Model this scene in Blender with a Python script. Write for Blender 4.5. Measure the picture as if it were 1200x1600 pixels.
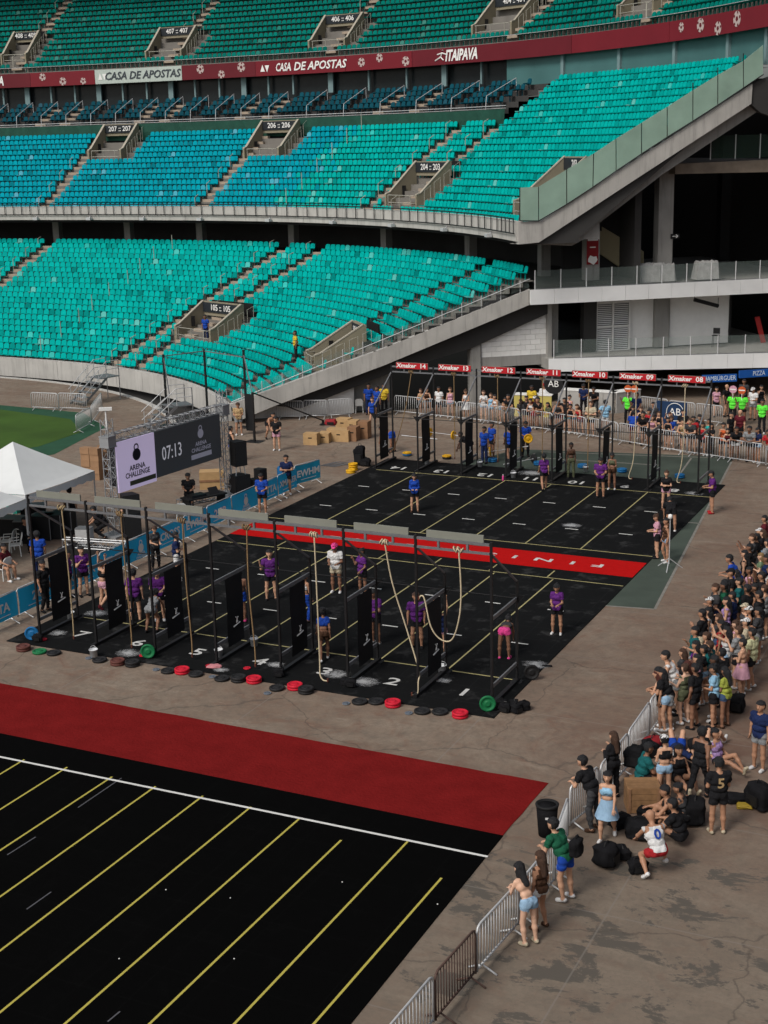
import bpy, bmesh, math, random
import numpy as np
from mathutils import Matrix, Vector, Quaternion

random.seed(7); RNG = np.random.default_rng(7)
SC = bpy.context.scene
for o in list(bpy.data.objects): bpy.data.objects.remove(o)
COL = SC.collection
R = math.radians

# ------------------------------------------------------------------ camera
cam_d = bpy.data.cameras.new('camera'); cam = bpy.data.objects.new('camera', cam_d); COL.objects.link(cam)
cam_d.sensor_fit = 'VERTICAL'; cam_d.sensor_height = 24.0; cam_d.lens = 24.0 * 2218.12 / 1600
cam_d.clip_start = 0.5; cam_d.clip_end = 3000
_r = Vector((0.90326, 0.42844, -0.02359)); _u = Vector((-0.08707, 0.23684, 0.96764)); _f = Vector((-0.42016, 0.87198, -0.25124))
cam.matrix_world = Matrix(((_r.x, _u.x, -_f.x, 13.176), (_r.y, _u.y, -_f.y, -33.843), (_r.z, _u.z, -_f.z, 14.975), (0, 0, 0, 1)))
SC.camera = cam

# ------------------------------------------------------------------ sky and sun (bright overcast)
SUN_EL, SUN_AZ = 46.0, 198.0          # azimuth clockwise from +y
world = bpy.data.worlds.new('World'); SC.world = world; world.use_nodes = True
nt = world.node_tree; nt.nodes.clear()
wo = nt.nodes.new('ShaderNodeOutputWorld'); wb = nt.nodes.new('ShaderNodeBackground'); ws = nt.nodes.new('ShaderNodeTexSky')
ws.sky_type = 'NISHITA'; ws.sun_disc = False; ws.sun_elevation = R(SUN_EL); ws.sun_rotation = R(SUN_AZ)
ws.air_density = 1.0; ws.dust_density = 4.0; ws.ozone_density = 1.0
hs = nt.nodes.new('ShaderNodeHueSaturation'); hs.inputs['Saturation'].default_value = 0.45
wb.inputs['Strength'].default_value = 0.09
nt.links.new(ws.outputs[0], hs.inputs['Color']); nt.links.new(hs.outputs[0], wb.inputs[0]); nt.links.new(wb.outputs[0], wo.inputs[0])
sun_d = bpy.data.lights.new('sun', 'SUN'); sun = bpy.data.objects.new('sun', sun_d); COL.objects.link(sun)
sun_d.energy = 1.5; sun_d.angle = R(18); sun_d.color = (1.0, 0.95, 0.88)
_d = Vector((math.sin(R(SUN_AZ)) * math.cos(R(SUN_EL)), math.cos(R(SUN_AZ)) * math.cos(R(SUN_EL)), math.sin(R(SUN_EL))))
sun.rotation_euler = _d.to_track_quat('Z', 'Y').to_euler(); sun.location = (0, 0, 60)
vs = SC.view_settings; vs.view_transform = 'Standard'; vs.look = 'None'; vs.gamma = 1.0; vs.use_curve_mapping = False
vs.exposure = 0.36
SC.cycles.max_bounces = 6

# ------------------------------------------------------------------ materials
MATS = {}
def mat(key, col=(.5, .5, .5), rough=.6, metal=0., var=.12, scale=3., bump=0., emit=None, spec=.22, alpha=None, trans=0., rnd=0.):
    if key in MATS: return MATS[key]
    m = bpy.data.materials.new(key); m.use_nodes = True; n = m.node_tree.nodes; L = m.node_tree.links
    b = n['Principled BSDF']; b.inputs['Roughness'].default_value = rough; b.inputs['Metallic'].default_value = metal
    b.inputs['Specular IOR Level'].default_value = spec
    tc = n.new('ShaderNodeTexCoord'); nz = n.new('ShaderNodeTexNoise'); nz.inputs['Scale'].default_value = scale; nz.inputs['Detail'].default_value = 5
    L.new(tc.outputs['Object'], nz.inputs['Vector'])
    mx = n.new('ShaderNodeMix'); mx.data_type = 'RGBA'
    mx.inputs['A'].default_value = (*[c * (1 - var) for c in col], 1); mx.inputs['B'].default_value = (*[min(1, c * (1 + var)) for c in col], 1)
    L.new(nz.outputs['Fac'], mx.inputs['Factor']); out = mx.outputs['Result']
    if rnd:
        oi = n.new('ShaderNodeObjectInfo'); hv = n.new('ShaderNodeHueSaturation'); mr = n.new('ShaderNodeMapRange')
        mr.inputs['To Min'].default_value = 1 - rnd; mr.inputs['To Max'].default_value = 1 + rnd
        L.new(oi.outputs['Random'], mr.inputs['Value']); L.new(mr.outputs[0], hv.inputs['Value']); L.new(out, hv.inputs['Color']); out = hv.outputs[0]
    L.new(out, b.inputs['Base Color'])
    if bump:
        bp = n.new('ShaderNodeBump'); bp.inputs['Strength'].default_value = bump; bp.inputs['Distance'].default_value = .02
        n2 = n.new('ShaderNodeTexNoise'); n2.inputs['Scale'].default_value = scale * 8; n2.inputs['Detail'].default_value = 4
        L.new(tc.outputs['Object'], n2.inputs['Vector']); L.new(n2.outputs['Fac'], bp.inputs['Height']); L.new(bp.outputs[0], b.inputs['Normal'])
    if emit:
        b.inputs['Emission Color'].default_value = (*col, 1); b.inputs['Emission Strength'].default_value = emit
    if trans: b.inputs['Transmission Weight'].default_value = trans
    if alpha is not None: b.inputs['Alpha'].default_value = alpha
    MATS[key] = m; return m

def srgb(r, g, b):
    f = lambda c: (c / 255 / 12.92) if c / 255 <= .04045 else ((c / 255 + .055) / 1.055) ** 2.4
    return (f(r), f(g), f(b))

# ------------------------------------------------------------------ mesh helpers
class MB:
    """collects simple solids and links them as ONE mesh object"""
    def __init__(s): s.v = []; s.f = []
    def add(s, v, f):
        k = len(s.v); s.v += [tuple(p) for p in v]; s.f += [tuple(i + k for i in q) for q in f]; return s
    def box(s, c, d, rz=0, M=None):
        x, y, z = [a / 2 for a in d]; ca, sa = math.cos(rz), math.sin(rz); V = []
        for dx, dy, dz in ((-x, -y, -z), (x, -y, -z), (x, y, -z), (-x, y, -z), (-x, -y, z), (x, -y, z), (x, y, z), (-x, y, z)):
            p = Vector((c[0] + dx * ca - dy * sa, c[1] + dx * sa + dy * ca, c[2] + dz)); V.append(M @ p if M else p)
        return s.add(V, [(3, 2, 1, 0), (4, 5, 6, 7), (0, 1, 5, 4), (1, 2, 6, 5), (2, 3, 7, 6), (3, 0, 4, 7)])
    def tube(s, a, b, r, n=6, r2=None):
        a, b = Vector(a), Vector(b); d = (b - a); r2 = r if r2 is None else r2
        if d.length < 1e-6: return s
        d.normalize(); up = Vector((0, 0, 1)) if abs(d.z) < .9 else Vector((1, 0, 0)); p = d.cross(up).normalized(); w = d.cross(p)
        V = []
        for q, rr in ((a, r), (b, r2)):
            V += [q + (p * math.cos(2 * math.pi * i / n) + w * math.sin(2 * math.pi * i / n)) * rr for i in range(n)]
        F = [(i, (i + 1) % n, n + (i + 1) % n, n + i) for i in range(n)] + [tuple(range(n))[::-1], tuple(range(n, 2 * n))]
        return s.add(V, F)
    def bar(s, a, b, wx, wy, up=(0, 0, 1)):
        a, b = Vector(a), Vector(b); d = (b - a).normalized(); up = Vector(up)
        if abs(d.dot(up)) > .95: up = Vector((0, 1, 0))
        p = d.cross(up).normalized() * wx / 2; w = p.cross(d).normalized() * wy / 2; V = []
        for q in (a, b): V += [q - p - w, q + p - w, q + p + w, q - p + w]
        return s.add(V, [(3, 2, 1, 0), (4, 5, 6, 7), (0, 1, 5, 4), (1, 2, 6, 5), (2, 3, 7, 6), (3, 0, 4, 7)])
    def path(s, pts, r, n=6):
        pts = [Vector(p) for p in pts]; V = []; F = []; prev = None
        for i, p in enumerate(pts):
            d = (pts[min(i + 1, len(pts) - 1)] - pts[max(i - 1, 0)]).normalized()
            if prev is None: up = Vector((0, 0, 1)) if abs(d.z) < .9 else Vector((1, 0, 0)); a = d.cross(up).normalized()
            else: a = (prev - d * prev.dot(d)).normalized()
            prev = a; b = d.cross(a)
            V += [p + (a * math.cos(2 * math.pi * k / n) + b * math.sin(2 * math.pi * k / n)) * r for k in range(n)]
        for i in range(len(pts) - 1):
            F += [(i * n + k, i * n + (k + 1) % n, (i + 1) * n + (k + 1) % n, (i + 1) * n + k) for k in range(n)]
        F += [tuple(range(n))[::-1], tuple(range((len(pts) - 1) * n, len(pts) * n))]
        return s.add(V, F)
    def prism(s, pts, z0, z1):
        n = len(pts); V = [(x, y, z0) for x, y in pts] + [(x, y, z1) for x, y in pts]
        return s.add(V, [tuple(range(n))[::-1], tuple(range(n, 2 * n))] + [(i, (i + 1) % n, n + (i + 1) % n, n + i) for i in range(n)])
    def slab(s, pts, off):
        """polygon of 3-D points thickened by a vector"""
        n = len(pts); off = Vector(off); P = [Vector(p) for p in pts]
        return s.add(P + [p + off for p in P], [tuple(range(n))[::-1], tuple(range(n, 2 * n))] + [(i, (i + 1) % n, n + (i + 1) % n, n + i) for i in range(n)])
    def lathe(s, c, prof, n=14, axis='z'):
        V = []; F = []
        for r, h in prof:
            for i in range(n):
                a = 2 * math.pi * i / n; x, y = r * math.cos(a), r * math.sin(a)
                V.append((c[0] + x, c[1] + y, c[2] + h) if axis == 'z' else ((c[0] + h, c[1] + x, c[2] + y) if axis == 'x' else (c[0] + x, c[1] + h, c[2] + y)))
        m = len(prof)
        for k in range(m - 1): F += [(k * n + i, k * n + (i + 1) % n, (k + 1) * n + (i + 1) % n, (k + 1) * n + i) for i in range(n)]
        F += [tuple(range(n))[::-1], tuple(range((m - 1) * n, m * n))]
        return s.add(V, F)
    def mesh(s, name, smooth=False):
        me = bpy.data.meshes.new(name); me.from_pydata(s.v, [], s.f); me.update()
        bm = bmesh.new(); bm.from_mesh(me); bmesh.ops.recalc_face_normals(bm, faces=bm.faces); bm.to_mesh(me); bm.free()
        if smooth: me.shade_smooth()
        return me
    def build(s, name, m, parent=None, smooth=False, loc=None, rz=None):
        return link(name, s.mesh(name, smooth), m, parent, loc, rz)
def link(name, me, m, parent=None, loc=None, rz=None):
    o = bpy.data.objects.new(name, me); COL.objects.link(o)
    if m is not None:
        if not me.materials: me.materials.append(m)
        elif me.materials[0] is not m: o.material_slots[0].link = 'OBJECT'; o.material_slots[0].material = m
    if parent is not None: o.parent = parent
    if loc is not None: o.location = loc
    if rz is not None: o.rotation_euler = (0, 0, rz)
    return o
def tag(o, label=None, cat=None, group=None, kind=None):
    if label: o['label'] = label
    if cat: o['category'] = cat
    if group: o['group'] = group
    if kind: o['kind'] = kind
    return o
def thing(name, label, cat, loc=(0, 0, 0), rz=0, group=None):
    o = bpy.data.objects.new(name, None); COL.objects.link(o); o.location = loc; o.rotation_euler = (0, 0, rz); o.empty_display_size = .2
    return tag(o, label, cat, group)
def dup(o, parent=None):
    c = o.copy(); COL.objects.link(c)
    if parent is not None: c.parent = parent
    for ch in list(o.children): dup(ch, c)
    return c
_txt = {}
def text_geo(body, size=1., bold=.0, shear=0., ext=.006, align='CENTER', spacing=1.):
    k = (body, size, bold, shear, ext, align, spacing)
    if k not in _txt:
        c = bpy.data.curves.new('t', 'FONT'); c.body = body; c.size = size; c.align_x = align; c.align_y = 'CENTER'; c.extrude = ext; c.offset = bold * size
        c.shear = shear; c.resolution_u = 2; c.space_character = spacing
        o = bpy.data.objects.new('t', c); COL.objects.link(o)
        me = bpy.data.meshes.new_from_object(o.evaluated_get(bpy.context.evaluated_depsgraph_get()))
        _txt[k] = ([v.co.copy() for v in me.vertices], [tuple(p.vertices) for p in me.polygons])
        bpy.data.objects.remove(o); bpy.data.curves.remove(c); bpy.data.meshes.remove(me)
    return _txt[k]
def frame(o, r, u):
    r = Vector(r).normalized(); u = Vector(u); u = (u - r * u.dot(r)).normalized(); n = r.cross(u); o = Vector(o)
    return Matrix(((r.x, u.x, n.x, o.x), (r.y, u.y, n.y, o.y), (r.z, u.z, n.z, o.z), (0, 0, 0, 1)))
def lettering(name, body, M, size, m, parent=None, sx=1., **kw):
    v, f = text_geo(body, size, **kw); b = MB(); b.add([M @ Vector((p.x * sx, p.y, p.z)) for p in v], f)
    me = bpy.data.meshes.new(name); me.from_pydata(b.v, [], b.f); me.update()
    return link(name, me, m, parent)

# ------------------------------------------------------------------ bowl geometry: l along the rows (leftwards), s away from the pitch
A0 = 0.8991799; P0 = Vector((-29.0496, 33.3865)); R0 = 30.8328; DA = 0.80710; R1 = 103.2468
E = Vector((math.sin(A0), math.cos(A0))); EA = math.atan2(E.y, E.x); TB = Vector((math.sin(EA), -math.cos(EA)))
C0 = P0 - R0 * E; NR = Vector((math.cos(EA + DA), math.sin(EA + DA))); C1 = C0 + R0 * NR - R1 * NR
LA = DA * R0
def bdir(l):
    if l <= 0: return E.copy()
    a = EA + (l / R0 if l <= LA else DA + (l - LA) / R1); return Vector((math.cos(a), math.sin(a)))
def bw(l, s, z=0.):
    if l <= 0: p = P0 + E * s - TB * l
    elif l <= LA: p = C0 + bdir(l) * (R0 + s)
    else: p = C1 + bdir(l) * (R1 + s)
    return Vector((p.x, p.y, z))
def ew(s, z, w): # point in the stand's end plane
    p = P0 + E * s + TB * w; return Vector((p.x, p.y, z))
def stretch(l, s): return 1. if l <= 0 else ((R0 + s) / R0 if l <= LA else (R1 + s) / R1)
Zlow = lambda s: .3 + .395 * s
Zmid = lambda s: 10.1 + .625 * (s - 17.)
Zbox = lambda s: 16.9 + .45 * (s - 26.3)
Zup = lambda s: 22. + .65 * (s - 32.)

# ------------------------------------------------------------------ ground
def ground_mat():
    m = bpy.data.materials.new('worn_concrete'); m.use_nodes = True; n = m.node_tree.nodes; L = m.node_tree.links; b = n['Principled BSDF']
    tc = n.new('ShaderNodeTexCoord'); geo = tc.outputs['Object']
    def noise(sc, det=6, rough=.6, dist=0., vec=None):
        z = n.new('ShaderNodeTexNoise'); z.inputs['Scale'].default_value = sc; z.inputs['Detail'].default_value = det; z.inputs['Roughness'].default_value = rough; z.inputs['Distortion'].default_value = dist
        L.new(vec or geo, z.inputs['Vector']); return z.outputs['Fac']
    def ramp(f, a, b_): 
        r = n.new('ShaderNodeMapRange'); r.inputs['From Min'].default_value = a; r.inputs['From Max'].default_value = b_; L.new(f, r.inputs['Value']); return r.outputs[0]
    def mix(f, a, b_, mode='MIX'):
        x = n.new('ShaderNodeMix'); x.data_type = 'RGBA'; x.blend_type = mode
        for k, v in (('A', a), ('B', b_)):
            if isinstance(v, tuple): x.inputs[k].default_value = (*v, 1)
            else: L.new(v, x.inputs[k])
        if isinstance(f, float): x.inputs['Factor'].default_value = f
        else: L.new(f, x.inputs['Factor'])
        return x.outputs['Result']
    mp = n.new('ShaderNodeMapping'); mp.inputs['Scale'].default_value = (.35, 1.6, 1); mp.inputs['Rotation'].default_value = (0, 0, R(20)); L.new(geo, mp.inputs['Vector'])
    mp2 = n.new('ShaderNodeMapping'); mp2.inputs['Scale'].default_value = (.55, .9, 1); mp2.inputs['Rotation'].default_value = (0, 0, R(-15)); L.new(geo, mp2.inputs['Vector'])
    c = mix(ramp(noise(.22, 5), .35, .65), (.185, .132, .098), (.235, .188, .145))
    c = mix(ramp(noise(.8, 8, .7, 1.5), .5, .75), c, (.150, .076, .052))                   # worn red oxide
    c = mix(ramp(noise(.55, 9, .75, .6, mp.outputs[0]), .52, .72), c, (.29, .238, .185))     # pale scuffs
    c = mix(ramp(noise(9., 14, .85), .47, .7), c, (.125, .1, .08)); c = mix(ramp(noise(3.5, 14, .85, .3, mp.outputs[0]), .55, .66), c, (.285, .235, .185)); c = mix(ramp(noise(2.2, 9, .75), .45, .8), c, (.115, .098, .08))
    # dark peeled patches with a sharp edge, strongest towards the near right corner
    sx = n.new('ShaderNodeSeparateXYZ'); L.new(geo, sx.inputs[0])
    mk = n.new('ShaderNodeMath'); mk.operation = 'MULTIPLY_ADD'; mk.inputs[1].default_value = -.035; mk.inputs[2].default_value = -.13; L.new(sx.outputs['Y'], mk.inputs[0])
    cl = n.new('ShaderNodeClamp'); cl.inputs['Max'].default_value = .125; cl.inputs['Min'].default_value = -.03; L.new(mk.outputs[0], cl.inputs[0])
    ad = n.new('ShaderNodeMath'); ad.operation = 'ADD'; L.new(noise(1.25, 15, .74, .3, mp2.outputs[0]), ad.inputs[0]); L.new(cl.outputs[0], ad.inputs[1])
    rx = n.new('ShaderNodeMath'); rx.operation = 'MULTIPLY_ADD'; rx.inputs[1].default_value = .12; rx.inputs[2].default_value = .2; L.new(sx.outputs['X'], rx.inputs[0])
    rn = n.new('ShaderNodeMath'); rn.operation = 'MULTIPLY'; rn.use_clamp = True; L.new(rx.outputs[0], rn.inputs[0]); L.new(ramp(noise(.5, 7, .7, .4), .35, .6), rn.inputs[1])
    ry = n.new('ShaderNodeMath'); ry.operation = 'MULTIPLY'; L.new(rn.outputs[0], ry.inputs[0]); L.new(ramp(sx.outputs['Y'], -8., -2.), ry.inputs[1])
    gy = n.new('ShaderNodeMath'); gy.operation = 'MULTIPLY'; gy.inputs[1].default_value = .5; L.new(ramp(sx.outputs['Y'], -2., -9.), gy.inputs[0]); c = mix(gy.outputs[0], c, (.145, .120, .094))
    c = mix(ry.outputs[0], c, (.135, .084, .062))                                           # old red-brown paint right of the mat
    c = mix(ramp(ad.outputs[0], .655, .685), c, (.092, .081, .068))
    vo = n.new('ShaderNodeTexVoronoi'); vo.feature = 'DISTANCE_TO_EDGE'; vo.inputs['Scale'].default_value = .16
    wv = n.new('ShaderNodeVectorMath'); wv.operation = 'MULTIPLY_ADD'; wv.inputs[1].default_value = (.9, .9, 0); zc = n.new('ShaderNodeTexNoise'); zc.inputs['Scale'].default_value = 1.3; zc.inputs['Detail'].default_value = 8; L.new(geo, zc.inputs['Vector']); L.new(zc.outputs['Color'], wv.inputs[0]); L.new(geo, wv.inputs[2]); L.new(wv.outputs[0], vo.inputs['Vector'])
    ck = n.new('ShaderNodeMapRange'); ck.inputs['From Min'].default_value = .0; ck.inputs['From Max'].default_value = .006; ck.inputs['To Min'].default_value = .6; ck.inputs['To Max'].default_value = 0; L.new(vo.outputs['Distance'], ck.inputs['Value'])
    c = mix(ck.outputs[0], c, (.07, .058, .048))                                             # hairline cracks
    # slab joints every 6 m
    br = n.new('ShaderNodeTexBrick'); br.offset = 0; br.inputs['Scale'].default_value = 1; br.inputs['Brick Width'].default_value = 6; br.inputs['Row Height'].default_value = 4.6
    br.inputs['Mortar Size'].default_value = .022; br.inputs['Mortar Smooth'].default_value = .3; L.new(geo, br.inputs['Vector'])
    f = n.new('ShaderNodeMath'); f.operation = 'MULTIPLY'; f.inputs[1].default_value = .45; L.new(br.outputs['Fac'], f.inputs[0])
    c = mix(f.outputs[0], c, (.2, .18, .16))
    L.new(c, b.inputs['Base Color']); b.inputs['Roughness'].default_value = .8; b.inputs['Specular IOR Level'].default_value = .18
    bp = n.new('ShaderNodeBump'); bp.inputs['Strength'].default_value = .25; bp.inputs['Distance'].default_value = .01; L.new(noise(14, 6), bp.inputs['Height']); L.new(bp.outputs[0], b.inputs['Normal'])
    return m
M_GROUND = ground_mat()
def conc_mat(key, c):
    m = mat(key, c, .85, var=.28, scale=.8, bump=.15); n = m.node_tree.nodes; L = m.node_tree.links; b = n['Principled BSDF']; src = b.inputs['Base Color'].links[0].from_socket
    tc = n.new('ShaderNodeTexCoord'); mp = n.new('ShaderNodeMapping'); mp.inputs['Scale'].default_value = (2.2, 2.2, .22); L.new(tc.outputs['Object'], mp.inputs['Vector'])
    z = n.new('ShaderNodeTexNoise'); z.inputs['Scale'].default_value = 1.6; z.inputs['Detail'].default_value = 8; z.inputs['Roughness'].default_value = .7; L.new(mp.outputs[0], z.inputs['Vector'])
    r = n.new('ShaderNodeMapRange'); r.inputs['From Min'].default_value = .5; r.inputs['From Max'].default_value = .78; r.inputs['To Max'].default_value = .75; L.new(z.outputs['Fac'], r.inputs['Value'])
    x = n.new('ShaderNodeMix'); x.data_type = 'RGBA'; x.inputs['B'].default_value = (*[k * .45 for k in c], 1); L.new(src, x.inputs['A']); L.new(r.outputs[0], x.inputs['Factor']); L.new(x.outputs['Result'], b.inputs['Base Color'])
    return m
M_CONC = conc_mat('pale_concrete', (.42, .41, .385)); M_CONC2 = conc_mat('grey_concrete', (.28, .275, .26))
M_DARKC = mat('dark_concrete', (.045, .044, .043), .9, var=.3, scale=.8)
M_BLACKST = mat('black_steel', (.012, .012, .013), .45, var=.3, scale=6)
M_GREYST = mat('grey_steel', (.17, .175, .185), .45, metal=.3, var=.2, scale=6)
M_GALV = mat('galvanised_steel', (.5, .51, .52), .45, metal=.25, var=.2, scale=8)
M_WHITE = mat('white_paint', (.72, .72, .70), .6, var=.1)
M_YEL = mat('yellow_tape', (.42, .36, .07), .6, var=.15)
M_YELD = mat('pale_yellow_tape', (.36, .32, .15), .6, var=.25)
M_TAPEW = mat('white_tape', (.62, .62, .6), .6, var=.15)

moat = [bw(l, -2.6) for l in [l_ * 1.5 for l_ in range(0, 60)]]          # from the end wall leftwards
gp = [(p.x, p.y) for p in moat][::-1]                                   # far left -> end wall
b0 = bw(0, -2.6); a1 = bw(0, .2)
gp += [(a1.x, a1.y)] + [((P0 + E * s).x, (P0 + E * s).y) for s in (6, 14, 22)] + [(-30, 70), (-120, 140), (-400, 900), (900, 900), (900, -500), (-600, -500), (-600, gp[0][1])]
g = MB(); g.v = [(x, y, 0) for x, y in gp]; g.f = [tuple(range(len(gp)))]
gm = bpy.data.meshes.new('ground'); gm.from_pydata(g.v, [], g.f)
bm = bmesh.new(); bm.from_mesh(gm); bmesh.ops.triangulate(bm, faces=bm.faces); bmesh.ops.recalc_face_normals(bm, faces=bm.faces)
if sum(f.normal.z for f in bm.faces) < 0: bmesh.ops.reverse_faces(bm, faces=bm.faces)
bm.to_mesh(gm); bm.free()
tag(link('ground', gm, M_GROUND), 'worn brown concrete ground of the arena forecourt', None, kind='structure')
mo = MB()
for i in range(len(moat) - 1):
    p, q_ = moat[i], moat[i + 1]; mo.add([(p.x, p.y, 0), (q_.x, q_.y, 0), (q_.x, q_.y, -1.6), (p.x, p.y, -1.6)], [(0, 1, 2, 3)])
    a, b = bw(i * 1.5, 2.), bw(i * 1.5 + 1.5, 2.); mo.add([(p.x, p.y, -1.6), (q_.x, q_.y, -1.6), (b.x, b.y, -1.6), (a.x, a.y, -1.6)], [(0, 1, 2, 3)])
tag(mo.build('moat', M_DARKC), 'sunken dark drainage moat in front of the lower stand', None, kind='structure')
# pale kerb on the edge of the moat
kb = MB()
for i in range(len(moat) - 1):
    a, b, c, d = bw(i * 1.5, -2.95), bw(i * 1.5 + 1.5, -2.95), bw(i * 1.5 + 1.5, -2.62), bw(i * 1.5, -2.62)
    kb.add([(v.x, v.y, .05) for v in (a, b, c, d)], [(0, 1, 2, 3)]); kb.add([(a.x, a.y, 0), (b.x, b.y, 0), (b.x, b.y, .05), (a.x, a.y, .05)], [(0, 1, 2, 3)])
tag(kb.build('moat_kerb', M_CONC), 'curved pale concrete kerb along the moat', None, kind='structure')

def sheet(name, pts, z, m, parent=None):
    s = MB(); s.prism(pts, z - .003, z); return s.build(name, m, parent)

def grass_mat():
    m = mat('turf', (.04, .085, .012), .9, var=.45, scale=.35, bump=.4); return m
turf = sheet('pitch', [(-120, 41), (-44.20, 32.30), (-38.06, 31.11), (-35.05, 28.20), (-34.81, 24.16), (-38, 18), (-120, 18)], .012, grass_mat())
tag(turf, 'green grass corner of the football pitch', None, kind='structure')
turf2 = sheet('artificial_turf', [(-120, 43), (-45.25, 33.53), (-38.60, 33.04), (-34.55, 29.70), (-32.76, 22.87), (-36, 16), (-120, 16)], .006, mat('artificial_turf', (.02, .07, .038), .9, var=.35, scale=1.2))
tag(turf2, 'dark green artificial turf border round the pitch', None, kind='structure')
court = sheet('court', [(1.93, 9.75), (-0.52, 33.47), (-10.82, 31.77), (-14.93, 21.89), (-4.96, 8.68)], .004, mat('court_paint', (.052, .068, .055), .75, var=.45, scale=.8, bump=.1))
tag(court, 'faded green painted sports court beside the black mat', None, kind='structure')
def strip(p, q_, w, z, m, name, parent):
    p, q_ = Vector(p), Vector(q_); d = (q_ - p).normalized(); n = Vector((-d.y, d.x)) * w / 2
    return sheet(name, [tuple(p - n), tuple(q_ - n), tuple(q_ + n), tuple(p + n)], z, m, parent)
M_COURTL = mat('faded_court_line', (.2, .19, .17), .7, var=.5, scale=4)
for a, b in (((1.93, 9.75), (-0.40, 32.32)), ((0.12, 9.47), (1.91, 9.74)), ((0.10, 20.80), (0.81, 20.85)), ((-9.67, 29.52), (-9.79, 31.17)), ((-9.63, 31.54), (-0.94, 33.02)), ((-2.05, 29.04), (-2.36, 32.52)), ((-9.00, 30.21), (-3.40, 30.53))):
    strip(a, b, .09, .0085, M_COURTL, 'court_line', court)

# ------------------------------------------------------------------ mats
def rubber_mat(key, base=(.0085, .009, .0095), dust=.12):
    m = bpy.data.materials.new(key); m.use_nodes = True; n = m.node_tree.nodes; L = m.node_tree.links; b = n['Principled BSDF']
    tc = n.new('ShaderNodeTexCoord'); z = n.new('ShaderNodeTexNoise'); z.inputs['Scale'].default_value = 1.1; z.inputs['Detail'].default_value = 8; z.inputs['Roughness'].default_value = .7
    L.new(tc.outputs['Object'], z.inputs['Vector'])
    r = n.new('ShaderNodeMapRange'); r.inputs['From Min'].default_value = .55; r.inputs['From Max'].default_value = .85; r.inputs['To Max'].default_value = dust; L.new(z.outputs['Fac'], r.inputs['Value'])
    x = n.new('ShaderNodeMix'); x.data_type = 'RGBA'; x.inputs['A'].default_value = (*base, 1); x.inputs['B'].default_value = (.5, .5, .5, 1); L.new(r.outputs[0], x.inputs['Factor'])
    br = n.new('ShaderNodeTexBrick'); br.offset = 0; br.inputs['Scale'].default_value = 1; br.inputs['Brick Width'].default_value = 1.1; br.inputs['Row Height'].default_value = 1.1; br.inputs['Mortar Size'].default_value = .006
    L.new(tc.outputs['Object'], br.inputs['Vector'])
    y = n.new('ShaderNodeMix'); y.data_type = 'RGBA'; y.inputs['B'].default_value = tuple([k * 2.2 for k in base]) + (1,); L.new(br.outputs['Fac'], y.inputs['Factor']); L.new(x.outputs['Result'], y.inputs['A'])
    L.new(y.outputs['Result'], b.inputs['Base Color']); b.inputs['Roughness'].default_value = .95; b.inputs['Specular IOR Level'].default_value = .03
    z2 = n.new('ShaderNodeTexNoise'); z2.inputs['Scale'].default_value = 60; L.new(tc.outputs['Object'], z2.inputs['Vector'])
    bp = n.new('ShaderNodeBump'); bp.inputs['Strength'].default_value = .3; bp.inputs['Distance'].default_value = .004; L.new(z2.outputs['Fac'], bp.inputs['Height']); L.new(bp.outputs[0], b.inputs['Normal'])
    return m
M_RUB = rubber_mat('black_rubber'); M_RUB2 = rubber_mat('plain_black_rubber', (.0016, .0016, .0016), .003)
WL = 2.2                                   # lane width
XR, XL, YN, YF = .34, -16.15, -.74, 27.6    # competition floor
arena = MB().box(((XR + XL) / 2, (YN + YF) / 2, .012), (XR - XL, YF - YN, .024)).build('rubber_floor', M_RUB)
tag(arena, 'black rubber competition floor with numbered lanes between the two rigs', 'floor mat')
Z1 = .028
for k in range(0, 7):                      # near half lane lines
    strip((-k * WL - 2.2, 2.05), (-k * WL - 2.2, 11.6), .05, Z1, M_YELD, 'lane_line', arena) if k < 6 else None
strip((-15.4, 2.06), (-.05, 2.06), .05, Z1 + .002, M_YELD, 'cross_line', arena)
strip((XL + .05, 11.72), (XR - .05, 11.72), .05, Z1 + .002, M_YELD, 'cross_line', arena)
strip((XL + .05, 15.57), (XR - .05, 15.57), .05, Z1 + .002, M_YELD, 'cross_line', arena)
strip((-15.6, 25.14), (XR - .1, 25.14), .05, Z1 + .002, M_YELD, 'cross_line', arena)
for k in range(6):
    strip((-k * WL - 2.48, 15.6), (-k * WL - 2.48, 25.1), .05, Z1, M_YELD, 'lane_line', arena)
    strip((-k * WL - 2.48, 11.8), (-k * WL - 2.48, 12.6), .05, Z1, M_YELD, 'lane_line', arena)
for k in range(7):                         # short white dashes in the lane centres
    for yy in (5.0, 8.4):
        strip((-k * WL - 1.3, yy), (-k * WL - .75, yy), .06, Z1, M_TAPEW, 'lane_dash', arena)
    for yy in (18.2, 21.9):
        strip((-k * WL - 1.75, yy), (-k * WL - 1.2, yy), .06, Z1, M_TAPEW, 'lane_dash', arena)
M_NUM = mat('worn_white_paint', (.5, .5, .49), .8, var=.45, scale=9)
fin = tag(sheet('finish_carpet', [(XL, 12.78), (XR - .02, 12.78), (XR - .02, 14.66), (XL, 14.66)], .034, mat('bright_red_carpet', (.40, .006, .006), .95, var=.15, scale=5, bump=.2, spec=.05)),
          'bright red finish strip lying across the middle of the black floor', 'carpet')
lettering('lettering', 'FINISH LINE', frame((-6.6, 13.75, .0365), (-1, 0, 0), (0, -1, 0)), .5, M_NUM, fin, sx=2.0, bold=.02, ext=.001, spacing=2.2)
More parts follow.
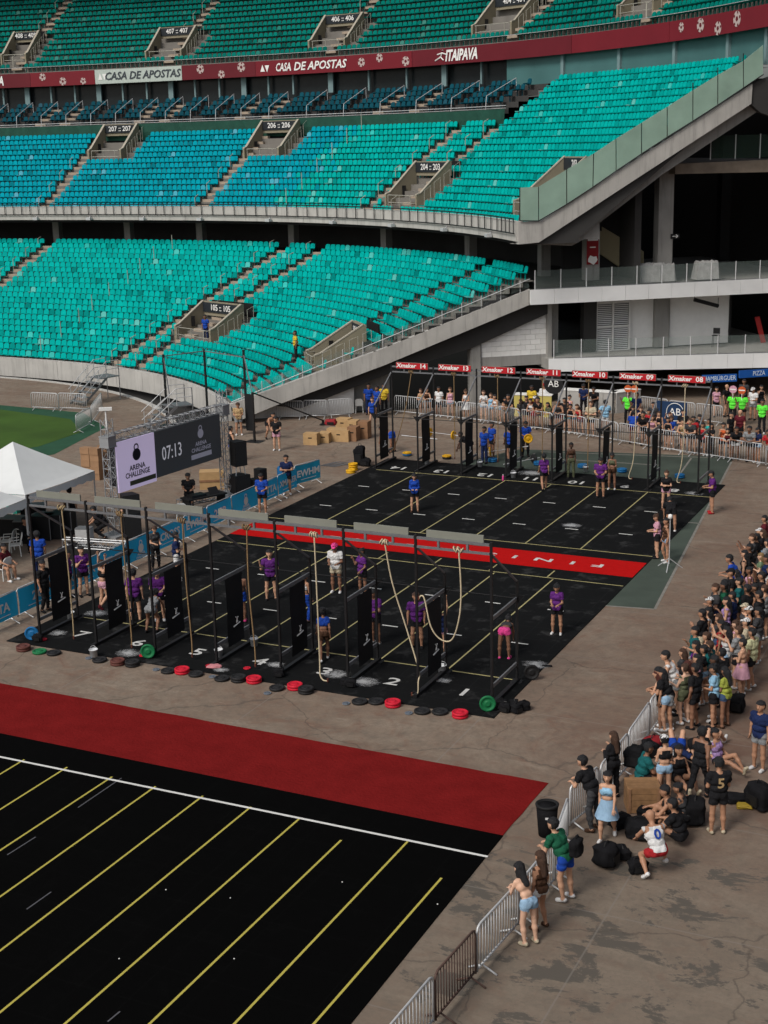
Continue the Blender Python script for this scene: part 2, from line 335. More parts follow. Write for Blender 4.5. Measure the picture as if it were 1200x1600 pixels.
for k in range(7):                         # lane numbers
    lettering('lane_number', str(k + 1), frame((-k * WL - 1.08, .62, Z1), (1, 0, 0), (0, 1, 0)), .74, M_NUM, arena, sx=1.3, bold=.01, ext=.001)
    lettering('lane_number', str(8 + k), frame((-k * WL - 1.5, 25.85, Z1), (-1, 0, 0), (0, -1, 0)), .74, M_NUM, arena, sx=1.2, bold=.018, ext=.001)
def wavy(pts, step=.5, amp=.018):
    out = []
    for i in range(len(pts)):
        a, b = Vector(pts[i]), Vector(pts[(i + 1) % len(pts)]); n = max(1, int((b - a).length / step)); d = (b - a).normalized(); nn = Vector((-d.y, d.x))
        for k in range(n): q = a + (b - a) * (k / n) + (nn * random.uniform(-amp, amp) if k else Vector((0, 0))); out.append(tuple(q))
    return out
carpet = tag(MB().prism(wavy([(2.98, -3.95), (2.92, -6.90), (-11.42, -6.67), (-26, -6.75), (-26, -3.8), (-13.89, -3.73)]), 0, .014).build('red_carpet', mat('red_carpet', (.15, .010, .010), .98, var=.3, scale=1.6, bump=.9, spec=.02)),
             'wide dull red carpet strip on the concrete in front of the rig', 'carpet')
front = tag(MB().prism([(2.93, -6.88), ((2.97, -16.56)[0], -27.), (-26, -27.), (-26, -6.755), (-11.44, -6.65)], 0, .02).build('black_floor', M_RUB2),
            'large black floor with yellow lines in the near foreground', 'floor mat')
strip((-25.8, -7.8), (2.97, -7.92), .075, .024, M_TAPEW, 'white_line', front)
for a, b in (((2.41, -9.15), (2.34, -16.30)), ((1.09, -7.96), (1.06, -16.85)), ((-0.30, -8.48), (-0.32, -17.45)), ((-1.66, -7.91), (-1.71, -18.06)), ((-3.00, -7.84), (-3.00, -18.62)), ((-4.36, -7.78), (-4.35, -18.41)), ((-5.71, -7.78), (-5.73, -17.02)), ((-7.02, -7.74), (-7.11, -15.62)), ((-8.41, -7.71), (-8.41, -13.93)), ((-9.72, -7.76), (-9.69, -12.62))):
    strip(a, (a[0] + (b[0] - a[0]) * (-26.8 - a[1]) / (b[1] - a[1]), -26.8), .052, .0235, M_YEL, 'yellow_line', front)
for k in range(1, 8):
    xk = (-9.72, -7.76)[0] - 1.345 * k; strip((xk, -7.85), (xk, -26.8), .062, .0235, M_YEL, 'yellow_line', front)
for a, b in (((-6.76, -7.71), (-6.76, -9.44)), ((-6.74, -11.02), (-6.78, -11.94)), ((-4.86, -12.86), (-4.88, -13.62)), ((-1.02, -15.79), (-1.04, -16.13))):
    strip(a, b, .03, .0235, mat('scuffed_tape', (.09, .09, .1), .7), 'old_tape', front)
for p in ((-2.68, -11.85), (-1.26, -11.61), (-0.01, -13.52), (2.76, -10.17), (0.57, -10.13), (-2.04, -14.39)):
    tag(MB().box((p[0], p[1], .03), (.024, .02, .012), rz=p[0]).build('paper_scrap', M_WHITE), 'tiny white paper scrap lying on the near black floor', 'litter', 'paper scraps on the near black floor')
# ------------------------------------------------------------------ the stand
stand = thing('grandstand', 'three tiered curved concrete stadium stand with turquoise and blue seats', 'grandstand', bw(10, 0))
_inv = Matrix.Translation(-bw(10, 0))
def sp(b, name, m, parent=None, smooth=False):
    """build a part of the stand from world coordinates"""
    if parent is None: b.v = [tuple(_inv @ Vector(p)) for p in b.v]; parent = stand
    elif parent.get('origin') is not None: o = Vector(parent['origin']); b.v = [tuple(Vector(p) - o) for p in b.v]
    return b.build(name, m, parent, smooth)
def spart(name, anchor):
    o = bpy.data.objects.new(name, None); COL.objects.link(o); o.parent = stand; o.location = _inv @ Vector(anchor); o['origin'] = tuple(anchor); return o
def lrange(a, b, step=1.2):
    n = max(2, int((b - a) / step) + 1); return [a + (b - a) * i / (n - 1) for i in range(n)]
def terrace(name, Z, rows, s0, dep, l0, l1, m, rise):
    b = MB(); Ls = lrange(l0, l1)
    prof = []
    for i in range(rows):
        s = s0 + i * dep; z = Z(s + .1)
        prof += [(s, z - rise), (s, z)]
    prof += [(s0 + rows * dep, Z(s0 + (rows - 1) * dep + .1))]
    n = len(prof)
    V = [bw(l, s, z) for l in Ls for s, z in prof]
    F = [(i * n + k, (i + 1) * n + k, (i + 1) * n + k + 1, i * n + k + 1) for i in range(len(Ls) - 1) for k in range(n - 1)]
    b.add(V, F); return sp(b, name, m)
M_TERR = mat('terrace_concrete', (.17, .16, .145), .9, var=.35, scale=.9)
terrace('lower_terrace', Zlow, 22, .45, .8, -1.2, 62, M_TERR, .316)
terrace('middle_terrace', Zmid, 14, 16.75, .686, -2.85, 70, M_TERR, .42875)
terrace('middle_terrace', Zmid, 7, 26.354, .686, -2.85, 10.9, M_TERR, .42875)
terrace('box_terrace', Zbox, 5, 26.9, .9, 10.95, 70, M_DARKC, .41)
terrace('upper_terrace', Zup, 28, 32.1, .85, -30, 80, M_TERR, .5525)

def band(name, m, l0, l1, prof, step=1.2, parent=None):
    """closed section (s, z) swept along the rows"""
    Ls = lrange(l0, l1, step); n = len(prof); b = MB()
    V = [bw(l, s, z) for l in Ls for s, z in prof]; F = [(i * n + k, i * n + (k + 1) % n, (i + 1) * n + (k + 1) % n, (i + 1) * n + k) for i in range(len(Ls) - 1) for k in range(n)]
    F += [tuple(range(n)), tuple(range((len(Ls) - 1) * n, len(Ls) * n))[::-1]]
    b.add(V, F); return sp(b, name, m, parent)
# front wall of the lower tier, panel by panel
for i, l in enumerate(np.arange(.3, 60, 3.0)):
    band('wall_panel', M_CONC, l + .012, l + 2.988, [(.44, -.55), (.44, .86), (.1, .86), (.1, -.45)], 1.0)
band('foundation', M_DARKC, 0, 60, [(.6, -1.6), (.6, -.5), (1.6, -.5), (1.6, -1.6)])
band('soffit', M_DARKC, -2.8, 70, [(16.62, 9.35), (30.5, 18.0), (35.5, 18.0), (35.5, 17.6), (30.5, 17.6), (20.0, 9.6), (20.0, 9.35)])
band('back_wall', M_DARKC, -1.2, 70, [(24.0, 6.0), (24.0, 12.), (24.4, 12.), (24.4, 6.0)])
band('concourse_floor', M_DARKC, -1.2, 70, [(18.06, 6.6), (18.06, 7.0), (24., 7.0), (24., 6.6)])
for l in np.arange(2, 66, 6.1):
    b = MB(); p = bw(l, 20.2); b.box((p.x, p.y, 8.6), (.6, .6, 3.2), math.atan2(bdir(l).y, bdir(l).x)); sp(b, 'column', M_CONC2)
b = MB(); p = bw(44.5, 19.4); b.box((p.x, p.y, 8.2), (1.3, .2, 2.4), math.atan2(bdir(44).y, bdir(44).x)); sp(b, 'white_panel', M_WHITE)
# middle tier parapet
for l in np.arange(-2.9, 66, 4.0):
    band('parapet_panel', M_CONC, l + .008, l + 3.992, [(16.3, 9.55), (16.3, 10.62), (16.72, 10.62), (16.72, 9.55)], 1.0)
rail = spart('parapet_railing', bw(10, 16.2, 9.9))
for z in (10.78, 9.98):
    b = MB(); b.path([bw(l, 16.18, z) for l in lrange(-2.8, 64, 1.)], .04, 5); sp(b, 'rail', M_BLACKST, rail)
for i, l in enumerate(np.arange(-2.7, 62, .72)):
    b = MB(); b.tube(bw(l, 16.18, 9.96), bw(l, 16.18, 10.8), .032, 5); sp(b, 'baluster', M_BLACKST, rail)
for l in np.arange(1.0, 60, 4.6):
    b = MB(); p = bw(l, 16.05, 9.62); ang = math.atan2(bdir(l).y, bdir(l).x); b.box((p.x, p.y, 9.66), (.3, .42, .2), ang); b.bar(p + Vector((0, 0, .02)), bw(l, 16.3, 9.9), .05, .05); sp(b, 'floodlight', M_GALV)
# tarpaulin band and box rail above the middle tier
M_TARP = mat('green_tarpaulin', (.012, .058, .04), .8, var=.4, scale=1.5, bump=.3)
def vomito_gap(ls): return ls
tp = MB(); Ls = lrange(10.9, 62, .35); V = []
for i, l in enumerate(Ls):
    w = .05 * math.sin(i * 1.3) + .03 * math.sin(i * 2.9)
    V += [bw(l, 26.5 + w * .6, 15.75), bw(l, 26.44 + w, 16.4), bw(l, 26.5 + w * .4, 17.12)]
tp.add(V, [(3 * i + k, 3 * i + 3 + k, 3 * i + 4 + k, 3 * i + 1 + k) for i in range(len(Ls) - 1) for k in (0, 1)]); sp(tp, 'tarpaulin', M_TARP)
b = MB(); b.path([bw(l, 26.6, 17.35) for l in lrange(10.9, 62, 1.)], .03, 5); b.path([bw(l, 26.6, 17.18) for l in lrange(10.9, 62, 1.)], .02, 5); sp(b, 'box_rail', M_GALV)
# wall and pillars behind the boxes
band('box_wall', mat('dark_glass_front', (.015, .02, .022), .25, var=.2), 10.9, 66, [(32.3, 18.8), (32.3, 22.), (32.6, 22.), (32.6, 18.8)])
for i, l in enumerate(np.arange(11.4, 60, 1.95)):
    b = MB(); p = bw(l, 31.9); wd = .5 if i % 3 == 0 else .16; b.box((p.x, p.y, 20.2), (.16, wd, 2.0), math.atan2(bdir(l).y, bdir(l).x)); sp(b, 'pillar', mat('pillar_paint', (.16, .24, .25), .6))
for l in np.arange(-14, 11, 3.1):
    band('glazed_panel', mat('teal_glazing', (.06, .15, .15), .35, var=.3, scale=.4), l + .03, l + 3.07, [(31.7, 18.9), (31.7, 21.4), (31.75, 21.4), (31.75, 18.9)], 1.5)
    b = MB(); p = bw(l, 31.6); b.box((p.x, p.y, 20.1), (.2, .3, 2.6), math.atan2(bdir(l).y, bdir(l).x)); sp(b, 'pillar', mat('pillar_paint'))
band('eaves', M_DARKC, -30, 80, [(31.5, 21.15), (31.5, 21.4), (36., 21.5), (36, 21.25)])
# ribbon board
ribbon = spart('ribbon_board', bw(20, 31.2, 20.8))
M_RED = mat('maroon_board', (.12, .011, .018), .5, var=.18, scale=.5)
M_RED2 = mat('red_board', (.16, .012, .02), .5, var=.15, scale=.5)
M_PALE = mat('pale_board', (.42, .48, .44), .5, var=.2, scale=6)
def rl(px, py): return (48.30, 21.57)
edges = [(-2.35, 21.45)[0] - 18, (4.57, 21.57)[0], (10.04, 21.69)[0], (18.58, 21.39)[0], (22.03, 21.31)[0], (27.58, 21.43)[0], (33.46, 21.39)[0], (40.51, 21.53)[0], (45.78, 21.62)[0], (48.30, 21.63)[0] + 8]
cols = [M_RED2, M_RED2, M_RED, M_RED2, M_RED2, M_RED, M_PALE, M_RED2, M_RED]
def rb_part(l0, l1, m):
    Ls = lrange(l0 + .01, l1 - .01, .9); prof = [(31.1, 20.78), (31.1, 22.0), (31.3, 22.0), (31.3, 20.78)]; n = 4; b = MB()
    b.add([bw(l, s, z) for l in Ls for s, z in prof], [(i * n + k, i * n + (k + 1) % n, (i + 1) * n + (k + 1) % n, (i + 1) * n + k) for i in range(len(Ls) - 1) for k in range(n)] + [(0, 1, 2, 3), tuple(range((len(Ls) - 1) * 4, len(Ls) * 4))[::-1]])
    return sp(b, 'board_panel', m, ribbon)
for i in range(len(cols)): rb_part(edges[i], edges[i + 1], cols[i])
def on_ribbon(body, l, size, m, sx=1., shear=.25, bold=.02, z=21.38):
    v, f = text_geo(body, size, bold=bold, shear=shear, ext=.01); b = MB(); st = stretch(l, 31.)
    b.add([bw(l - p.x * sx / st, 31.07 - p.z, z + p.y) for p in v], f); sp(b, 'lettering', m, ribbon)
M_SIGNW = mat('sign_white', (.75, .75, .73), .5, var=.05)
on_ribbon('CASA DE APOSTAS', (24.00, 21.34)[0], .92, M_SIGNW, 1.02)
on_ribbon('CASA DE APOSTAS', (36.67, 21.34)[0], .92, mat('sign_dark', (.05, .06, .07), .5), 1.02)
on_ribbon('ITAIPAVA', (15.98, 21.33)[0], 1.12, M_SIGNW, .72, bold=.035)
on_ribbon('ITAIPAVA', (49.30, 21.56)[0], 1.12, M_SIGNW, .72, bold=.035)
for px in ((26.83, 21.33)[0], (39.89, 21.44)[0]):
    b = MB(); mm = M_SIGNW if px < 40 else mat('sign_dark')
    for dx, a in ((-.28, 1), (.28, -1)): b.add([bw(px - (dx - .28) / 1.6, 31.07, 21.38 - a * .25), bw(px - (dx + .28) / 1.6, 31.07, 21.38 - a * .25), bw(px - dx / 1.6, 31.07, 21.38 + a * .32)], [(0, 1, 2)])
    sp(b, 'emblem', mm, ribbon)
# stylised runner emblem before the beer name
b = MB(); l = (17.06, 21.41)[0]
for (x0, z0, x1, z1) in ((-.5, -.3, 0, -.05), (0, -.05, .25, -.3), (0, -.05, .1, .25), (.1, .25, .55, .1), (.1, .25, -.3, .15)): b.tube(bw(l - x0 / 1.7, 31.07, 21.4 + z0), bw(l - x1 / 1.7, 31.07, 21.4 + z1), .05, 5)
b.lathe(bw(l - .1, 31.07, 21.85), [(.02, -.02), (.12, 0), (.02, .02)], 8); sp(b, 'emblem', M_SIGNW, ribbon)
# pale football prints on the board
def ball(l, z, r):
    p = bw(l, 31.085, z); d = bdir(l); tx = Vector((d.y, -d.x, 0)); b = MB(); b2 = MB(); n = 14
    b.add([p + tx * math.cos(2 * math.pi * i / n) * r + Vector((0, 0, math.sin(2 * math.pi * i / n) * r)) for i in range(n)], [tuple(range(n))]); sp(b, 'football_print', mat('print_pale', (.45, .36, .34), .6), ribbon)
    p = bw(l, 31.075, z)
    for cx, cz, rr in ((0, 0, .36), (.75, .2, .22), (-.7, .35, .22), (.15, .8, .2), (.3, -.78, .22), (-.55, -.6, .2)):
        b2.add([p + tx * (cx + math.cos(2 * math.pi * i / 5 + 1) * rr) * r + Vector((0, 0, (cz + math.sin(2 * math.pi * i / 5 + 1) * rr) * r)) for i in range(5)], [(0, 1, 2, 3, 4)])
    sp(b2, 'football_patch', M_RED, ribbon)
for l, z, r in (((31.96, 21.57)[0], 21.62, .38), ((30.29, 21.21)[0], 21.1, .34), ((28.69, 21.54)[0], 21.6, .4), ((21.21, 21.22)[0], 21.4, .36), ((20.27, 21.67)[0], 21.65, .34), ((18.91, 21.28)[0], 21.25, .38), ((43.14, 21.33)[0], 21.15, .36), ((44.77, 21.85)[0], 21.6, .34), ((41.48, 21.13)[0], 21.1, .3), ((3.87, 21.84)[0], 21.55, .3), ((2.75, 21.62)[0], 21.5, .42), ((1.71, 21.16)[0], 21.15, .4), ((0.58, 21.58)[0], 21.5, .45)):
    ball(l, z, r)
# roof high above the upper tier
roof = MB(); Ls = lrange(-40, 90, 3)
prof = [(30., 41.5), (62., 49.), (62., 48.4), (30., 41.1)]
roof.add([bw(l, s, z) for l in Ls for s, z in prof], [(i * 4 + k, i * 4 + (k + 1) % 4, (i + 1) * 4 + (k + 1) % 4, (i + 1) * 4 + k) for i in range(len(Ls) - 1) for k in range(4)])
sp(roof, 'roof', M_CONC)
# roof of the stand the photograph is taken from, above and behind the camera
nr = thing('stand_roof', 'roof of the near stand over the forecourt, above the frame', None, (30, -30, 0)); nr['kind'] = 'structure'
MB().slab([(9, -60, 30), (50, -60, 34), (50, 30, 34), (9, 30, 30)], (0, 0, .6)).build('roof_sheet', M_CONC, nr)
MB().slab([(9, -52, -1), (40, -52, -1), (40, -52, 30.5), (9, -52, 30.5)], (0, -.5, 0)).build('rear_wall', M_CONC2, nr)
MB().slab([(26, -44, -1), (26, 50, -1), (26, 50, 30.5), (26, -44, 30.5)], (.5, 0, 0)).build('side_wall', M_CONC2, nr)

# ------------------------------------------------------------------ vomitories
M_TAN = mat('tan_wall', (.235, .21, .15), .8, var=.2, scale=1.5)
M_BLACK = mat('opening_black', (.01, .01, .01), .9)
M_RAILT = mat('pale_rail', (.36, .35, .30), .5, metal=.2)
VOM = {'low': [], 'mid': [], 'up': []}
def vomitory(tier, Z, l0, l1, s0, text, ln=3.3, hw=1.05, board=True):
    """l0 > l1: left and right side, s0 front; opens towards the pitch"""
    lc = (l0 + l1) / 2; s1 = s0 + ln; zf = Z(s0) - .25; zt0, zt1 = Z(s0) + .95, Z(s1) + 1.3
    v = spart('vomitory', bw(lc, s0, zf))
    st = stretch(lc, s0)
    for l, t in ((l0, 1), (l1, -1)):
        b = MB(); th = .16 / st * t
        q = [bw(l, s0, zf - .5), bw(l, s1, zf - .5), bw(l, s1, zt1), bw(l, s0 + .35, zt0)]; q.insert(4, bw(l, s0, zt0 - .1))
        off = bw(l - th, s0, 0) - bw(l, s0, 0); b.slab(q, off); sp(b, 'side_wall', M_TAN, v)
        b = MB(); b.slab([bw(l + .02 * t / st, s0, zt0 - .1), bw(l + .02 * t / st, s0 + .35, zt0), bw(l + .02 * t / st, s1, zt1), bw(l + .02 * t / st, s1, zt1 + .07), bw(l + .02 * t / st, s0 + .35, zt0 + .07), bw(l + .02 * t / st, s0, zt0 - .03)], off * 1.25); sp(b, 'coping', mat('coping', (.36, .33, .27), .7), v)
    dz = zt1 - zf
    b = MB(); b.slab([bw(l0, s1, zt1 - .95), bw(l1, s1, zt1 - .95), bw(l1, s1, zt1 + .02), bw(l0, s1, zt1 + .02)], bdir(lc).to_3d() * .2); sp(b, 'lintel', M_TAN, v)
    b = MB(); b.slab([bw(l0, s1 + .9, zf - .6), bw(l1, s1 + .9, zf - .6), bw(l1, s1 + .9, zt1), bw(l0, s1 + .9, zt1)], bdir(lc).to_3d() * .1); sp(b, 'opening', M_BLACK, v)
    b = MB(); b.slab([bw(l0, s0, zf), bw(l1, s0, zf), bw(l1, s1 + 1, zf), bw(l0, s1 + 1, zf)], (0, 0, -.1)); sp(b, 'floor', M_TERR, v)
    d = bdir(lc); tx = Vector((d.y, -d.x, 0))
    if board:
        b = MB(); b.slab([bw(l0 - .15 / st, s1 - .03, zt1 - .72), bw(l1 + .15 / st, s1 - .03, zt1 - .72), bw(l1 + .15 / st, s1 - .03, zt1 - .05), bw(l0 - .15 / st, s1 - .03, zt1 - .05)], bdir(lc).to_3d() * -.05); sp(b, 'sign', mat('sign_black', (.02, .025, .03), .5), v)
        vv, ff = text_geo(text, .58, bold=.012, ext=.005); b = MB(); M = frame(bw(lc, s1 - .18, zt1 - .38), tx, (0, 0, 1)); b.add([M @ p for p in vv], ff); sp(b, 'sign_lettering', M_SIGNW, v)
        b = MB(); b.box(bw(l0 - .25 / st, s0 + 1.5, zf + 1.3), (.25, .1, .7), EA); sp(b, 'notice', M_BLACK, v)
    # hand rails in front of the steps
    for z in (.45, .95):
        b = MB(); b.path([bw(l0 - .1 / st, s0 + .6, zf + z + .1), bw(l0 - .5 / st, s0 - .1, zf + z + .12), bw(lc, s0 - .15, zf + z + .12), bw(l1 + .2 / st, s0 - .1, zf + z + .1), bw(l1 + .05 / st, s0 + .8, zf + z + .35)], .028, 5); sp(b, 'handrail', M_RAILT, v)
    for k in (0, .5, 1):
        b = MB(); l = l0 + (l1 - l0) * (.15 + .7 * k); b.tube(bw(l, s0 - .13, zf - .3), bw(l, s0 - .13, zf + 1.07), .028, 5); sp(b, 'rail_post', M_RAILT, v)
    for k in range(4):
        b = MB(); l = l1 - .35 / st; s = s0 + .4 + k * .8; b.path([bw(l, s, Z(s) - .1), bw(l, s, Z(s) + .9), bw(l, s + .5, Z(s + .5) + .9), bw(l, s + .5, Z(s + .5) - .1)], .022, 5); sp(b, 'handrail', M_RAILT, v)
    VOM[tier].append((min(l0, l1) - 1.1 / st, max(l0, l1) + .25 / st, s0 - .3, s1 + .5))
vomitory('low', Zlow, (18.06, 4.91)[0], (14.48, 5.84)[0], (16.40, 5.03)[1], '105 :: 105', 2.6)
vomitory('low', Zlow, (2.61, 5.09)[0], (2.61, 5.09)[0] - 1.9, (2.38, 5.42)[1], '104', 2.9, board=True)
vomitory('mid', Zmid, (37.48, 23.39)[0], (34.68, 23.46)[0], (36.27, 23.43)[1], '207 :: 207', 2.7)
vomitory('mid', Zmid, (24.61, 23.24)[0], (22.54, 23.31)[0], (23.87, 23.21)[1], '206 :: 206', 2.7)
vomitory('mid', Zmid, (12.48, 18.06)[0], (10.07, 18.18)[0], (11.59, 17.97)[1], '204 :: 203', 2.7)
vomitory('mid', Zmid, (1.23, 17.90)[0] + .3, -.9, 17.9, '203', 3.2)
vomitory('up', Zup, (49.25, 33.67)[0], (47.18, 33.68)[0], (48.28, 33.59)[1], '408 :: 409', 2.7)
vomitory('up', Zup, (37.27, 33.08)[0], (34.33, 33.07)[0], (35.82, 32.94)[1], '407 :: 407', 2.7)
vomitory('up', Zup, (24.57, 33.08)[0], (22.73, 33.09)[0], (23.66, 33.00)[1], '406 :: 406', 2.7)
vomitory('up', Zup, (16.43, 33.24)[0], (14.36, 33.22)[0], (15.49, 33.18)[1], '404 :: 404', 2.7)
vomitory('up', Zup, (9.09, 33.58)[0], (7.15, 33.44)[0], (8.18, 33.46)[1], '403 :: 403', 2.7)

# ------------------------------------------------------------------ aisles
AISLE = {'low': [37.8, 19.4, 16.9, 3.6], 'mid': [37.7, 24.5, 13.3, 11.0], 'up': [47.5, 35.2, 23.3, 14.0, 6.9], 'box': list(np.arange(12.2, 60, 2.05))}
def low_aisle(l, s):  # the first pair of aisles widens upwards
    return l
M_STEP = mat('step_concrete', (.33, .27, .21), .9, var=.3, scale=2)
def aisle_rails(tier, Z, l, sr, side=1, step=1.0, h=.95):
    st = stretch(l, sr[0])
    for s in np.arange(sr[0], sr[1], step):
        if any(a - .3 < l < b_ + .3 and c < s < d for a, b_, c, d in VOM[tier]): continue
        b = MB(); ll = l + side * .62 / st; b.path([bw(ll, s, Z(s) - .2), bw(ll, s, Z(s) + h), bw(ll, s + .45, Z(s + .45) + h - .05)], .03, 5); sp(b, 'aisle_rail', M_RAILT)
def aisle_steps(Z, l, s0, n, dep):
    st = stretch(l, s0)
    for i in range(n):
        s = s0 + i * dep; b = MB(); z = Z(s + .1); w = .55 / stretch(l, s); b.slab([bw(l + w, s + .02, z), bw(l - w, s + .02, z), bw(l - w, s + dep / 2, z), bw(l + w, s + dep / 2, z)], (0, 0, .2)); b2 = b; sp(b2, 'step', M_STEP)
for l in AISLE['low'][:3]:
    aisle_steps(Zlow, l, .45, 22, .8); aisle_rails('low', Zlow, l, (1.2, 18), 1, 1.76)
for l in (26.8,):
    for s in np.arange(1.5, 18, 1.9):
        b = MB(); b.tube(bw(l + .2 * math.sin(s), s, Zlow(s)), bw(l + .2 * math.sin(s), s, Zlow(s) + 1.5), .03, 5); sp(b, 'aisle_rail', M_RAILT)
for l in AISLE['mid']: aisle_steps(Zmid, l, 16.75, 14, .686); aisle_rails('mid', Zmid, l, (17.3, 25.5), 1, 1.6)
for s in np.arange(17.4, 26, 1.7):
    b = MB(); b.tube(bw(19.0, s, Zmid(s)), bw(19.0, s, Zmid(s) + 1.6), .035, 5); sp(b, 'aisle_rail', M_RAILT)
for l in AISLE['up']: aisle_steps(Zup, l, 32.5, 20, .85); aisle_rails('up', Zup, l, (33, 46), 1, 1.7)
for l in AISLE['box']:
    b = MB(); b.path([bw(l, 26.7, Zbox(26.7)), bw(l, 26.8, Zbox(26.8) + .95), bw(l, 29.6, Zbox(29.6) + .95), bw(l, 29.6, Zbox(29.6))], .03, 5); sp(b, 'box_divider', M_GALV)
    if int(l * 10) % 2: aisle_steps(Zbox, l + .2, 26.9, 4, .9)
b = MB(); b.path([bw(l, 31.9, 22.55) for l in lrange(-18, 60, 1.)], .02, 5); sp(b, 'front_rail', M_GALV)

# ------------------------------------------------------------------ seats
def seat_template(fold=False):
    w, n = .218, 0; b = MB()
    back = [(-w, .36), (w, .36), (w, .64), (w * .82, .72), (w * .4, .76), (-w * .4, .76), (-w * .82, .72), (-w, .64)]; nb8 = len(back)
    V = [(x, -.10 - (z - .4) * .22, z) for x, z in back] + [(x, -.15 - (z - .4) * .22, z) for x, z in back]
    b.add(V, [tuple(range(nb8)), tuple(range(nb8, 2 * nb8))[::-1]] + [(i, nb8 + i, nb8 + (i + 1) % nb8, (i + 1) % nb8) for i in range(nb8)])
    pan = [(-w, -.13), (w, -.13), (w, .20), (w * .78, .31), (-w * .78, .31), (-w, .20)]
    V = [(x, y, .43 + y * .12) for x, y in pan] + [(x, y * .97, .385 + y * .1) for x, y in pan]
    b.add(V, [(0, 1, 2, 3, 4, 5), (11, 10, 9, 8, 7, 6)] + [(i, 6 + i, 6 + (i + 1) % 6, (i + 1) % 6) for i in range(6)])
    b.box((0, -.1, .2), (.06, .06, .42))
    return np.array(b.v), b.f
SV, SF = seat_template(); SVL = SV * np.array([1.12, 1, 1.04])
def seat_mat(key, c, spread=.35):
    m = bpy.data.materials.new(key); m.use_nodes = True; n = m.node_tree.nodes; L = m.node_tree.links; b = n['Principled BSDF']
    at = n.new('ShaderNodeAttribute'); at.attribute_name = 'shade'; oi = n.new('ShaderNodeObjectInfo')
    ad = n.new('ShaderNodeMath'); ad.operation = 'ADD'; L.new(at.outputs['Fac'], ad.inputs[0]); L.new(oi.outputs['Random'], ad.inputs[1])
    fr = n.new('ShaderNodeMath'); fr.operation = 'FRACT'; L.new(ad.outputs[0], fr.inputs[0])
    rp = n.new('ShaderNodeValToRGB'); e = rp.color_ramp.elements
    e[0].position = 0; e[0].color = (*[x * .5 for x in c], 1); e[1].position = 1; e[1].color = (*[min(1, x * 1.25 + .03) for x in c], 1)
    for pos, k in ((.05, .78), (.3, .95), (.8, 1.05)):
        q = e.new(pos); q.color = (*[x * k for x in c], 1)
    q = e.new(.968); q.color = (*[min(1, x * 1.12) for x in c], 1); q = e.new(.985); q.color = (c[1] * .35, c[1] * 1.25, c[2] * 1.25, 1)
    L.new(fr.outputs[0], rp.inputs[0]); L.new(rp.outputs[0], b.inputs['Base Color']); b.inputs['Roughness'].default_value = .6; b.inputs['Specular IOR Level'].default_value = .03
    return m
M_SEAT = {'turq': seat_mat('turquoise_plastic', (.0, .335, .305)), 'blue': seat_mat('azure_plastic', (.0, .265, .335)), 'green': seat_mat('roof_shaded_plastic', (.0, .155, .128)), 'navy': seat_mat('navy_plastic', (.006, .062, .088))}  # green carries the roof shade of the upper tier in its darker colour
def seat_positions(tier, Z, s0, dep, rows, lmax, lmin, aisles, half=.56, pitch=.5, smax=None):
    out = []
    for i in range(rows):
        s = s0 + i * dep + .4; z = Z(s0 + i * dep + .1); l = lmin + (.25 if i % 2 else 0) * pitch + random.uniform(0, .3) * pitch
        while l < lmax(s):
            st = stretch(l, s); l += pitch / st
            if any(abs(l - a) < half / st for a in aisles): continue
            if any(a < l < b_ and c < s < d for a, b_, c, d in VOM.get(tier, [])): continue
            if smax and s > smax(l): break_ = True; continue
            out.append((l, s, z))
    return out
SEATS = {'turq': [], 'blue': [], 'green': [], 'navy': []}
SEATS['turq'] += [(1, *p) for p in seat_positions('low', Zlow, .45, .8, 22, lambda s: 40 + .75 * s, -.85, AISLE['low'], pitch=.55)]
for p in seat_positions('mid', Zmid, 16.75, .686, 14, lambda s: 52 + .55 * (s - 17), -2.4, AISLE['mid'] + [-.6], pitch=.47): SEATS['blue' if p[0] + random.gauss(0, .8) > 19.6 else 'turq'].append((2, *p))
SEATS['turq'] += [(2, *p) for p in seat_positions('mid', Zmid, 26.354, .686, 7, lambda s: 10.4, -2.4, [-.6], pitch=.47)]
SEATS['green'] += [(3, *p) for p in seat_positions('up', Zup, 32.1, .85, 18, lambda s: 58 + .45 * (s - 33.8), -6, AISLE['up'], smax=lambda l: 37.4 + .215 * max(l, 0))]
SEATS['navy'] += [(4, *p) for p in seat_positions('box', Zbox, 26.9, .9, 4, lambda s: 59, 11.3, AISLE['box'], half=.45, pitch=.56)]
cp = np.array(cam.location)
def seat_np(l, s, z, jit):
    d = bdir(l); y = np.array([-d.x, -d.y]); x = np.array([y[1], -y[0]]); p = bw(l, s, z)
    v = (SVL if jit else SV * np.array([.94, 1, 1.1])).copy()
    return np.column_stack([p.x + v[:, 0] * x[0] + v[:, 1] * y[0], p.y + v[:, 0] * x[1] + v[:, 1] * y[1], p.z + v[:, 2]])
seat_me = bpy.data.meshes.new('stadium_seat'); seat_me.from_pydata([tuple(p) for p in SVL], [], SF); seat_me.materials.append(M_SEAT['turq'])
near = sorted([t for t in SEATS['turq'] if t[0] == 1 and t[1] < 16], key=lambda t: (bw(t[1], t[2], t[3]) - cam.location).length)[:300]
near_set = set(near)
for t in near:
    _, l, s, z = t; d = bdir(l); o = bpy.data.objects.new('stadium_seat', seat_me); COL.objects.link(o); o.location = bw(l, s, z); o.rotation_euler = (0, 0, math.atan2(d.x, -d.y))
    tag(o, 'turquoise plastic seat of the lower tier near its sloping end wall', 'seat', 'turquoise seats nearest the sloping end wall')
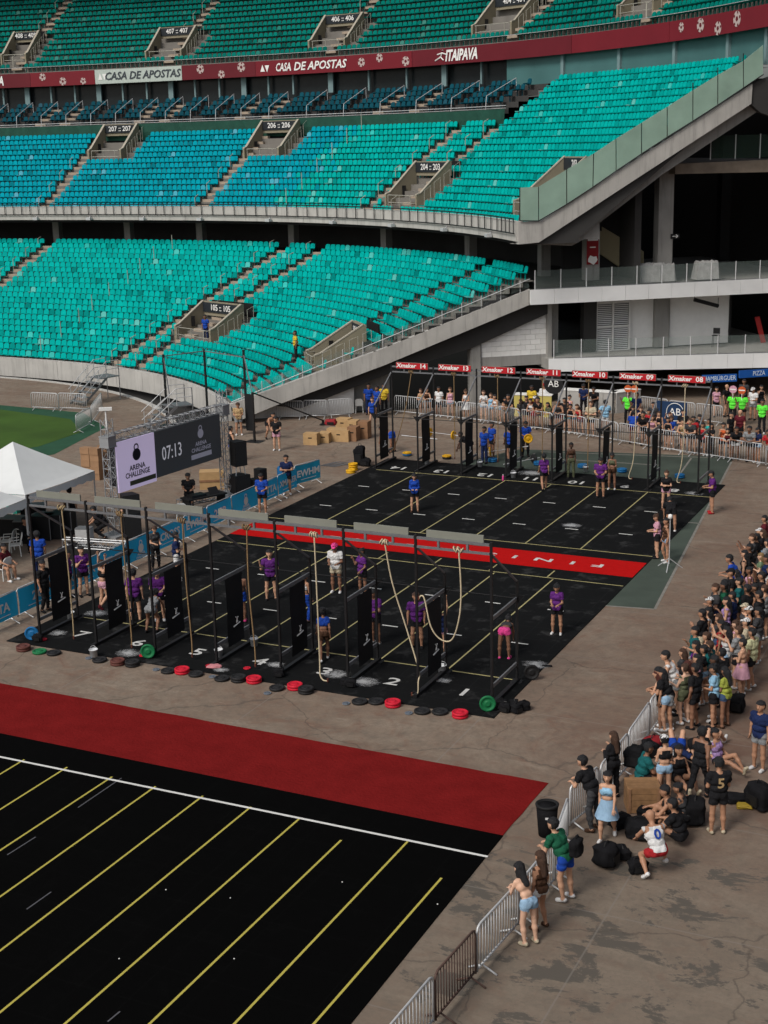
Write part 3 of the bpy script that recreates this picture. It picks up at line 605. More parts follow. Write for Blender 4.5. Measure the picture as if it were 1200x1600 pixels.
SLAB = {'turq': 'rows of turquoise plastic seats filling the lower and middle tiers', 'blue': 'rows of azure blue plastic seats in the middle tier', 'green': 'rows of green plastic seats in the upper tier above the board, coloured as roof-shaded', 'navy': 'rows of dark navy box seats below the red board'}
for key, L in SEATS.items():
    L = [t for t in L if t not in near_set]; nv = len(SV); V = np.concatenate([seat_np(t[1], t[2], t[3], t[0] == 1) for t in L])
    F = []; 
    for i in range(len(L)): F += [tuple(j + i * nv for j in f) for f in SF]
    me = bpy.data.meshes.new('seat_rows'); me.from_pydata(V.tolist(), [], F)
    at = me.attributes.new('shade', 'FLOAT', 'POINT'); at.data.foreach_set('value', np.repeat(RNG.random(len(L)), nv).astype(np.float32))
    o = link('seat_rows', me, M_SEAT[key]); tag(o, SLAB[key], 'seats', kind='stuff')
# ------------------------------------------------------------------ end wall of the stand
TB3 = TB.to_3d(); E3 = E.to_3d()
def epoly(b, pts, w, th): return b.slab([ew(s, z, w) for s, z in pts], -TB3 * th)
b = MB(); epoly(b, [(0.22, 1.16), (9.04, 3.81), (17.67, 6.72), (17.67, 5.84), (9.02, 2.84), (2.72, 0.93), (0.71, 0.23)], 1.2, .35); sp(b, 'end_wall', M_CONC)
b = MB(); epoly(b, [(2.83, 0.80), (9.18, 2.76), (17.91, 5.83), (19.00, 5.78), (19.00, 5.19), (14.31, 3.40), (9.92, 2.39), (4.28, 0.56)], .5, .3); sp(b, 'stringer', M_DARKC)
b = MB(); epoly(b, [(1.21, 0.07), (7.43, 0.03), (7.49, 2.14), (3.26, 0.93)], .1, .25); sp(b, 'white_wall', mat('off_white_wall', (.68, .68, .66), .8, var=.15))
b = MB(); b.path([ew(*(0.31, 1.28), 1.1), ew(*(9.07, 4.31), 1.1), ew(*(17.70, 7.29), 1.1)], .025, 5); sp(b, 'end_rail', M_GALV)
_a, _b2 = (0.31, 1.14), (17.70, 6.78)
for i in range(15):
    k = (i + .5) / 15; s = _a[0] + (_b2[0] - _a[0]) * k; z0 = _a[1] + (_b2[1] - _a[1]) * k
    b = MB(); b.tube(ew(s, z0 - .1, 1.1), ew(s, z0 + .65, 1.1), .025, 5); sp(b, 'end_rail_post', M_GALV)
M_EGLASS = mat('clear_glass', (.22, .28, .26), .1, alpha=.13, var=.1, spec=.5)
for i in range(15):
    k0, k1 = (i + .04) / 15, (i + .96) / 15; q = []
    for k, dz in ((k0, 0), (k1, 0), (k1, .55), (k0, .55)): q.append((_a[0] + (_b2[0] - _a[0]) * k, _a[1] + (_b2[1] - _a[1]) * k + .06 + dz))
    b = MB(); epoly(b, q, 1.1, .012); sp(b, 'end_glass', M_EGLASS)
# middle tier end: outer band, inner band, frosted glass panels
b = MB(); epoly(b, [(16.38, 10.61), (17.68, 10.60), (30.10, 17.71), (30.07, 16.64), (17.57, 9.46), (16.38, 9.40)], 3., .4); sp(b, 'end_band', M_CONC)
b = MB(); epoly(b, [(16.24, 9.39), (17.82, 9.44), (30.43, 16.73), (31.07, 16.37), (25.17, 12.93), (21.41, 10.37), (21.43, 9.45), (20.47, 9.48), (19.75, 9.15), (17.93, 9.29)], 2.3, .5); sp(b, 'inner_band', M_CONC2)
b = MB(); epoly(b, [(30.02, 17.71), (32.18, 18.40), (32.32, 15.63), (30.72, 16.15), (30.07, 16.64)], 2.9, .4); sp(b, 'end_band', M_DARKC)
M_FROST = mat('frosted_green_glass', (.30, .44, .36), .4, var=.3, scale=.9, alpha=.9)
gt = [(16.46, 12.46), (17.52, 12.47), (19.15, 13.35), (20.71, 14.16), (22.00, 14.92), (23.49, 15.74), (24.99, 16.56), (26.49, 17.42), (27.95, 18.21), (29.46, 18.94), (30.63, 19.78)]
gb = [(16.46, 10.68), (17.53, 10.64), (19.17, 11.49), (20.69, 12.37), (22.04, 13.20), (23.53, 14.09), (25.03, 14.95), (26.54, 15.78), (28.01, 16.61), (29.53, 17.51), (30.70, 18.21)]
for i in range(10):
    f = lambda a, b_, k: (a[0] + (b_[0] - a[0]) * k, a[1] + (b_[1] - a[1]) * k)
    b = MB(); epoly(b, [f(gb[i], gb[i + 1], .02), f(gb[i], gb[i + 1], .98), f(gt[i], gt[i + 1], .98), f(gt[i], gt[i + 1], .02)], 3.06, .02); sp(b, 'glass_panel', M_FROST)
    b = MB(); b.bar(ew(*gb[i], 3.02), ew(gt[i][0], gt[i][1] + (.4 if i in (7, 8, 9) else 0), 3.02), .05, .05); sp(b, 'glass_post', M_BLACKST)
b = MB(); b.path([ew(*p, 3.08) for p in gb], .03, 5); sp(b, 'glass_rail', M_BLACKST)

# ------------------------------------------------------------------ concourse building beyond the end wall
W0 = 1.6
conc = thing('concourse_building', 'grey concrete concourse building with white fascias and glass railings beside the stand', 'building', ew(26, 0, W0))
_ci = Matrix.Translation(-ew(26, 0, W0))
def cp_(b, name, m, parent=None, smooth=False):
    b.v = [tuple(_ci @ Vector(p)) for p in b.v]; return b.build(name, m, parent or conc, smooth)
M_FASC = mat('white_fascia', (.68, .69, .69), .6, var=.22, scale=.6)
zu1, zu0 = (20.31, 6.71)[1], (20.31, 5.87)[1]
s_a, s_z = (17.57, 6.65)[0], (32.31, 6.54)[0] + 4
n = 13
for i in range(n):
    a_, c_ = s_a + (s_z - s_a) * i / n, s_a + (s_z - s_a) * (i + 1) / n
    b = MB(); epoly(b, [(a_ + .008, zu0), (c_ - .008, zu0), (c_ - .008, zu1), (a_ + .008, zu1)], W0, .12); cp_(b, 'fascia_panel', M_FASC)
def hslab(b, s0, s1, w0, w1, z0, z1): return b.slab([ew(s0, z0, w0), ew(s1, z0, w0), ew(s1, z0, w1), ew(s0, z0, w1)], (0, 0, z1 - z0))
b = MB(); hslab(b, s_a, s_z, W0 - .125, -16, zu0 + .08, zu1 - .06); cp_(b, 'upper_floor', M_CONC2)
def railing(s0, s1, z, wf, h=1.1, step=1.55, cap=True):
    s = s0; k = 0
    while s < s1:
        b = MB(); b.bar(ew(s, z, wf(s)), ew(s, z + h, wf(s)), .05, .05); cp_(b, 'railing_post', M_GALV)
        if s + step <= s1:
            b = MB(); b.slab([ew(s + .05, z + .06, wf(s)), ew(s + step - .05, z + .06, wf(s + step)), ew(s + step - .05, z + h - .03, wf(s + step)), ew(s + .05, z + h - .03, wf(s))], -TB3 * .015); cp_(b, 'railing_glass', M_EGLASS)
        s += step; k += 1
    b = MB(); b.bar(ew(s0, z + .03, wf(s0)), ew(s1, z + .03, wf(s1)), .04, .04); cp_(b, 'railing_foot', M_GREYST)
railing(s_a + .3, s_z, zu1, lambda s: W0 - .1)
# lower balcony, its face turned slightly
sl0, sl1 = (18.71, 2.37)[0], (31.15, 2.40)[0]; wf2 = lambda s: 1.6 + (s - sl0) * (2.6 / (sl1 - sl0))
zl1, zl0 = (18.71, 2.71)[1], (18.71, 1.96)[1]
n = 11; se = sl1 + 3.5
for i in range(n):
    a_, c_ = sl0 + (se - sl0) * i / n + .008, sl0 + (se - sl0) * (i + 1) / n - .008
    b = MB(); b.slab([ew(a_, zl0 - .12 * i / n, wf2(a_)), ew(c_, zl0 - .12 * (i + 1) / n, wf2(c_)), ew(c_, zl1, wf2(c_)), ew(a_, zl1, wf2(a_))], -TB3 * .12); cp_(b, 'fascia_panel', M_FASC)
b = MB(); b.slab([ew(sl0, zl0 + .1, wf2(sl0) - .13), ew(se, zl0 + .1, wf2(se) - .13), ew(se, zl0 + .1, -16), ew(sl0, zl0 + .1, -16)], (0, 0, zl1 - zl0 - .16)); cp_(b, 'lower_floor', M_CONC2)
railing(sl0 + .3, se, zl1, lambda s: wf2(s) - .1)
# the set-back wall between the two floors
def wbox(px0, px1, w, th, m, name, z0=None, z1=None):
    b = MB(); epoly(b, [(px0, z0), (px1, z0), (px1, z1), (px0, z1)], w, th); return cp_(b, name, m)
zf_, zc_ = zl1, zu0 + .06
wbox((19.45, 3.94)[0], (19.97, 3.92)[0], -.4, .6, M_CONC2, 'column', zf_, zc_)
wbox((21.57, 3.83)[0], (22.38, 3.79)[0], -.4, .6, M_DARKC, 'column', zf_, zc_)
wbox((26.09, 3.60)[0], (27.00, 3.55)[0], -.4, .6, M_CONC2, 'column', zf_, zc_)
wbox((24.66, 3.64)[0], (26.18, 3.56)[0], -.7, .2, mat('white_partition', (.8, .8, .78), .7, var=.08), 'partition', zf_, zc_)
wbox((27.17, 3.50)[0], (31.04, 3.30)[0], -.7, .2, mat('white_partition'), 'partition', zf_, zc_)
wbox((31.03, 3.31)[0], (31.16, 3.31)[0], -.6, .3, M_BLACKST, 'door_frame', zf_, zc_)
b = MB(); p1 = (32.65, 4.25); p2 = (33.15, 2.66); b.bar(ew(*p1, -.2), ew(*p2, -.2), .3, .08); cp_(b, 'red_banner', mat('red_vinyl', (.3, .02, .02), .5))
lv0, lv1 = (22.41, 4.16), (24.52, 4.05); lz0, lz1 = (22.43, 2.67)[1], (22.39, 5.56)[1]
wbox(lv0[0], lv1[0], -.85, .05, M_BLACK, 'louvre_backing', lz0, lz1)
for k in (0, .5, 1):
    s = lv0[0] + (lv1[0] - lv0[0]) * k; wbox(s - .05, s + .05, -.48, .12, M_WHITE, 'louvre_frame', lz0, lz1)
    z = lz0 + (lz1 - lz0) * k; wbox(lv0[0], lv1[0], -.5, .1, M_WHITE, 'louvre_frame', z - .05, z + .05)
for k in range(26):
    if k in (0, 13): continue
    z = lz0 + (lz1 - lz0) * k / 26
    for h in (0, 1):
        s0 = lv0[0] + (lv1[0] - lv0[0]) * h / 2 + .06; s1 = s0 + (lv1[0] - lv0[0]) / 2 - .12
        b = MB(); b.slab([ew(s0, z - .02, -.6), ew(s1, z - .02, -.6), ew(s1, z + .045, -.62), ew(s0, z + .045, -.62)], -TB3 * .02); cp_(b, 'louvre_slat', mat('slat_white', (.7, .71, .71), .6))
for px in ((20.99, 5.39)[0], (22.88, 5.30)[0], (25.31, 5.26)[0], (29.54, 5.36)[0]):
    b = MB(); b.lathe(ew(px, zc_ - .1, -.1), [(.16, 0), (.14, .06), (.05, .1)], 10); cp_(b, 'ceiling_lamp', M_WHITE)
b = MB(); p1 = ew(*(28.12, 5.58), .6); p2 = ew(*(29.66, 5.13), .6); b.tube(p1, p2, .12, 10); b.bar(p2 + Vector((0, 0, .5)), p2, .03, .03); b.bar(p1 + Vector((0, 0, .5)), p1, .03, .03); cp_(b, 'duct', M_BLACKST)
# ground floor piers, block wall and beams left of the balcony
wbox((14.37, 2.82)[0], (14.95, 2.79)[0], .4, .7, M_CONC2, 'column', 0, (14.53, 3.74)[1])
wbox((18.98, 2.59)[0], (19.22, 2.58)[0], .6, .8, M_CONC2, 'column', 0, zc_)
wbox((14.36, 2.81)[0], (19.17, 2.54)[0], .3, .5, M_CONC2, 'beam', (16.89, 2.22)[1], (16.89, 2.82)[1])
M_BLOCK = mat('white_block', (.74, .74, .72), .75, var=.1, rnd=.07)
bz0 = (16.90, 2.81)[1]; zt = lambda s: (15.01, 4.40)[1] + (s - (15.01, 4.40)[0]) * ((19.05, 5.35)[1] - (15.01, 4.40)[1]) / ((19.05, 5.35)[0] - (15.01, 4.40)[0])
bs0, bs1 = (15.04, 4.25)[0], (19.10, 4.04)[0]; row = 0; z = bz0
while z < zt(bs1):
    s = bs0 - (.3 if row % 2 else 0)
    while s < bs1:
        a_, c_ = max(s, bs0) + .008, min(s + .6, bs1) - .008
        if c_ - a_ > .05:
            h0, h1 = min(z + .292, zt(a_)), min(z + .292, zt(c_))
            if h0 > z + .03: b = MB(); epoly(b, [(a_, z + .008), (c_, z + .008), (c_, h1), (a_, h0)], .25 + random.uniform(0, .006), .15); cp_(b, 'block', M_BLOCK)
        s += .6
    z += .3; row += 1
wbox(bs0, bs1, .2, .2, M_CONC2, 'block_wall_core', bz0, (15.04, 4.25)[1])
wbox((7.50, 0.92)[0], (9.73, 0.78)[0], -.6, .3, M_CONC2, 'recess_wall', 0, (9.77, 2.64)[1])
# open upper level: columns, stair flank, beam
wbox((21.25, 8.41)[0], (22.11, 8.37)[0], .6, .6, M_CONC2, 'column', zu1, (21.62, 10.03)[1] + .8)
po = wbox((21.30, 8.41)[0], (22.00, 8.38)[0], .68, .04, mat('red_poster', (.22, .012, .016), .5), 'poster', (21.62, 7.92)[1], (21.60, 9.45)[1])
ps = ((21.29, 8.41)[0] + (21.99, 8.39)[0]) / 2
for (zz, hh, ww) in (((21.59, 9.27)[1], .12, .62), ((21.60, 8.87)[1], .06, .35)):
    b = MB(); epoly(b, [(ps - ww / 2, zz), (ps + ww / 2, zz), (ps + ww / 2, zz + hh), (ps - ww / 2, zz + hh)], .72, .02); cp_(b, 'poster_print', M_SIGNW)
b = MB(); zc = (21.61, 8.18)[1]; b.add([ew(ps + .3 * math.cos(k * .7), zc + .3 * math.sin(k * .7) * (1 if k % 2 else .6), .72) for k in range(9)], [tuple(range(9))]); cp_(b, 'poster_print', M_SIGNW)
b = MB(); epoly(b, [(22.72, 10.02), (25.53, 8.39), (25.57, 6.92), (24.91, 6.95), (22.74, 8.39)], -1., .25); cp_(b, 'stair_flank', mat('beige_flank', (.30, .26, .16), .8))
wbox((25.85, 10.41)[0], (26.77, 10.38)[0], .3, .7, M_CONC2, 'column', zu1, (26.21, 13.23)[1] + 1)
b = MB(); epoly(b, [(26.39, 13.45), (33.82, 13.55), (33.86, 12.82), (26.41, 12.88)], 1.2, 16); cp_(b, 'upper_beam', mat('stained_concrete', (.2, .165, .13), .85, var=.5, scale=1.5))
zz = (28.41, 13.61)[1]
for i in range(6):
    s = (28.61, 13.61)[0] + i * 1.55; b = MB(); b.bar(ew(s, zz, 1.1), ew(s, zz + 1.4, 1.1), .05, .05); cp_(b, 'railing_post', M_GALV)
    b = MB(); epoly(b, [(s + .05, zz + .06), (s + 1.5, zz + .06), (s + 1.5, zz + 1.35), (s + .05, zz + 1.35)], 1.1, .015); cp_(b, 'railing_glass', mat('dim_glass', (.03, .06, .045), .15, alpha=.35))
b = MB(); s, z = (26.90, 9.31); epoly(b, [(s - .28, z - .14), (s + .28, z - .14), (s + .28, z + .14), (s - .28, z + .14)], .35, .03); cp_(b, 'exit_sign', mat('exit_black', (.02, .02, .02), .5))
b = MB()
for (x0, y0, x1, y1) in ((-.18, 0, .16, 0), (.16, 0, .04, .1), (.16, 0, .04, -.1)): b.tube(ew(s + x0, z + y0, .37), ew(s + x1, z + y1, .37), .022, 5)
cp_(b, 'exit_arrow', M_SIGNW)
# deep interior: shade put into the near-black colour of walls and columns
b = MB(); epoly(b, [(25, 0), (58, 0), (58, 17.4), (31, 17.4), (25, 13.0)], -17, .3); cp_(b, 'interior_wall', mat('shaded_interior_grey', (.026, .026, .026), .95))
b = MB(); b.slab([ew(44, 0, 12), ew(44, 0, -17), ew(44, 17.4, -17), ew(44, 17.4, 12)], E3 * .3); cp_(b, 'interior_wall', mat('shaded_interior_grey', (.026, .026, .026), .95))
b = MB(); epoly(b, [(20.5, 5.7), (24, 5.7), (24, 13.3), (20.5, 9.4)], -1.25, .2); cp_(b, 'interior_wall', mat('shaded_interior_grey', (.026, .026, .026), .95))
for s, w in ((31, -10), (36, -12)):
    b = MB(); p = ew(s, 0, w); zt_ = min(16, Zmid(s) - 1.2); b.box((p.x, p.y, zt_ / 2), (.7, .7, zt_), EA); cp_(b, 'column', mat('shaded_interior_grey', (.026, .026, .026), .95))
b = MB(); epoly(b, [(20.0, 0), (44, 0), (44, zl0), (20.0, zl0)], -9, .3); cp_(b, 'ground_floor_wall', mat('shaded_interior_grey', (.026, .026, .026), .95))
# furniture left on the balcony
for (s, z, w, tint) in (((26.13, 7.16)[0], zu1, .3, 1), ((28.98, 7.19)[0], zu1, .2, 1), ((25.21, 7.12)[0], zu1, .4, 1)):
    t = thing('covered_furniture', ('crumpled plastic sheet over furniture on the upper balcony near the column' if s < (25.93, 7.17)[0] + .2 else 'crumpled grey plastic sheeting bundled behind the upper glass railing') if s != (28.98, 7.19)[0] else 'wide crumpled plastic sheet draped over boxes at the right of the upper balcony', 'plastic sheet', ew(s, z, w))
    bm = bmesh.new(); bmesh.ops.create_grid(bm, x_segments=9, y_segments=6, size=.5)
    for v in bm.verts:
        r = max(abs(v.co.x), abs(v.co.y)) * 2; v.co = Vector((v.co.x * 1.6, v.co.y * 1.0, (1.05 if r < .8 else .03) + random.uniform(-.12, .1) * (r < .8)))
    me = bpy.data.meshes.new('sheet'); bm.to_mesh(me); bm.free(); link('sheet', me, mat('plastic_sheet', (.4, .4, .39), .3, var=.4, scale=3), t, rz=EA)
t = thing('plastic_chair', 'dark bar chair standing behind the lower glass balcony', 'chair', ew((29.48, 2.87)[0], zl1, .8))
b = MB(); b.box((0, 0, .7), (.4, .4, .04)); b.build('seat', M_BLACKST, t); b = MB(); b.box((0, .2, .95), (.4, .04, .35)); b.build('backrest', M_BLACKST, t)
for dx in (-.17, .17):
    for dy in (-.17, .17): MB().tube((dx, dy, 0), (dx * .9, dy * .9, .7), .015).build('leg', M_BLACKST, t)
# ------------------------------------------------------------------ competition rigs
HT, HS, DB = 4.65, 3.02, 1.96
M_BOARDB = mat('board_back', (.2, .205, .175), .6, var=.12)
M_XRED = mat('sponsor_red', (.42, .015, .022), .45, var=.08)
def rig(name, label, y0, sgn, x0, red, nums):
    """sgn=1: short uprights towards +y"""
    t = thing(name, label, 'rig', (x0, y0, .024))
    ps = .064
    for i in range(8):
        x = -i * WL
        MB().box((x, 0, HT / 2), (ps, ps, HT)).build('tall_upright', M_BLACKST, t)
        MB().box((x, sgn * DB, HS / 2), (ps, ps, HS)).build('short_upright', M_BLACKST, t)
        MB().bar((x, sgn * .05, 4.28), (x, sgn * DB, HS - .02), .052, .052).build('brace', M_GREYST, t)
        for z in (2.5, .56):
            MB().bar((x, sgn * .045, z), (x, sgn * (DB - .045), z), .045, .105).build('side_beam', M_GREYST, t)
        MB().bar((x, sgn * -.25, .045), (x, sgn * (DB + .12), .045), .12, .09).build('foot_beam', M_BLACKST, t)
        MB().prism([(x - .16, sgn * DB - .16), (x + .16, sgn * DB - .16), (x + .16, sgn * DB + .16), (x - .16, sgn * DB + .16)], 0, .02).build('foot_plate', M_BLACKST, t)
        MB().slab([(x - .22, sgn * DB, 2.6), (x + .22, sgn * DB, 2.6), (x, sgn * DB, 2.3)], (0, .03, 0)).build('gusset', M_BLACKST, t)
    for i in range(7):
        xa, xb = -i * WL - .045, -(i + 1) * WL + .045
        for z, th in ((HT - .08, .07), (HT - .33, .06)): MB().bar((xa, 0, z), (xb, 0, z), .06, th).build('top_beam', M_GREYST, t)
        for k in (.3, .7): MB().bar((xa + (xb - xa) * k, 0, HT - .12), (xa + (xb - xa) * k, 0, HT - .3), .06, .06).build('beam_spacer', M_GREYST, t)
        MB().tube((xa, sgn * DB, 2.5), (xb, sgn * DB, 2.5), .017, 8).build('pull_up_bar', M_BLACKST, t)
        xc = (xa + xb) / 2; off = .03
        bd = MB().box((xc + off, sgn * .075, HT + .0), (1.66, .05, .3)).build('name_board', M_BOARDB, t)
        MB().box((xc + off, sgn * .105, HT + .0), (1.64, .006, .285)).build('board_face', M_XRED, bd)
        M = frame((xc + off + .3 * sgn * 1, sgn * .111, HT + .0), (-sgn, 0, 0), (0, 0, 1))
        lettering('lettering', 'Xmaker', M, .27, M_SIGNW, bd, sx=1.15, bold=.03, ext=.002, shear=.15)
        M = frame((xc + off - .56 * sgn, sgn * .111, HT + .0), (-sgn, 0, 0), (0, 0, 1))
        lettering('lettering', nums[i], M, .3, M_SIGNW, bd, sx=1.1, bold=.025, ext=.002)
    return t
near_rig = rig('competition_rig', 'near black steel pull-up rig with pale board backs over lanes one to seven', 0., 1, 0., False, ['%02d' % (k + 1) for k in range(7)])
far_rig = rig('competition_rig', 'far black steel pull-up rig with red numbered boards over lanes eight to fourteen', 27.5, -1, -.4, True, ['%02d' % (k + 8) for k in range(7)])

# hanging black banners with a small white mark
M_BANN = mat('black_banner', (.010, .0105, .012), .7, var=.3)
ORD = ['first', 'second', 'third', 'fourth', 'fifth', 'sixth', 'seventh', 'eighth']
def banner(x, y0, sgn, label, group):
    yc = y0 + sgn * (DB * .56)
    t = thing('banner', label, 'banner', (x + .05, yc, .32), 0, group)
    v = []; n = 7
    for i in range(n):
        for j in (0, 1): v.append((.012 * math.sin(i * 1.1 + x), (-.5 if j == 0 else .5) * .92, 2.14 * i / (n - 1)))
    b = MB(); b.add(v, [(2 * i, 2 * i + 1, 2 * i + 3, 2 * i + 2) for i in range(n - 1)]); k = len(v); b.add([(x_ - .012, y_, z_) for x_, y_, z_ in v], [(2 * i + 2, 2 * i + 3, 2 * i + 1, 2 * i) for i in range(n - 1)])
    b.build('cloth', M_BANN, t)
    m = MB()
    for (y1, z1, y2, z2, r) in ((-.3, .42, .3, .5, .035), (-.02, .55, .05, .72, .03), (.05, .72, -.06, .86, .025), (.05, .72, .14, .84, .022), (-.02, .55, .12, .6, .022)):
        m.tube((.03, y1 * .62, .32 + z1 * .62), (.03, y2 * .62, .32 + z2 * .62), r * .62, 5)
    m.build('emblem', M_SIGNW, t)
    return t
for i in range(7):
    banner(-(i + 1) * WL, 0, 1, 'black banner with white mark on the near rig, %s from the right' % ORD[i], 'banners on the near rig')
for i in range(8):
    if i == 0: continue
    banner(-.4 - i * WL, 27.5, -1, 'black banner with white mark on the far rig, %s from the right' % ORD[i - 1], 'banners on the far rig')

# climbing ropes
M_ROPE = mat('sisal_rope', (.34, .26, .15), .9, var=.25, scale=20)
M_ROPEW = mat('pale_rope', (.52, .44, .30), .9, var=.2, scale=20)
M_ROPED = mat('brown_rope', (.23, .15, .075), .9, var=.25, scale=20)
def rope(x, y, pts, m, label, group, r=.021):
    t = thing('climbing_rope', label, 'rope', (x, y, 0), 0, group)
    P_ = [Vector(p) for p in pts]; Q = []
    for i in range(len(P_) - 1):
        p0, p1, p2, p3 = P_[max(i - 1, 0)], P_[i], P_[i + 1], P_[min(i + 2, len(P_) - 1)]
        for k in range(6):
            u = k / 6; Q.append(.5 * ((2 * p1) + (p2 - p0) * u + (2 * p0 - 5 * p1 + 4 * p2 - p3) * u * u + (3 * p1 - p0 - 3 * p2 + p3) * u ** 3))
    Q.append(P_[-1]); MB().path(Q, r, 6).build('rope', m, t, True)
    k = MB(); top = pts[0]
    for j in range(4):
        tw = random.uniform(-.06, .06); a = [(top[0] - .11 + .065 * j + tw * math.sin(a_), top[1] + .06 * math.cos(a_), top[2] + .03 + .07 * math.sin(a_) - .02 * (j % 2)) for a_ in np.linspace(0, 2 * math.pi, 9)]; k.path(a, .02, 5)
    k.build('knot', m, t, True)
    MB().lathe((pts[-1][0], pts[-1][1], pts[-1][2] - .03), [(.026, 0), (.028, .1)], 7).build('end_cap', mat('rope_whipping', (.10, .03, .02), .8), t)
zt = HT - .3
for i in range(7):
    x = -i * WL - .93; k = i
    if i == 0: pts, m = [(0, 0, zt), (0.05, .0, 3.2), (-.02, 0, 2.4), (-.28, .1, 1.75), (-.62, .1, 1.72), (-.86, 0, 2.1), (-1.02, -.02, 2.85), (-1.13, .0, 2.95), (-1.2, .0, 2.85)], M_ROPEW
    elif i == 1: pts, m = [(0, 0, zt), (.15, .1, 3.2), (.5, .2, 1.9), (.9, .1, .75), (.98, -.1, .45), (.95, -.1, .1), (.8, -.15, .06)], M_ROPEW
    elif i == 2: pts, m = [(0, 0, zt), (.02, 0, 2.5), (.03, 0, .6), (.04, -.03, .2), (.16, -.08, .06), (.32, -.1, .06)], M_ROPEW
    else: pts, m = [(0, 0, zt), (.03 * (i - 4), 0, 2.6), (.06, .02, .7), (.08, -.03, .15)], (M_ROPED if i < 6 else M_ROPE)
    rope(x, 0., pts, m, ['thick pale rope looped up onto the banner beam above lane one', 'pale rope pulled sideways to the upright of lane two', 'pale rope hanging straight down with its tail on lane three', 'brown rope hanging over lane four of the near rig', 'brown rope hanging over lane five of the near rig', 'brown rope hanging over lane six of the near rig', 'light brown rope hanging over lane seven at the left end'][i], 'ropes on the near rig')
for i in range(7):
    x = -.4 - i * WL - 1.15; m = M_ROPEW if i < 2 else M_ROPED
    pts = [(0, 0, zt), (0, 0, 2.4), (-.05, -.05, .9), (-.2, -.2, .12), (-.02, -.3, .06)] if i < 2 else ([(0, 0, zt), (-.3, -.1, 2.6), (-.75, -.3, .9), (-.95, -.6, .45)] if i == 6 else [(0, 0, zt), (.01, 0, 2.2), (.0, 0, .3)])
    rope(x, 27.5, pts, m, 'rope hanging from the far rig below the board of lane ' + ['eight', 'nine', 'ten', 'eleven', 'twelve', 'thirteen', 'fourteen'][i], 'ropes on the far rig')

# bumper plates, buckets, chalk
def plate_mesh(key, R_, th):
    b = MB(); b.lathe((0, 0, 0), [(.03, 0), (R_ * .9, 0), (R_, th * .15), (R_, th * .85), (R_ * .93, th), (R_ * .78, th), (R_ * .74, th * .8), (R_ * .36, th * .8), (R_ * .33, th), (.06, th * 1.02), (.03, th)], 22); return b.mesh(key, True)
PM = {'big': plate_mesh('bumper_plate', .225, .075), 'small': plate_mesh('change_plate', .11, .03)}
PC = {'black': mat('plate_black', (.016, .016, .017), .55), 'red': mat('plate_red', (.5, .012, .03), .5), 'green': mat('plate_green', (.01, .14, .05), .5), 'blue': mat('plate_blue', (.01, .12, .30), .5), 'brown': mat('plate_brown', (.10, .035, .028), .55), 'yellow': mat('plate_yellow', (.62, .33, .01), .5), 'grey': mat('plate_grey', (.12, .14, .17), .5)}
def plate(p, c, label, z=0., kind='big', tilt=None, group='weight plates'):
    o = link('bumper_plate' if kind == 'big' else 'change_plate', PM[kind], PC[c]); o.location = (p[0], p[1], z)
    if tilt: o.rotation_euler = tilt
    tag(o, label, 'weight plate', group); return o
row = [((-15.10, -1.19), 'brown', 2), ((-14.48, -1.19), 'green', 1), ((-13.99, -1.12), 'black', 1), ((-12.28, -1.10), 'black', 1), ((-11.60, -1.12), 'brown', 2), ((-11.12, -1.04), 'black', 2), ((-9.81, -1.09), 'black', 1), ((-9.38, -1.00), 'red', 2), ((-8.90, -1.01), 'black', 1), ((-7.99, -1.03), 'black', 1), ((-7.49, -0.93), 'black', 2), ((-7.02, -0.85), 'red', 2), ((-6.13, -1.08), 'black', 1), ((-5.67, -0.85), 'red', 2), ((-5.24, -0.99), 'black', 2), ((-3.49, -1.10), 'black', 1), ((-3.07, -0.92), 'black', 1), ((-2.54, -0.96), 'red', 2), ((-1.61, -1.07), 'black', 1), ((-1.14, -0.93), 'black', 1), ((-0.54, -0.97), 'red', 2)]
nm = ['at the far left end', 'beside the leftmost plate', 'third along the front edge', 'beside the white cup', 'left of a black plate below lane six', 'right of the brown plate below lane six', 'left of the red plate below lane five', 'between two black plates below lane five', 'right of the red plate below lane five', 'first of three below lane four', 'second of three below lane four', 'last of three below lane four', 'first of three below lane three', 'second of three below lane three', 'last of three below lane three', 'first of three below lane two', 'second of three below lane two', 'last of three below lane two', 'first of three below lane one', 'second of three below lane one', 'last of three below lane one']
for (p, c, n), d in zip(row, nm):
    for k in range(n):
        plate(p, c, '%s bumper plate %s' % (c, d) + ((', upper of two' if k else ', lower of two') if n == 2 else ''), .005 + k * .078, group='plates lying along the front edge of the near rig')
for p, d in (((-12.73, -1.04), 'lane seven'), ((-10.24, -1.09), 'lane six'), ((-8.36, -0.96), 'lane five'), ((-6.21, -1.48), 'lane four'), ((-3.80, -1.32), 'lane three'), ((-1.91, -1.29), 'lane two')):
    plate(p, 'grey', 'small grey change plate on the concrete below ' + d, .004, 'small', group='small plates before the near rig')
UPT = (0, R(90), 0)
for (x, y, z, c, lab) in ((.02, -.38, .26, 'green', 'green plate loaded upright at the foot of the right end upright'), (-11.0, -.38, .26, 'green', 'green plate standing upright at the rig foot between lanes five and six'), (-15.4, -.38, .26, 'blue', 'blue plate standing upright at the left end of the near rig'), (.32, 2.3, .25, 'black', 'black plate standing behind the short upright at lane one')):
    o = plate((x, y), c, lab, z, tilt=(R(90), 0, R(25)), group='plates stored on the rig feet'); o.location.x -= .0
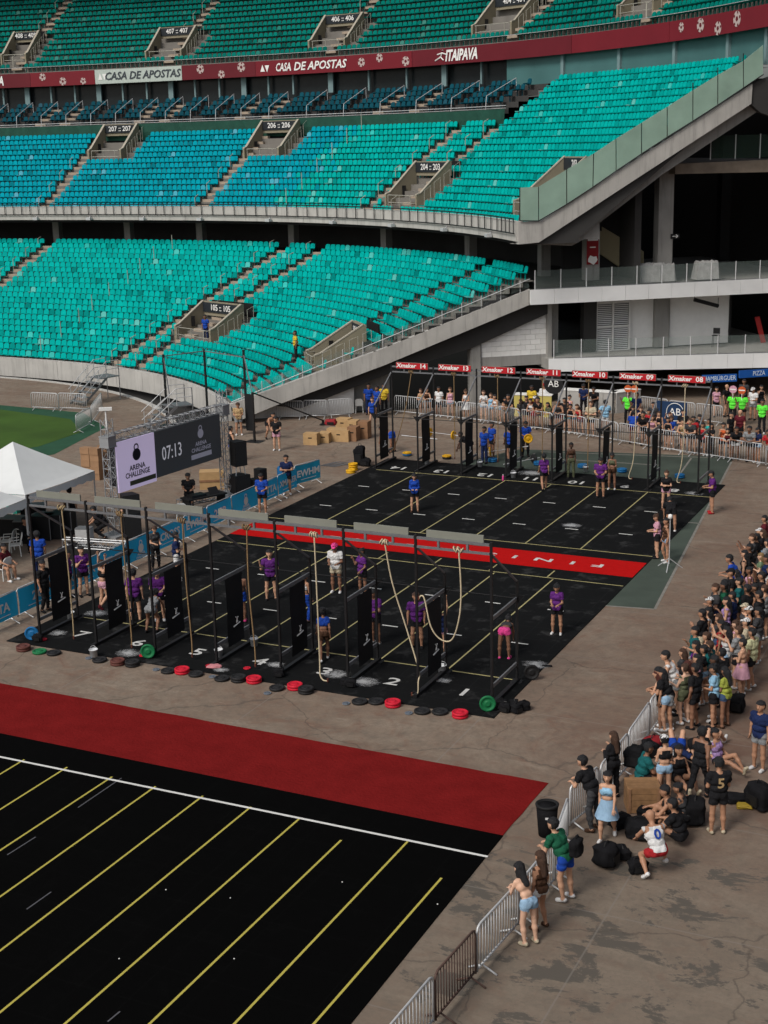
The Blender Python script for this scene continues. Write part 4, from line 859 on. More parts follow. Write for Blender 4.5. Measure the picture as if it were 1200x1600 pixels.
def bucket(p, label, z=.026, r=.13, h=.24, c='white'):
    t = thing('bucket', label, 'bucket', (p[0], p[1], z)); b = MB(); b.lathe((0, 0, 0), [(r * .8, 0), (r, h), (r * 1.06, h), (r * 1.06, h - .02), (r * .95, h - .02), (r * .76, .02)], 14); b.build('pail', mat('bucket_white', (.62, .64, .66), .4), t, True)
    h_ = MB(); h_.path([(r * math.cos(a), .02, h + .1 * math.sin(a)) for a in np.linspace(0, math.pi, 7)], .006, 4); h_.build('handle', M_GALV, t)
for p, l in (((-15.56, 1.78), 'white bucket beside the short upright at the left of lane seven'), ((-12.65, -0.89), 'white cup bucket on the floor edge below lane seven'), ((-8.56, 1.78), 'white bucket beside the rope of lane four'), ((-9.07, 0.54), 'white bucket at the upright between lanes four and five'), ((-2.26, 1.83), 'white bucket beside the short upright of lane one'), ((-13.80, 27.02), 'white bucket at the foot of far lane fourteen'), ((-11.20, 27.35), 'white bucket at the foot of far lane thirteen'), ((-8.93, 25.77), 'white bucket beside the pink bottle at far lane twelve'), ((-6.19, 27.98), 'white bucket at the foot of far lane ten'), ((-2.81, 27.29), 'white bucket at the foot of far lane nine')):
    bucket(p, l)
M_CHALK = mat('chalk', (.33, .34, .35), .95, var=.3, scale=12)
def chalk_mat():
    m = bpy.data.materials.new('chalk_smear'); m.use_nodes = True; n = m.node_tree.nodes; L = m.node_tree.links; b = n['Principled BSDF']; b.inputs['Base Color'].default_value = (.5, .51, .52, 1); b.inputs['Roughness'].default_value = .95
    tc = n.new('ShaderNodeTexCoord'); ln = n.new('ShaderNodeVectorMath'); ln.operation = 'LENGTH'; L.new(tc.outputs['Object'], ln.inputs[0])
    fo = n.new('ShaderNodeMapRange'); fo.inputs['From Min'].default_value = 1.; fo.inputs['From Max'].default_value = .0; L.new(ln.outputs['Value'], fo.inputs['Value'])
    oi = n.new('ShaderNodeObjectInfo'); va = n.new('ShaderNodeVectorMath'); va.operation = 'ADD'; L.new(tc.outputs['Object'], va.inputs[0]); L.new(oi.outputs['Location'], va.inputs[1])
    z = n.new('ShaderNodeTexNoise'); z.inputs['Scale'].default_value = 2.6; z.inputs['Detail'].default_value = 12; z.inputs['Roughness'].default_value = .8; z.inputs['Distortion'].default_value = 1.2; L.new(va.outputs[0], z.inputs['Vector'])
    a = n.new('ShaderNodeMath'); a.operation = 'MULTIPLY'; L.new(fo.outputs[0], a.inputs[0]); L.new(z.outputs['Fac'], a.inputs[1])
    r = n.new('ShaderNodeMapRange'); r.inputs['From Min'].default_value = .24; r.inputs['From Max'].default_value = .5; r.inputs['To Max'].default_value = .75; L.new(a.outputs[0], r.inputs['Value']); L.new(r.outputs[0], b.inputs['Alpha']); return m
M_SMEAR = chalk_mat(); SMEAR = MB().add([(-1, -1, 0), (1, -1, 0), (1, 1, 0), (-1, 1, 0)], [(0, 1, 2, 3)]).mesh('chalk_dust'); _cz = [0]
def chalk(p, r, label):
    o = link('chalk_dust', SMEAR, M_SMEAR); _cz[0] += 1; o.location = (p[0], p[1], .031 + .0006 * _cz[0]); o.scale = (r * 1.7, r * 1.35, 1); o.rotation_euler.z = 0; tag(o, label, 'chalk', kind='stuff')
for p, r, l in (((-4.08, 0.33), .55, 'white chalk dust spilled on lane two'), ((-5.07, 0.53), .5, 'white chalk dust spilled on lane three'), ((-7.12, 0.56), .35, 'white chalk dust spilled on lane four'), ((-15.10, 2.52), .5, 'chalk dust on the floor at lane seven'), ((-15.09, 0.47), .4, 'chalk dust near the number of lane seven'), ((-11.84, -0.26), .5, 'chalk dust on lane six'), ((-8.41, -0.42), .3, 'chalk dust on lane five'), ((-1.96, 1.24), .3, 'chalk dust beside the bucket of lane one'), ((0.07, 3.43), .5, 'chalk dust at the right edge of the near mat'), ((-8.47, 26.90), .8, 'chalk dust round far lane eleven'), ((-3.84, 18.70), .5, 'chalk dust in the middle of the far half'), ((-0.55, 25.56), .5, 'chalk dust near the far right corner')):
    chalk(p, r, l)
for p, c, l in (((-15.08, -0.24), 'red', 'small red mat piece at lane seven'), ((-11.28, -0.28), 'red', 'red cap on the floor of lane six'), ((-8.90, -0.27), 'red', 'red fitness band on lane five'), ((-7.74, -0.03), 'red', 'red strap on lane four')):
    plate(p, c, l, .028, 'small', group='small red things on the near mat')
# ------------------------------------------------------------------ crowd-control barriers
def barrier_proto(key, m, n=15, L=2.1, H=1.05):
    fr = MB(); r = .024; c = .14
    pts = [(-L / 2, 0, .12), (-L / 2, 0, H - c), (-L / 2 + .04, 0, H - .04), (-L / 2 + c, 0, H), (L / 2 - c, 0, H), (L / 2 - .04, 0, H - .04), (L / 2, 0, H - c), (L / 2, 0, .12)]
    fr.path(pts, r, 6); fr.path([(-L / 2, 0, .17), (L / 2, 0, .17)], r, 6)
    bar = MB().tube((0, 0, .17), (0, 0, H), .012, 5)
    ft = MB().path([(0, -.3, .012), (0, -.22, .05), (0, 0, .15), (0, .22, .05), (0, .3, .012)], .02, 5)
    return dict(frame=fr.mesh('frame', True), bar=bar.mesh('bar', True), foot=ft.mesh('foot', True), m=m, n=n, L=L)
BP = {'silver': barrier_proto('s', M_GALV), 'brown': barrier_proto('b', mat('rusty_steel', (.09, .055, .045), .7, var=.4, scale=6))}
def barrier(a, b, label, group, kind='silver'):
    a, b = Vector(a), Vector(b); p = BP[kind]; d = b - a; L = d.length
    t = thing('crowd_barrier', label, 'barrier', ((a.x + b.x) / 2, (a.y + b.y) / 2, 0), math.atan2(d.y, d.x), group)
    k = L / p['L']; o = link('frame', p['frame'], p['m'], t); o.scale.x = k
    for i in range(1, p['n']):
        o = link('bar', p['bar'], p['m'], t); o.location.x = (-.5 + i / p['n']) * L
    for x in (-.38, .38): o = link('foot', p['foot'], p['m'], t); o.location.x = x * L
    return t
nb = [((4.25, -15.9), (4.32, -13.98), 'silver', 'silver barrier cut off by the bottom edge of the photo'), ((4.34, -13.92), (4.44, -12.3), 'brown', 'rusty brown crowd barrier next to the bottom silver one'), ((4.45, -12.24), (4.58, -10.42), 'silver', 'silver barrier between the brown one and the two long haired women'),
      ((4.6, -10.36), (4.68, -8.5), 'silver', 'silver barrier the two long haired women lean on'), ((4.62, -8.42), (4.3, -6.5), 'silver', 'silver barrier under the hands of the green shirted man'), ((4.2, -6.05), (4.45, -4.75), 'silver', 'silver barrier right beside the black bin'), ((4.48, -4.68), (4.54, -2.62), 'silver', 'silver barrier behind the long haired person in black'), ((4.54, -2.56), (4.5, -.5), 'silver', 'silver barrier in front of the seated group'),
      ((4.5, -.44), (4.55, 1.5), 'silver', 'silver barrier before the woman in light denim shorts'), ((4.55, 1.56), (4.75, 3.6), 'silver', 'silver barrier hidden among the first standing spectators')]
for a, b, k, l in nb: barrier(a, b, l, 'barriers on the right of the arena', k)
pl = [Vector(p) for p in ((-20.90, 38.63), (-17.33, 37.98), (-15.29, 37.68), (-12.45, 36.74), (-10.64, 36.26), (-7.93, 35.42), (-6.09, 34.54), (-3.97, 33.66), (-2.29, 33.00), (-0.43, 32.46), (1.07, 31.96), (3.28, 30.93))]
seg = [(pl[i + 1] - pl[i]).length for i in range(len(pl) - 1)]; tot = sum(seg)
def along(u):
    for i, s in enumerate(seg):
        if u <= s: return pl[i] + (pl[i + 1] - pl[i]) * (u / s)
        u -= s
    return pl[-1]
ORD2 = ['first', 'second', 'third', 'fourth', 'fifth', 'sixth', 'seventh', 'eighth', 'ninth', 'tenth', 'eleventh', 'twelfth', 'thirteenth', 'fourteenth']
nbar = int(tot / 2.12)
for i in range(nbar): barrier(along(i * 2.12), along(i * 2.12 + 2.06), 'barrier before the far crowd, %s from the left' % ORD2[i], 'barriers before the far crowd')
for a, b, l in (((-42.29, 32.92), (-40.43, 33.09), 'barrier left of the steel steps by the pitch'), ((-40.52, 33.28), (-38.64, 33.46), 'barrier in front of the steel steps by the pitch'), ((-34.98, 27.66), (-35.67, 29.90), 'barrier turned across the corner of the pitch'), ((-35.87, 30.23), (-38.13, 34.28), 'barrier right of the steel steps')):
    barrier(a, b, l, 'barriers by the pitch')
for i, (a, b) in enumerate((((-27.98, 34.46), (-26.58, 34.92)), ((-26.54, 34.93), (-25.11, 35.41)), ((-25.17, 35.59), (-23.88, 36.02)), ((-23.93, 36.20), (-22.82, 36.98)))): barrier(a, b, 'barrier along the white wall below the stand, %s from the left' % ORD2[i], 'barriers below the white wall')
for i, (a, b) in enumerate((((-5.83, 41.80), (-4.32, 41.34)), ((-7.66, 42.58), (-5.95, 41.95)), ((-4.28, 41.35), (-2.74, 40.92)))): barrier(a, b, 'barrier by the food stalls, %s from the left' % ['second', 'first', 'third'][i], 'barriers by the food stalls')

# ------------------------------------------------------------------ blue sponsor panels
M_BLUEP = mat('sponsor_blue', (.02, .46, .80), .55, var=.18, scale=1.2)
M_BLUEP2 = mat('sponsor_teal', (.02, .33, .52), .55, var=.18, scale=1.2)
def kettlebell(M, r, m, parent, name='kettlebell_print'):
    b = MB(); n = 16
    b.add([M @ Vector((r * math.cos(2 * math.pi * i / n), -r * .55 + r * math.sin(2 * math.pi * i / n), 0)) for i in range(n)], [tuple(range(n))])
    out = [(-.55, .3), (-.62, .75), (-.4, 1.15), (0, 1.28), (.4, 1.15), (.62, .75), (.55, .3)]; inn = [(-.3, .3), (-.38, .72), (-.25, .95), (0, 1.03), (.25, .95), (.38, .72), (.3, .3)]
    V = [M @ Vector((x * r, y * r, 0)) for x, y in out + inn]; b.add(V, [(i, i + 1, 8 + i, 7 + i) for i in range(6)])
    return b.build(name, m, parent)
def panel(y0, y1, text, label, x=-17.2, tilt=0., m=None):
    L = y1 - y0; t = thing('sponsor_panel', label, 'banner', (x, (y0 + y1) / 2, 0), tilt, 'blue sponsor panels')
    cl = MB(); n = 9; V = []
    for i in range(n):
        yy = -L / 2 + .02 + (L - .04) * i / (n - 1); w = .025 * math.sin(i * 1.7 + y0)
        sag = -.02 * math.sin(math.pi * i / (n - 1))
        V += [(.05 + w * .5, yy, .2), (.045 + w, yy, .62), (.04, yy, 1.04 + sag)]
    cl.add(V, [(3 * i + k, 3 * i + 3 + k, 3 * i + 4 + k, 3 * i + 1 + k) for i in range(n - 1) for k in (0, 1)]); cl.build('sheet', m or M_BLUEP, t, True)
    fr = MB(); fr.path([(0, -L / 2, .1), (0, -L / 2, .95), (0, -L / 2 + .1, 1.05), (0, L / 2 - .1, 1.05), (0, L / 2, .95), (0, L / 2, .1)], .02, 5); fr.build('frame', M_GALV, t, True)
    for yy in (-.35, .35): MB().path([(-.3, yy * L, .015), (0, yy * L, .16), (.34, yy * L, .015)], .018, 5).build('foot', M_GALV, t)
    M = frame((.085, 0, .62), (0, 1, 0), (0, 0, 1))
    if text == 'K':
        kettlebell(frame((.085, 0, .70), (0, 1, 0), (0, 0, 1)), .17, M_SIGNW, t); lettering('lettering', 'ARENA', frame((.085, 0, .40), (0, 1, 0), (0, 0, 1)), .15, M_SIGNW, t, bold=.02, ext=.001); lettering('lettering', 'CHALLENGE', frame((.085, 0, .28), (0, 1, 0), (0, 0, 1)), .12, M_SIGNW, t, bold=.02, ext=.001)
    else:
        lettering('lettering', text, M, .42 if len(text) < 6 else .36, M_SIGNW, t, sx=1.2 if len(text) < 5 else 1.05, bold=.03, ext=.001)
        MB().box((.083, 0, .35), (.003, L * .6, .025)).build('underline', M_SIGNW, t)
PAN = [(-1.0, 1.1, 'VITTA', 'blue sponsor panel at the left edge of the photo'), (1.13, 3.4, '2GB', 'blue panel with 2GB lettering behind the leftmost upright'), (3.43, 5.6, 'XMAKER', 'blue panel with XMAKER lettering behind the athlete hanging from the bar'), (5.63, 7.15, 'THT', 'blue panel partly hidden by a banner, left of the kettlebell panel'), (7.18, 9.0, 'K', 'blue panel with white kettlebell nearest the left of the row'), (9.03, 11.05, 'CROSS', 'blue panel behind the man in white shorts'), (11.08, 12.75, 'EWHM', 'blue panel right of the man in white shorts, with striped lettering'), (12.78, 14.6, '2GB', 'blue panel with 2GB lettering in front of the music desk'), (14.63, 16.8, 'K', 'blue panel with white kettlebell beside the black speakers'), (16.83, 18.5, 'VITTA', 'blue panel behind the man in blue shirt and black shorts'), (18.53, 20.2, 'XMAKER', 'blue panel behind the man in navy shirt at the end of the row')]
for a in PAN: panel(*a)
panel(20.5, 22.2, 'EWHM', 'free standing bright blue panel closing the end of the row', x=-17.25, tilt=R(-14), m=M_BLUEP2)

# ------------------------------------------------------------------ tent
M_CANVAS = mat('white_canvas', (.6, .62, .62), .7, var=.1, scale=1.5)
tent = thing('marquee_tent', 'white pyramid marquee tent at the left edge of the photo', 'tent', (-24.45, 10.1, 0))
hx, hy, ez, az = 2.25, 2.2, 2.25, 3.75; b = MB(); n = 8
cor = [(hx, -hy), (hx, hy), (-hx, hy), (-hx, -hy)]
for i in range(4):
    (x0, y0), (x1, y1) = cor[i], cor[(i + 1) % 4]
    for k in range(n):
        for j in range(n):
            pass
    V = []
    for j in range(n + 1):
        u = j / n
        for k in range(n + 1):
            v = k / n; x = (x0 + (x1 - x0) * v) * (1 - u); y = (y0 + (y1 - y0) * v) * (1 - u); z = ez + (az - ez) * (u ** 1.12) - .05 * math.sin(math.pi * v) * (1 - u)
            V.append((x, y, z))
    b.add(V, [(j * (n + 1) + k, j * (n + 1) + k + 1, (j + 1) * (n + 1) + k + 1, (j + 1) * (n + 1) + k) for j in range(n) for k in range(n)])
b.build('canopy', M_CANVAS, tent)
for i in range(4):
    (x0, y0), (x1, y1) = cor[i], cor[(i + 1) % 4]; b = MB(); V = []
    for k in range(17): 
        v = k / 16; V += [(x0 + (x1 - x0) * v, y0 + (y1 - y0) * v, ez - .02 - .05 * math.sin(math.pi * v)), (x0 + (x1 - x0) * v, y0 + (y1 - y0) * v, ez - .32 - (.06 if k % 2 else 0))]
    b.add(V, [(2 * k, 2 * k + 2, 2 * k + 3, 2 * k + 1) for k in range(16)]); b.build('valance', M_CANVAS, tent)
    MB().tube((x0 * .985, y0 * .985, 0), (x0 * .985, y0 * .985, ez), .03).build('pole', M_GALV, tent)
tent2 = dup(tent); tent2.location = (-24.3, 5.55, -.1); tent2['label'] = 'second white marquee roof, only its edge in view at the left'

# ------------------------------------------------------------------ LED screen on truss towers
def truss(b, a, c, w=.3, n=None, r=.022):
    a, c = Vector(a), Vector(c); d = c - a; L = d.length; d.normalize(); up = Vector((0, 0, 1)) if abs(d.z) < .9 else Vector((1, 0, 0)); p = d.cross(up).normalized() * w / 2; q = d.cross(p).normalized() * w / 2
    C4 = [p + q, p - q, -p - q, -p + q]; n = n or max(2, int(L / w / 1.1))
    for k in C4: b.tube(a + k, c + k, r, 5)
    for i in range(n):
        for j in range(4):
            k0, k1 = C4[j], C4[(j + 1) % 4]; s0, s1 = a + d * L * i / n, a + d * L * (i + 1) / n
            b.tube(s0 + (k0 if i % 2 else k1), s1 + (k1 if i % 2 else k0), r * .6, 4); b.tube(s0 + k0, s0 + k1, r * .6, 4)
LT, RT = Vector((-20.42, 10.95, 0)), Vector((-19.75, 18.4, 0)); sd = (RT - LT).normalized(); sn = Vector((sd.y, -sd.x, 0)); HT_ = 3.96
scr = thing('led_screen', 'large LED video wall on aluminium truss showing a timer and kettlebell logo', 'screen', (LT + RT) / 2)
so = -(LT + RT) / 2
def sb(b, name, m, parent=None): b.v = [tuple(Vector(p) + so) for p in b.v]; return b.build(name, m, parent or scr)
M_ALU = mat('aluminium_truss', (.36, .37, .38), .45, metal=.5, var=.15, scale=10)
for p, nm_ in ((LT, 'tower'), (RT, 'tower')):
    b = MB(); truss(b, p, p + Vector((0, 0, HT_ + .8)), .34); sb(b, nm_, M_ALU)
    b = MB(); b.box(p + Vector((0, 0, HT_ - .1)), (.46, .46, .42), math.atan2(sd.y, sd.x)); 
    for dz in (-.31, .11): b.box(p + Vector((0, 0, HT_ + dz)), (.5, .5, .04), math.atan2(sd.y, sd.x))
    sb(b, 'sleeve_block', mat('sleeve_grey', (.3, .31, .32), .5, metal=.4))
    b = MB(); b.box(p + Vector((0, 0, .04)), (.9, .9, .08), math.atan2(sd.y, sd.x)); sb(b, 'base_plate', M_ALU)
b = MB(); truss(b, LT + Vector((0, 0, HT_)) + sd * .25, RT + Vector((0, 0, HT_)) - sd * .25, .32); sb(b, 'top_truss', M_ALU)
b = MB(); b.tube(LT + Vector((0, 0, HT_ + .4)), LT + Vector((0, 0, HT_ + 1.2)), .03); b.box(LT + Vector((0, 0, HT_ + 1.2)), (.5, .15, .12), .6); sb(b, 'antenna', M_WHITE)
Ls_ = (RT - LT).length; x0, x1, x2 = .33, .33 + (Ls_ - .7) * .345, Ls_ - .35; zb, ztp = 1.82, 3.74
F0 = frame(LT + sn * .12, sd, (0, 0, 1))
def sq(xa, xb, za, zb_, th=.09, off=0.): b = MB(); b.slab([F0 @ Vector((xa, za, off)), F0 @ Vector((xb, za, off)), F0 @ Vector((xb, zb_, off)), F0 @ Vector((xa, zb_, off))], -sn * th); return b
sb(sq(x0, x1, zb - .12, ztp), 'screen_cabinet', mat('lit_lilac', (.42, .36, .52), .4, emit=.42, var=.06, scale=.8))
sb(sq(x1 + .004, x2, zb, ztp), 'screen_cabinet', mat('lit_charcoal', (.028, .030, .034), .35, emit=.3, var=.05))
M_LINK = mat('screen_ink', (.012, .012, .02), .4); M_LGREY = mat('screen_grey', (.20, .2, .25), .4, emit=.3); M_LWH = mat('screen_white', (.38, .38, .42), .4, emit=.45)
xc = (x0 + x1) / 2 ; g = lambda x, z: frame(F0 @ Vector((x, z, .02)) + so, sd, (0, 0, 1))
kettlebell(g(xc, 3.2), .25, M_LINK, scr, 'screen_logo')
lettering('screen_lettering', 'ARENA', g(xc, 2.55), .3, M_LINK, scr, bold=.025, ext=.001); lettering('screen_lettering', 'CHALLENGE', g(xc, 2.28), .3, M_LINK, scr, bold=.025, ext=.001, sx=.9)
sb(sq(xc - .5, x1 - .06, 1.85, 2.04, .01, .02), 'screen_strip', mat('screen_olive', (.06, .06, .035), .4))
xm = x1 + (x2 - x1) * .24; lettering('screen_lettering', '07:13', g(xm, 2.72), .82, M_LWH, scr, sx=.74, ext=.001)
xk = x1 + (x2 - x1) * .68; kettlebell(g(xk, 3.25), .2, M_LGREY, scr, 'screen_logo')
lettering('screen_lettering', 'ARENA', g(xk, 2.72), .24, M_LGREY, scr, bold=.02, ext=.001); lettering('screen_lettering', 'CHALLENGE', g(xk, 2.48), .24, M_LGREY, scr, bold=.02, ext=.001)
sb(sq(xk - .7, xk + .7, 2.1, 2.3, .01, .02), 'screen_strip', M_LGREY)
b = MB(); b.box((LT + RT) / 2 - sn * .35 + Vector((0, 0, 2.76)), (Ls_ - 1, .35, 1.75), math.atan2(sd.y, sd.x)); sb(b, 'screen_rear_frame', M_BLACKST)

# ------------------------------------------------------------------ loudspeakers, desk, cases
M_SPK = mat('speaker_black', (.012, .012, .013), .7)
def speaker(p, z, d, rz, label, stand_=0):
    t = thing('loudspeaker', label, 'loudspeaker', (p[0], p[1], z), rz)
    w, dp, h = d; o = MB().prism([(-w / 2, -dp / 2), (w / 2, -dp / 2), (w * .36, dp / 2), (-w * .36, dp / 2)], stand_, stand_ + h).build('cabinet', M_SPK, t)
    MB().box((0, -dp / 2 - .012, stand_ + h / 2), (w * .92, .02, h * .94)).build('grille', mat('grille', (.02, .02, .021), .5, bump=.6, scale=20), t)
    if stand_:
        for dx, dy in ((-.25, -.2), (.25, -.2), (.25, .2), (-.25, .2)): MB().tube((dx, dy, 0), (dx * .8, dy * .8, stand_), .02).build('leg', M_GALV, t)
speaker((-19.31, 18.77), 0, (.8, .7, .9), R(65), 'black bass speaker at the foot of the right screen tower')
speaker((-19.31, 18.77), .9, (.62, .6, 1.1), R(65), 'tall black loudspeaker raised on legs by the right screen tower', .42)
speaker((-19.74, 11.13), 0, (.7, .6, .95), R(55), 'black loudspeaker below the lilac part of the screen')
speaker((-19.74, 11.13), .95, (.7, .6, .8), R(55), 'upper black loudspeaker below the lilac part of the screen')
speaker((-19.35, 20.70), 0, (.45, .45, .75), R(80), 'small black speaker right of the speaker stack'); speaker((-18.87, 19.43), 0, (.45, .45, .6), R(60), 'short black speaker behind the blue panels')
t = thing('plastic_barrel', 'blue plastic barrel behind the man in navy shirt', 'barrel', (*(-18.28, 20.95), 0)); MB().lathe((0, 0, 0), [(.24, 0), (.27, .08), (.27, .8), (.22, .88)], 14).build('drum', PC['blue'], t, True); MB().lathe((0, 0, .875), [(.1, 0), (.1, .05), (.08, .06)], 10).build('cap', M_BLACKST, t, True)
t = thing('music_desk', 'black music desk with mixer between truss legs in front of the screen', 'desk', (*(-18.75, 15.03), 0), R(65))
MB().box((0, 0, .85), (1.9, .7, .06)).build('top', M_SPK, t)
b = MB(); truss(b, (-.95, .5, .6), (.95, .5, .6), .28); b.build('front_truss', M_ALU, t)
for dx in (-.85, .85): MB().box((dx, 0, .41), (.06, .6, .82)).build('leg', M_SPK, t)
MB().box((-.35, 0, .93), (.7, .45, .1)).build('mixer', M_BLACKST, t); MB().slab([(.2, -.2, .89), (.65, -.2, .89), (.65, .0, 1.15), (.2, .0, 1.15)], (0, .03, 0)).build('laptop', M_BLACKST, t)
t = thing('wooden_crate', 'light wooden crate standing behind the music desk', 'crate', (*(-21.11, 19.40), 0), R(30))
M_PLY = mat('plywood', (.42, .27, .13), .7, var=.25, scale=4); M_PLYD = mat('dark_plywood', (.24, .13, .07), .75, var=.3, scale=4)
MB().box((0, 0, .4), (1.1, .7, .8)).build('body', M_PLY, t); MB().box((0, -.36, .4), (1.12, .03, .1)).build('batten', M_PLYD, t)
for i, (p, rz, lab) in enumerate((((-22.82, 9.57), .3, 'black road case nearest the seated person'), ((-22.55, 9.87), .35, 'black road case in the middle of three'), ((-22.50, 10.51), .3, 'black road case with a white number nearest the lane rope'))):
    t = thing('road_case', lab, 'road case', (*p, 0), rz, 'road cases by the tent'); MB().box((0, 0, .5), (.75, .6, .96)).build('body', M_SPK, t)
    for dx in (-.375, .375):
        for dy in (-.3, .3): MB().bar((dx, dy, .02), (dx, dy, 1.0), .03, .03).build('edge_trim', M_GREYST, t)
    MB().box((0, 0, .99), (.77, .62, .03)).build('lid', M_BLACKST, t)
    if i == 2: lettering('lettering', '2', frame((0, -.312, .55), (1, 0, 0), (0, 0, 1)), .45, M_SIGNW, t, ext=.002)
t = thing('truss_section', 'aluminium truss section lying on a black platform behind the blue panels', 'truss', (*(-19.19, 8.05), 0), R(8))
b = MB(); truss(b, (-1.3, 0, .55), (1.3, 0, .55), .3); b.build('chords', M_ALU, t); MB().box((0, 0, .2), (2.8, .8, .4)).build('platform', M_SPK, t)
t = thing('storage_chest', 'small silver metal chest beside the truss section', 'chest', (*(-20.92, 9.68), 0), .3); MB().box((0, 0, .3), (.6, .45, .6)).build('body', M_GALV, t); MB().box((0, 0, .615), (.62, .47, .03)).build('lid', M_GREYST, t)
# white plastic chairs
def chair(p, rz, label):
    t = thing('plastic_chair', label, 'chair', (*p, 0), rz, 'white plastic chairs'); m = mat('white_plastic', (.62, .63, .62), .4)
    MB().box((0, 0, .44), (.42, .42, .03)).build('seat', m, t)
    b = MB(); b.add([(x * .21, -.21 - z * .1, .45 + z * .42) for x, z in ((-1, 0), (1, 0), (1, .8), (.6, 1), (-.6, 1), (-1, .8))] + [(x * .21, -.235 - z * .1, .45 + z * .42) for x, z in ((-1, 0), (1, 0), (1, .8), (.6, 1), (-.6, 1), (-1, .8))], [(0, 1, 2, 3, 4, 5), (11, 10, 9, 8, 7, 6)] + [(i, (i + 1) % 6, 6 + (i + 1) % 6, 6 + i) for i in range(6)]); b.build('backrest', m, t)
    for dx in (-.19, .19):
        for dy in (-.19, .19): MB().tube((dx * 1.15, dy * 1.15, 0), (dx, dy, .44), .02, 5).build('leg', m, t)
        MB().path([(dx * 1.1, .18, .44), (dx * 1.15, .16, .64), (dx * 1.1, -.2, .66)], .018, 5).build('armrest', m, t)
chair((-23.00, 7.54), 2.0, 'white plastic chair nearest the left edge under the tent'); chair((-22.36, 7.22), 2.3, 'white plastic chair with its back to the arena by the tent'); chair((-23.10, 8.66), 1.2, 'white plastic chair under the seated person in black'); chair((-20.73, 4.58), 1.5, 'white plastic chair under the person in maroon at the left edge'); chair((-22.93, 38.18), .4, 'white plastic chair in the recess under the stand'); chair((-19.07, 13.80), .5, 'white plastic chair lying before the music desk')
# cardboard cartons
M_CARD = mat('cardboard', (.27, .16, .09), .85, var=.2, scale=3, rnd=.12)
k = 0
for cx, cy, nz, nm_ in (((-27.46, 19.02)[0], (-27.46, 19.02)[1], 5, 'nearer'), ((-27.24, 19.38)[0] + .3, (-27.24, 19.38)[1] + .3, 5, 'farther')):
    for i in range(nz):
        for j in range(2):
            zz = ['bottom', 'second', 'third', 'fourth', 'top'][i]; o = MB().box((0, 0, .15), (.5, .36, .3)).build('carton', M_CARD); o.location = (cx + (.26 if j else -.26), cy + random.uniform(-.03, .03), i * .302); o.rotation_euler.z = random.uniform(-.06, .06)
            tag(o, 'brown carton in the %s stack behind the tent, %s layer, %s' % (nm_, zz, 'right' if j else 'left'), 'carton', 'cartons stacked behind the tent')
# plyo boxes
def plyo(p, d, rz, label, m=None):
    t = thing('plyo_box', label, 'box', (*p, 0), rz, 'wooden jump boxes by the far rig'); w, dp, h = d; m = m or M_PLY
    for sx_ in (-1, 1): MB().box((sx_ * (w / 2 - .009), 0, h / 2), (.018, dp, h)).build('side_panel', m, t)
    for sy in (-1, 1): MB().box((0, sy * (dp / 2 - .009), h / 2), (w - .038, .018, h)).build('front_panel', m, t)
    MB().box((0, 0, h - .009), (w - .038, dp - .038, .018)).build('top_panel', m, t)
    MB().box((0, -dp / 2 - .002, h * .62), (.2, .006, .06)).build('hand_hole', M_BLACK, t)
for p, d, rz, l, m in (((-21.38, 29.46), (.75, .5, .6), .15, 'pale jump box at the front left of the pile', None), ((-21.02, 30.27), (.6, .75, .5), .2, 'pale jump box second from the left', None), ((-20.38, 30.83), (1.1, .75, .6), .12, 'widest pale jump box in the middle of the pile', None), ((-19.74, 31.05), (.5, .6, .75), .1, 'dark jump box right of the widest one', M_PLYD), ((-19.49, 31.84), (.55, .6, .9), .1, 'tall jump box at the right of the pile', M_PLYD), ((-21.62, 33.66), (.75, .6, .6), .05, 'jump box behind the widest one', None), ((-21.00, 33.50), (.6, .6, .55), .1, 'jump box behind the dark one', None), ((-21.41, 31.89), (.5, .5, .4), .1, 'low jump box under the red bag', None)): plyo(p, d, rz, l, m)
def lump(name, p, d, m, label, cat, rz=0, seed=1, z=0., group=None, strap=True):
    rs = random.Random(seed); bm = bmesh.new(); bmesh.ops.create_icosphere(bm, subdivisions=3, radius=1.)
    for v in bm.verts:
        c = v.co; k = 1 + .2 * math.sin(c.x * 4 + seed) * math.cos(c.y * 3.3 - seed) + .12 * math.sin(c.z * 7 + c.x * 3 + seed * 2) + rs.uniform(-.035, .035)
        e_ = [abs(x) ** .55 * (1 if x >= 0 else -1) for x in c]; v.co = Vector((e_[0] * d[0] / 2 * k, e_[1] * d[1] / 2 * k, max(0, e_[2] * .5 + .5) * d[2] * (1 + .1 * (k - 1))))
    me = bpy.data.meshes.new(name); bm.to_mesh(me); bm.free(); me.shade_smooth()
    t = thing(name, label, cat, (p[0], p[1], z), rz, group); link('body', me, m, t)
    if strap:
        b = MB(); b.path([(-d[0] * .2, 0, d[2] * .95), (-d[0] * .12, 0, d[2] * 1.12), (d[0] * .12, 0, d[2] * 1.12), (d[0] * .2, 0, d[2] * .95)], .014, 5); b.build('handle', M_BLACKST, t)
        b = MB(); b.box((0, -d[1] * .46, d[2] * .4), (d[0] * .6, .08, d[2] * .42)); b.build('pocket', M_BLACKST, t)
    return t
M_BAG = mat('black_nylon', (.011, .011, .0125), .95, var=.5, scale=7, bump=1.0, spec=.08); M_BAGR = mat('red_nylon', (.25, .015, .02), .6); M_BAGW = mat('white_cloth', (.5, .5, .5), .8); M_BAGT = mat('teal_cloth', (.02, .12, .12), .8)
lump('duffel_bag', (-21.80, 32.49), (.6, .4, .35), M_BAGR, 'red bag lying on the jump boxes', 'bag', .2, 3, .4)
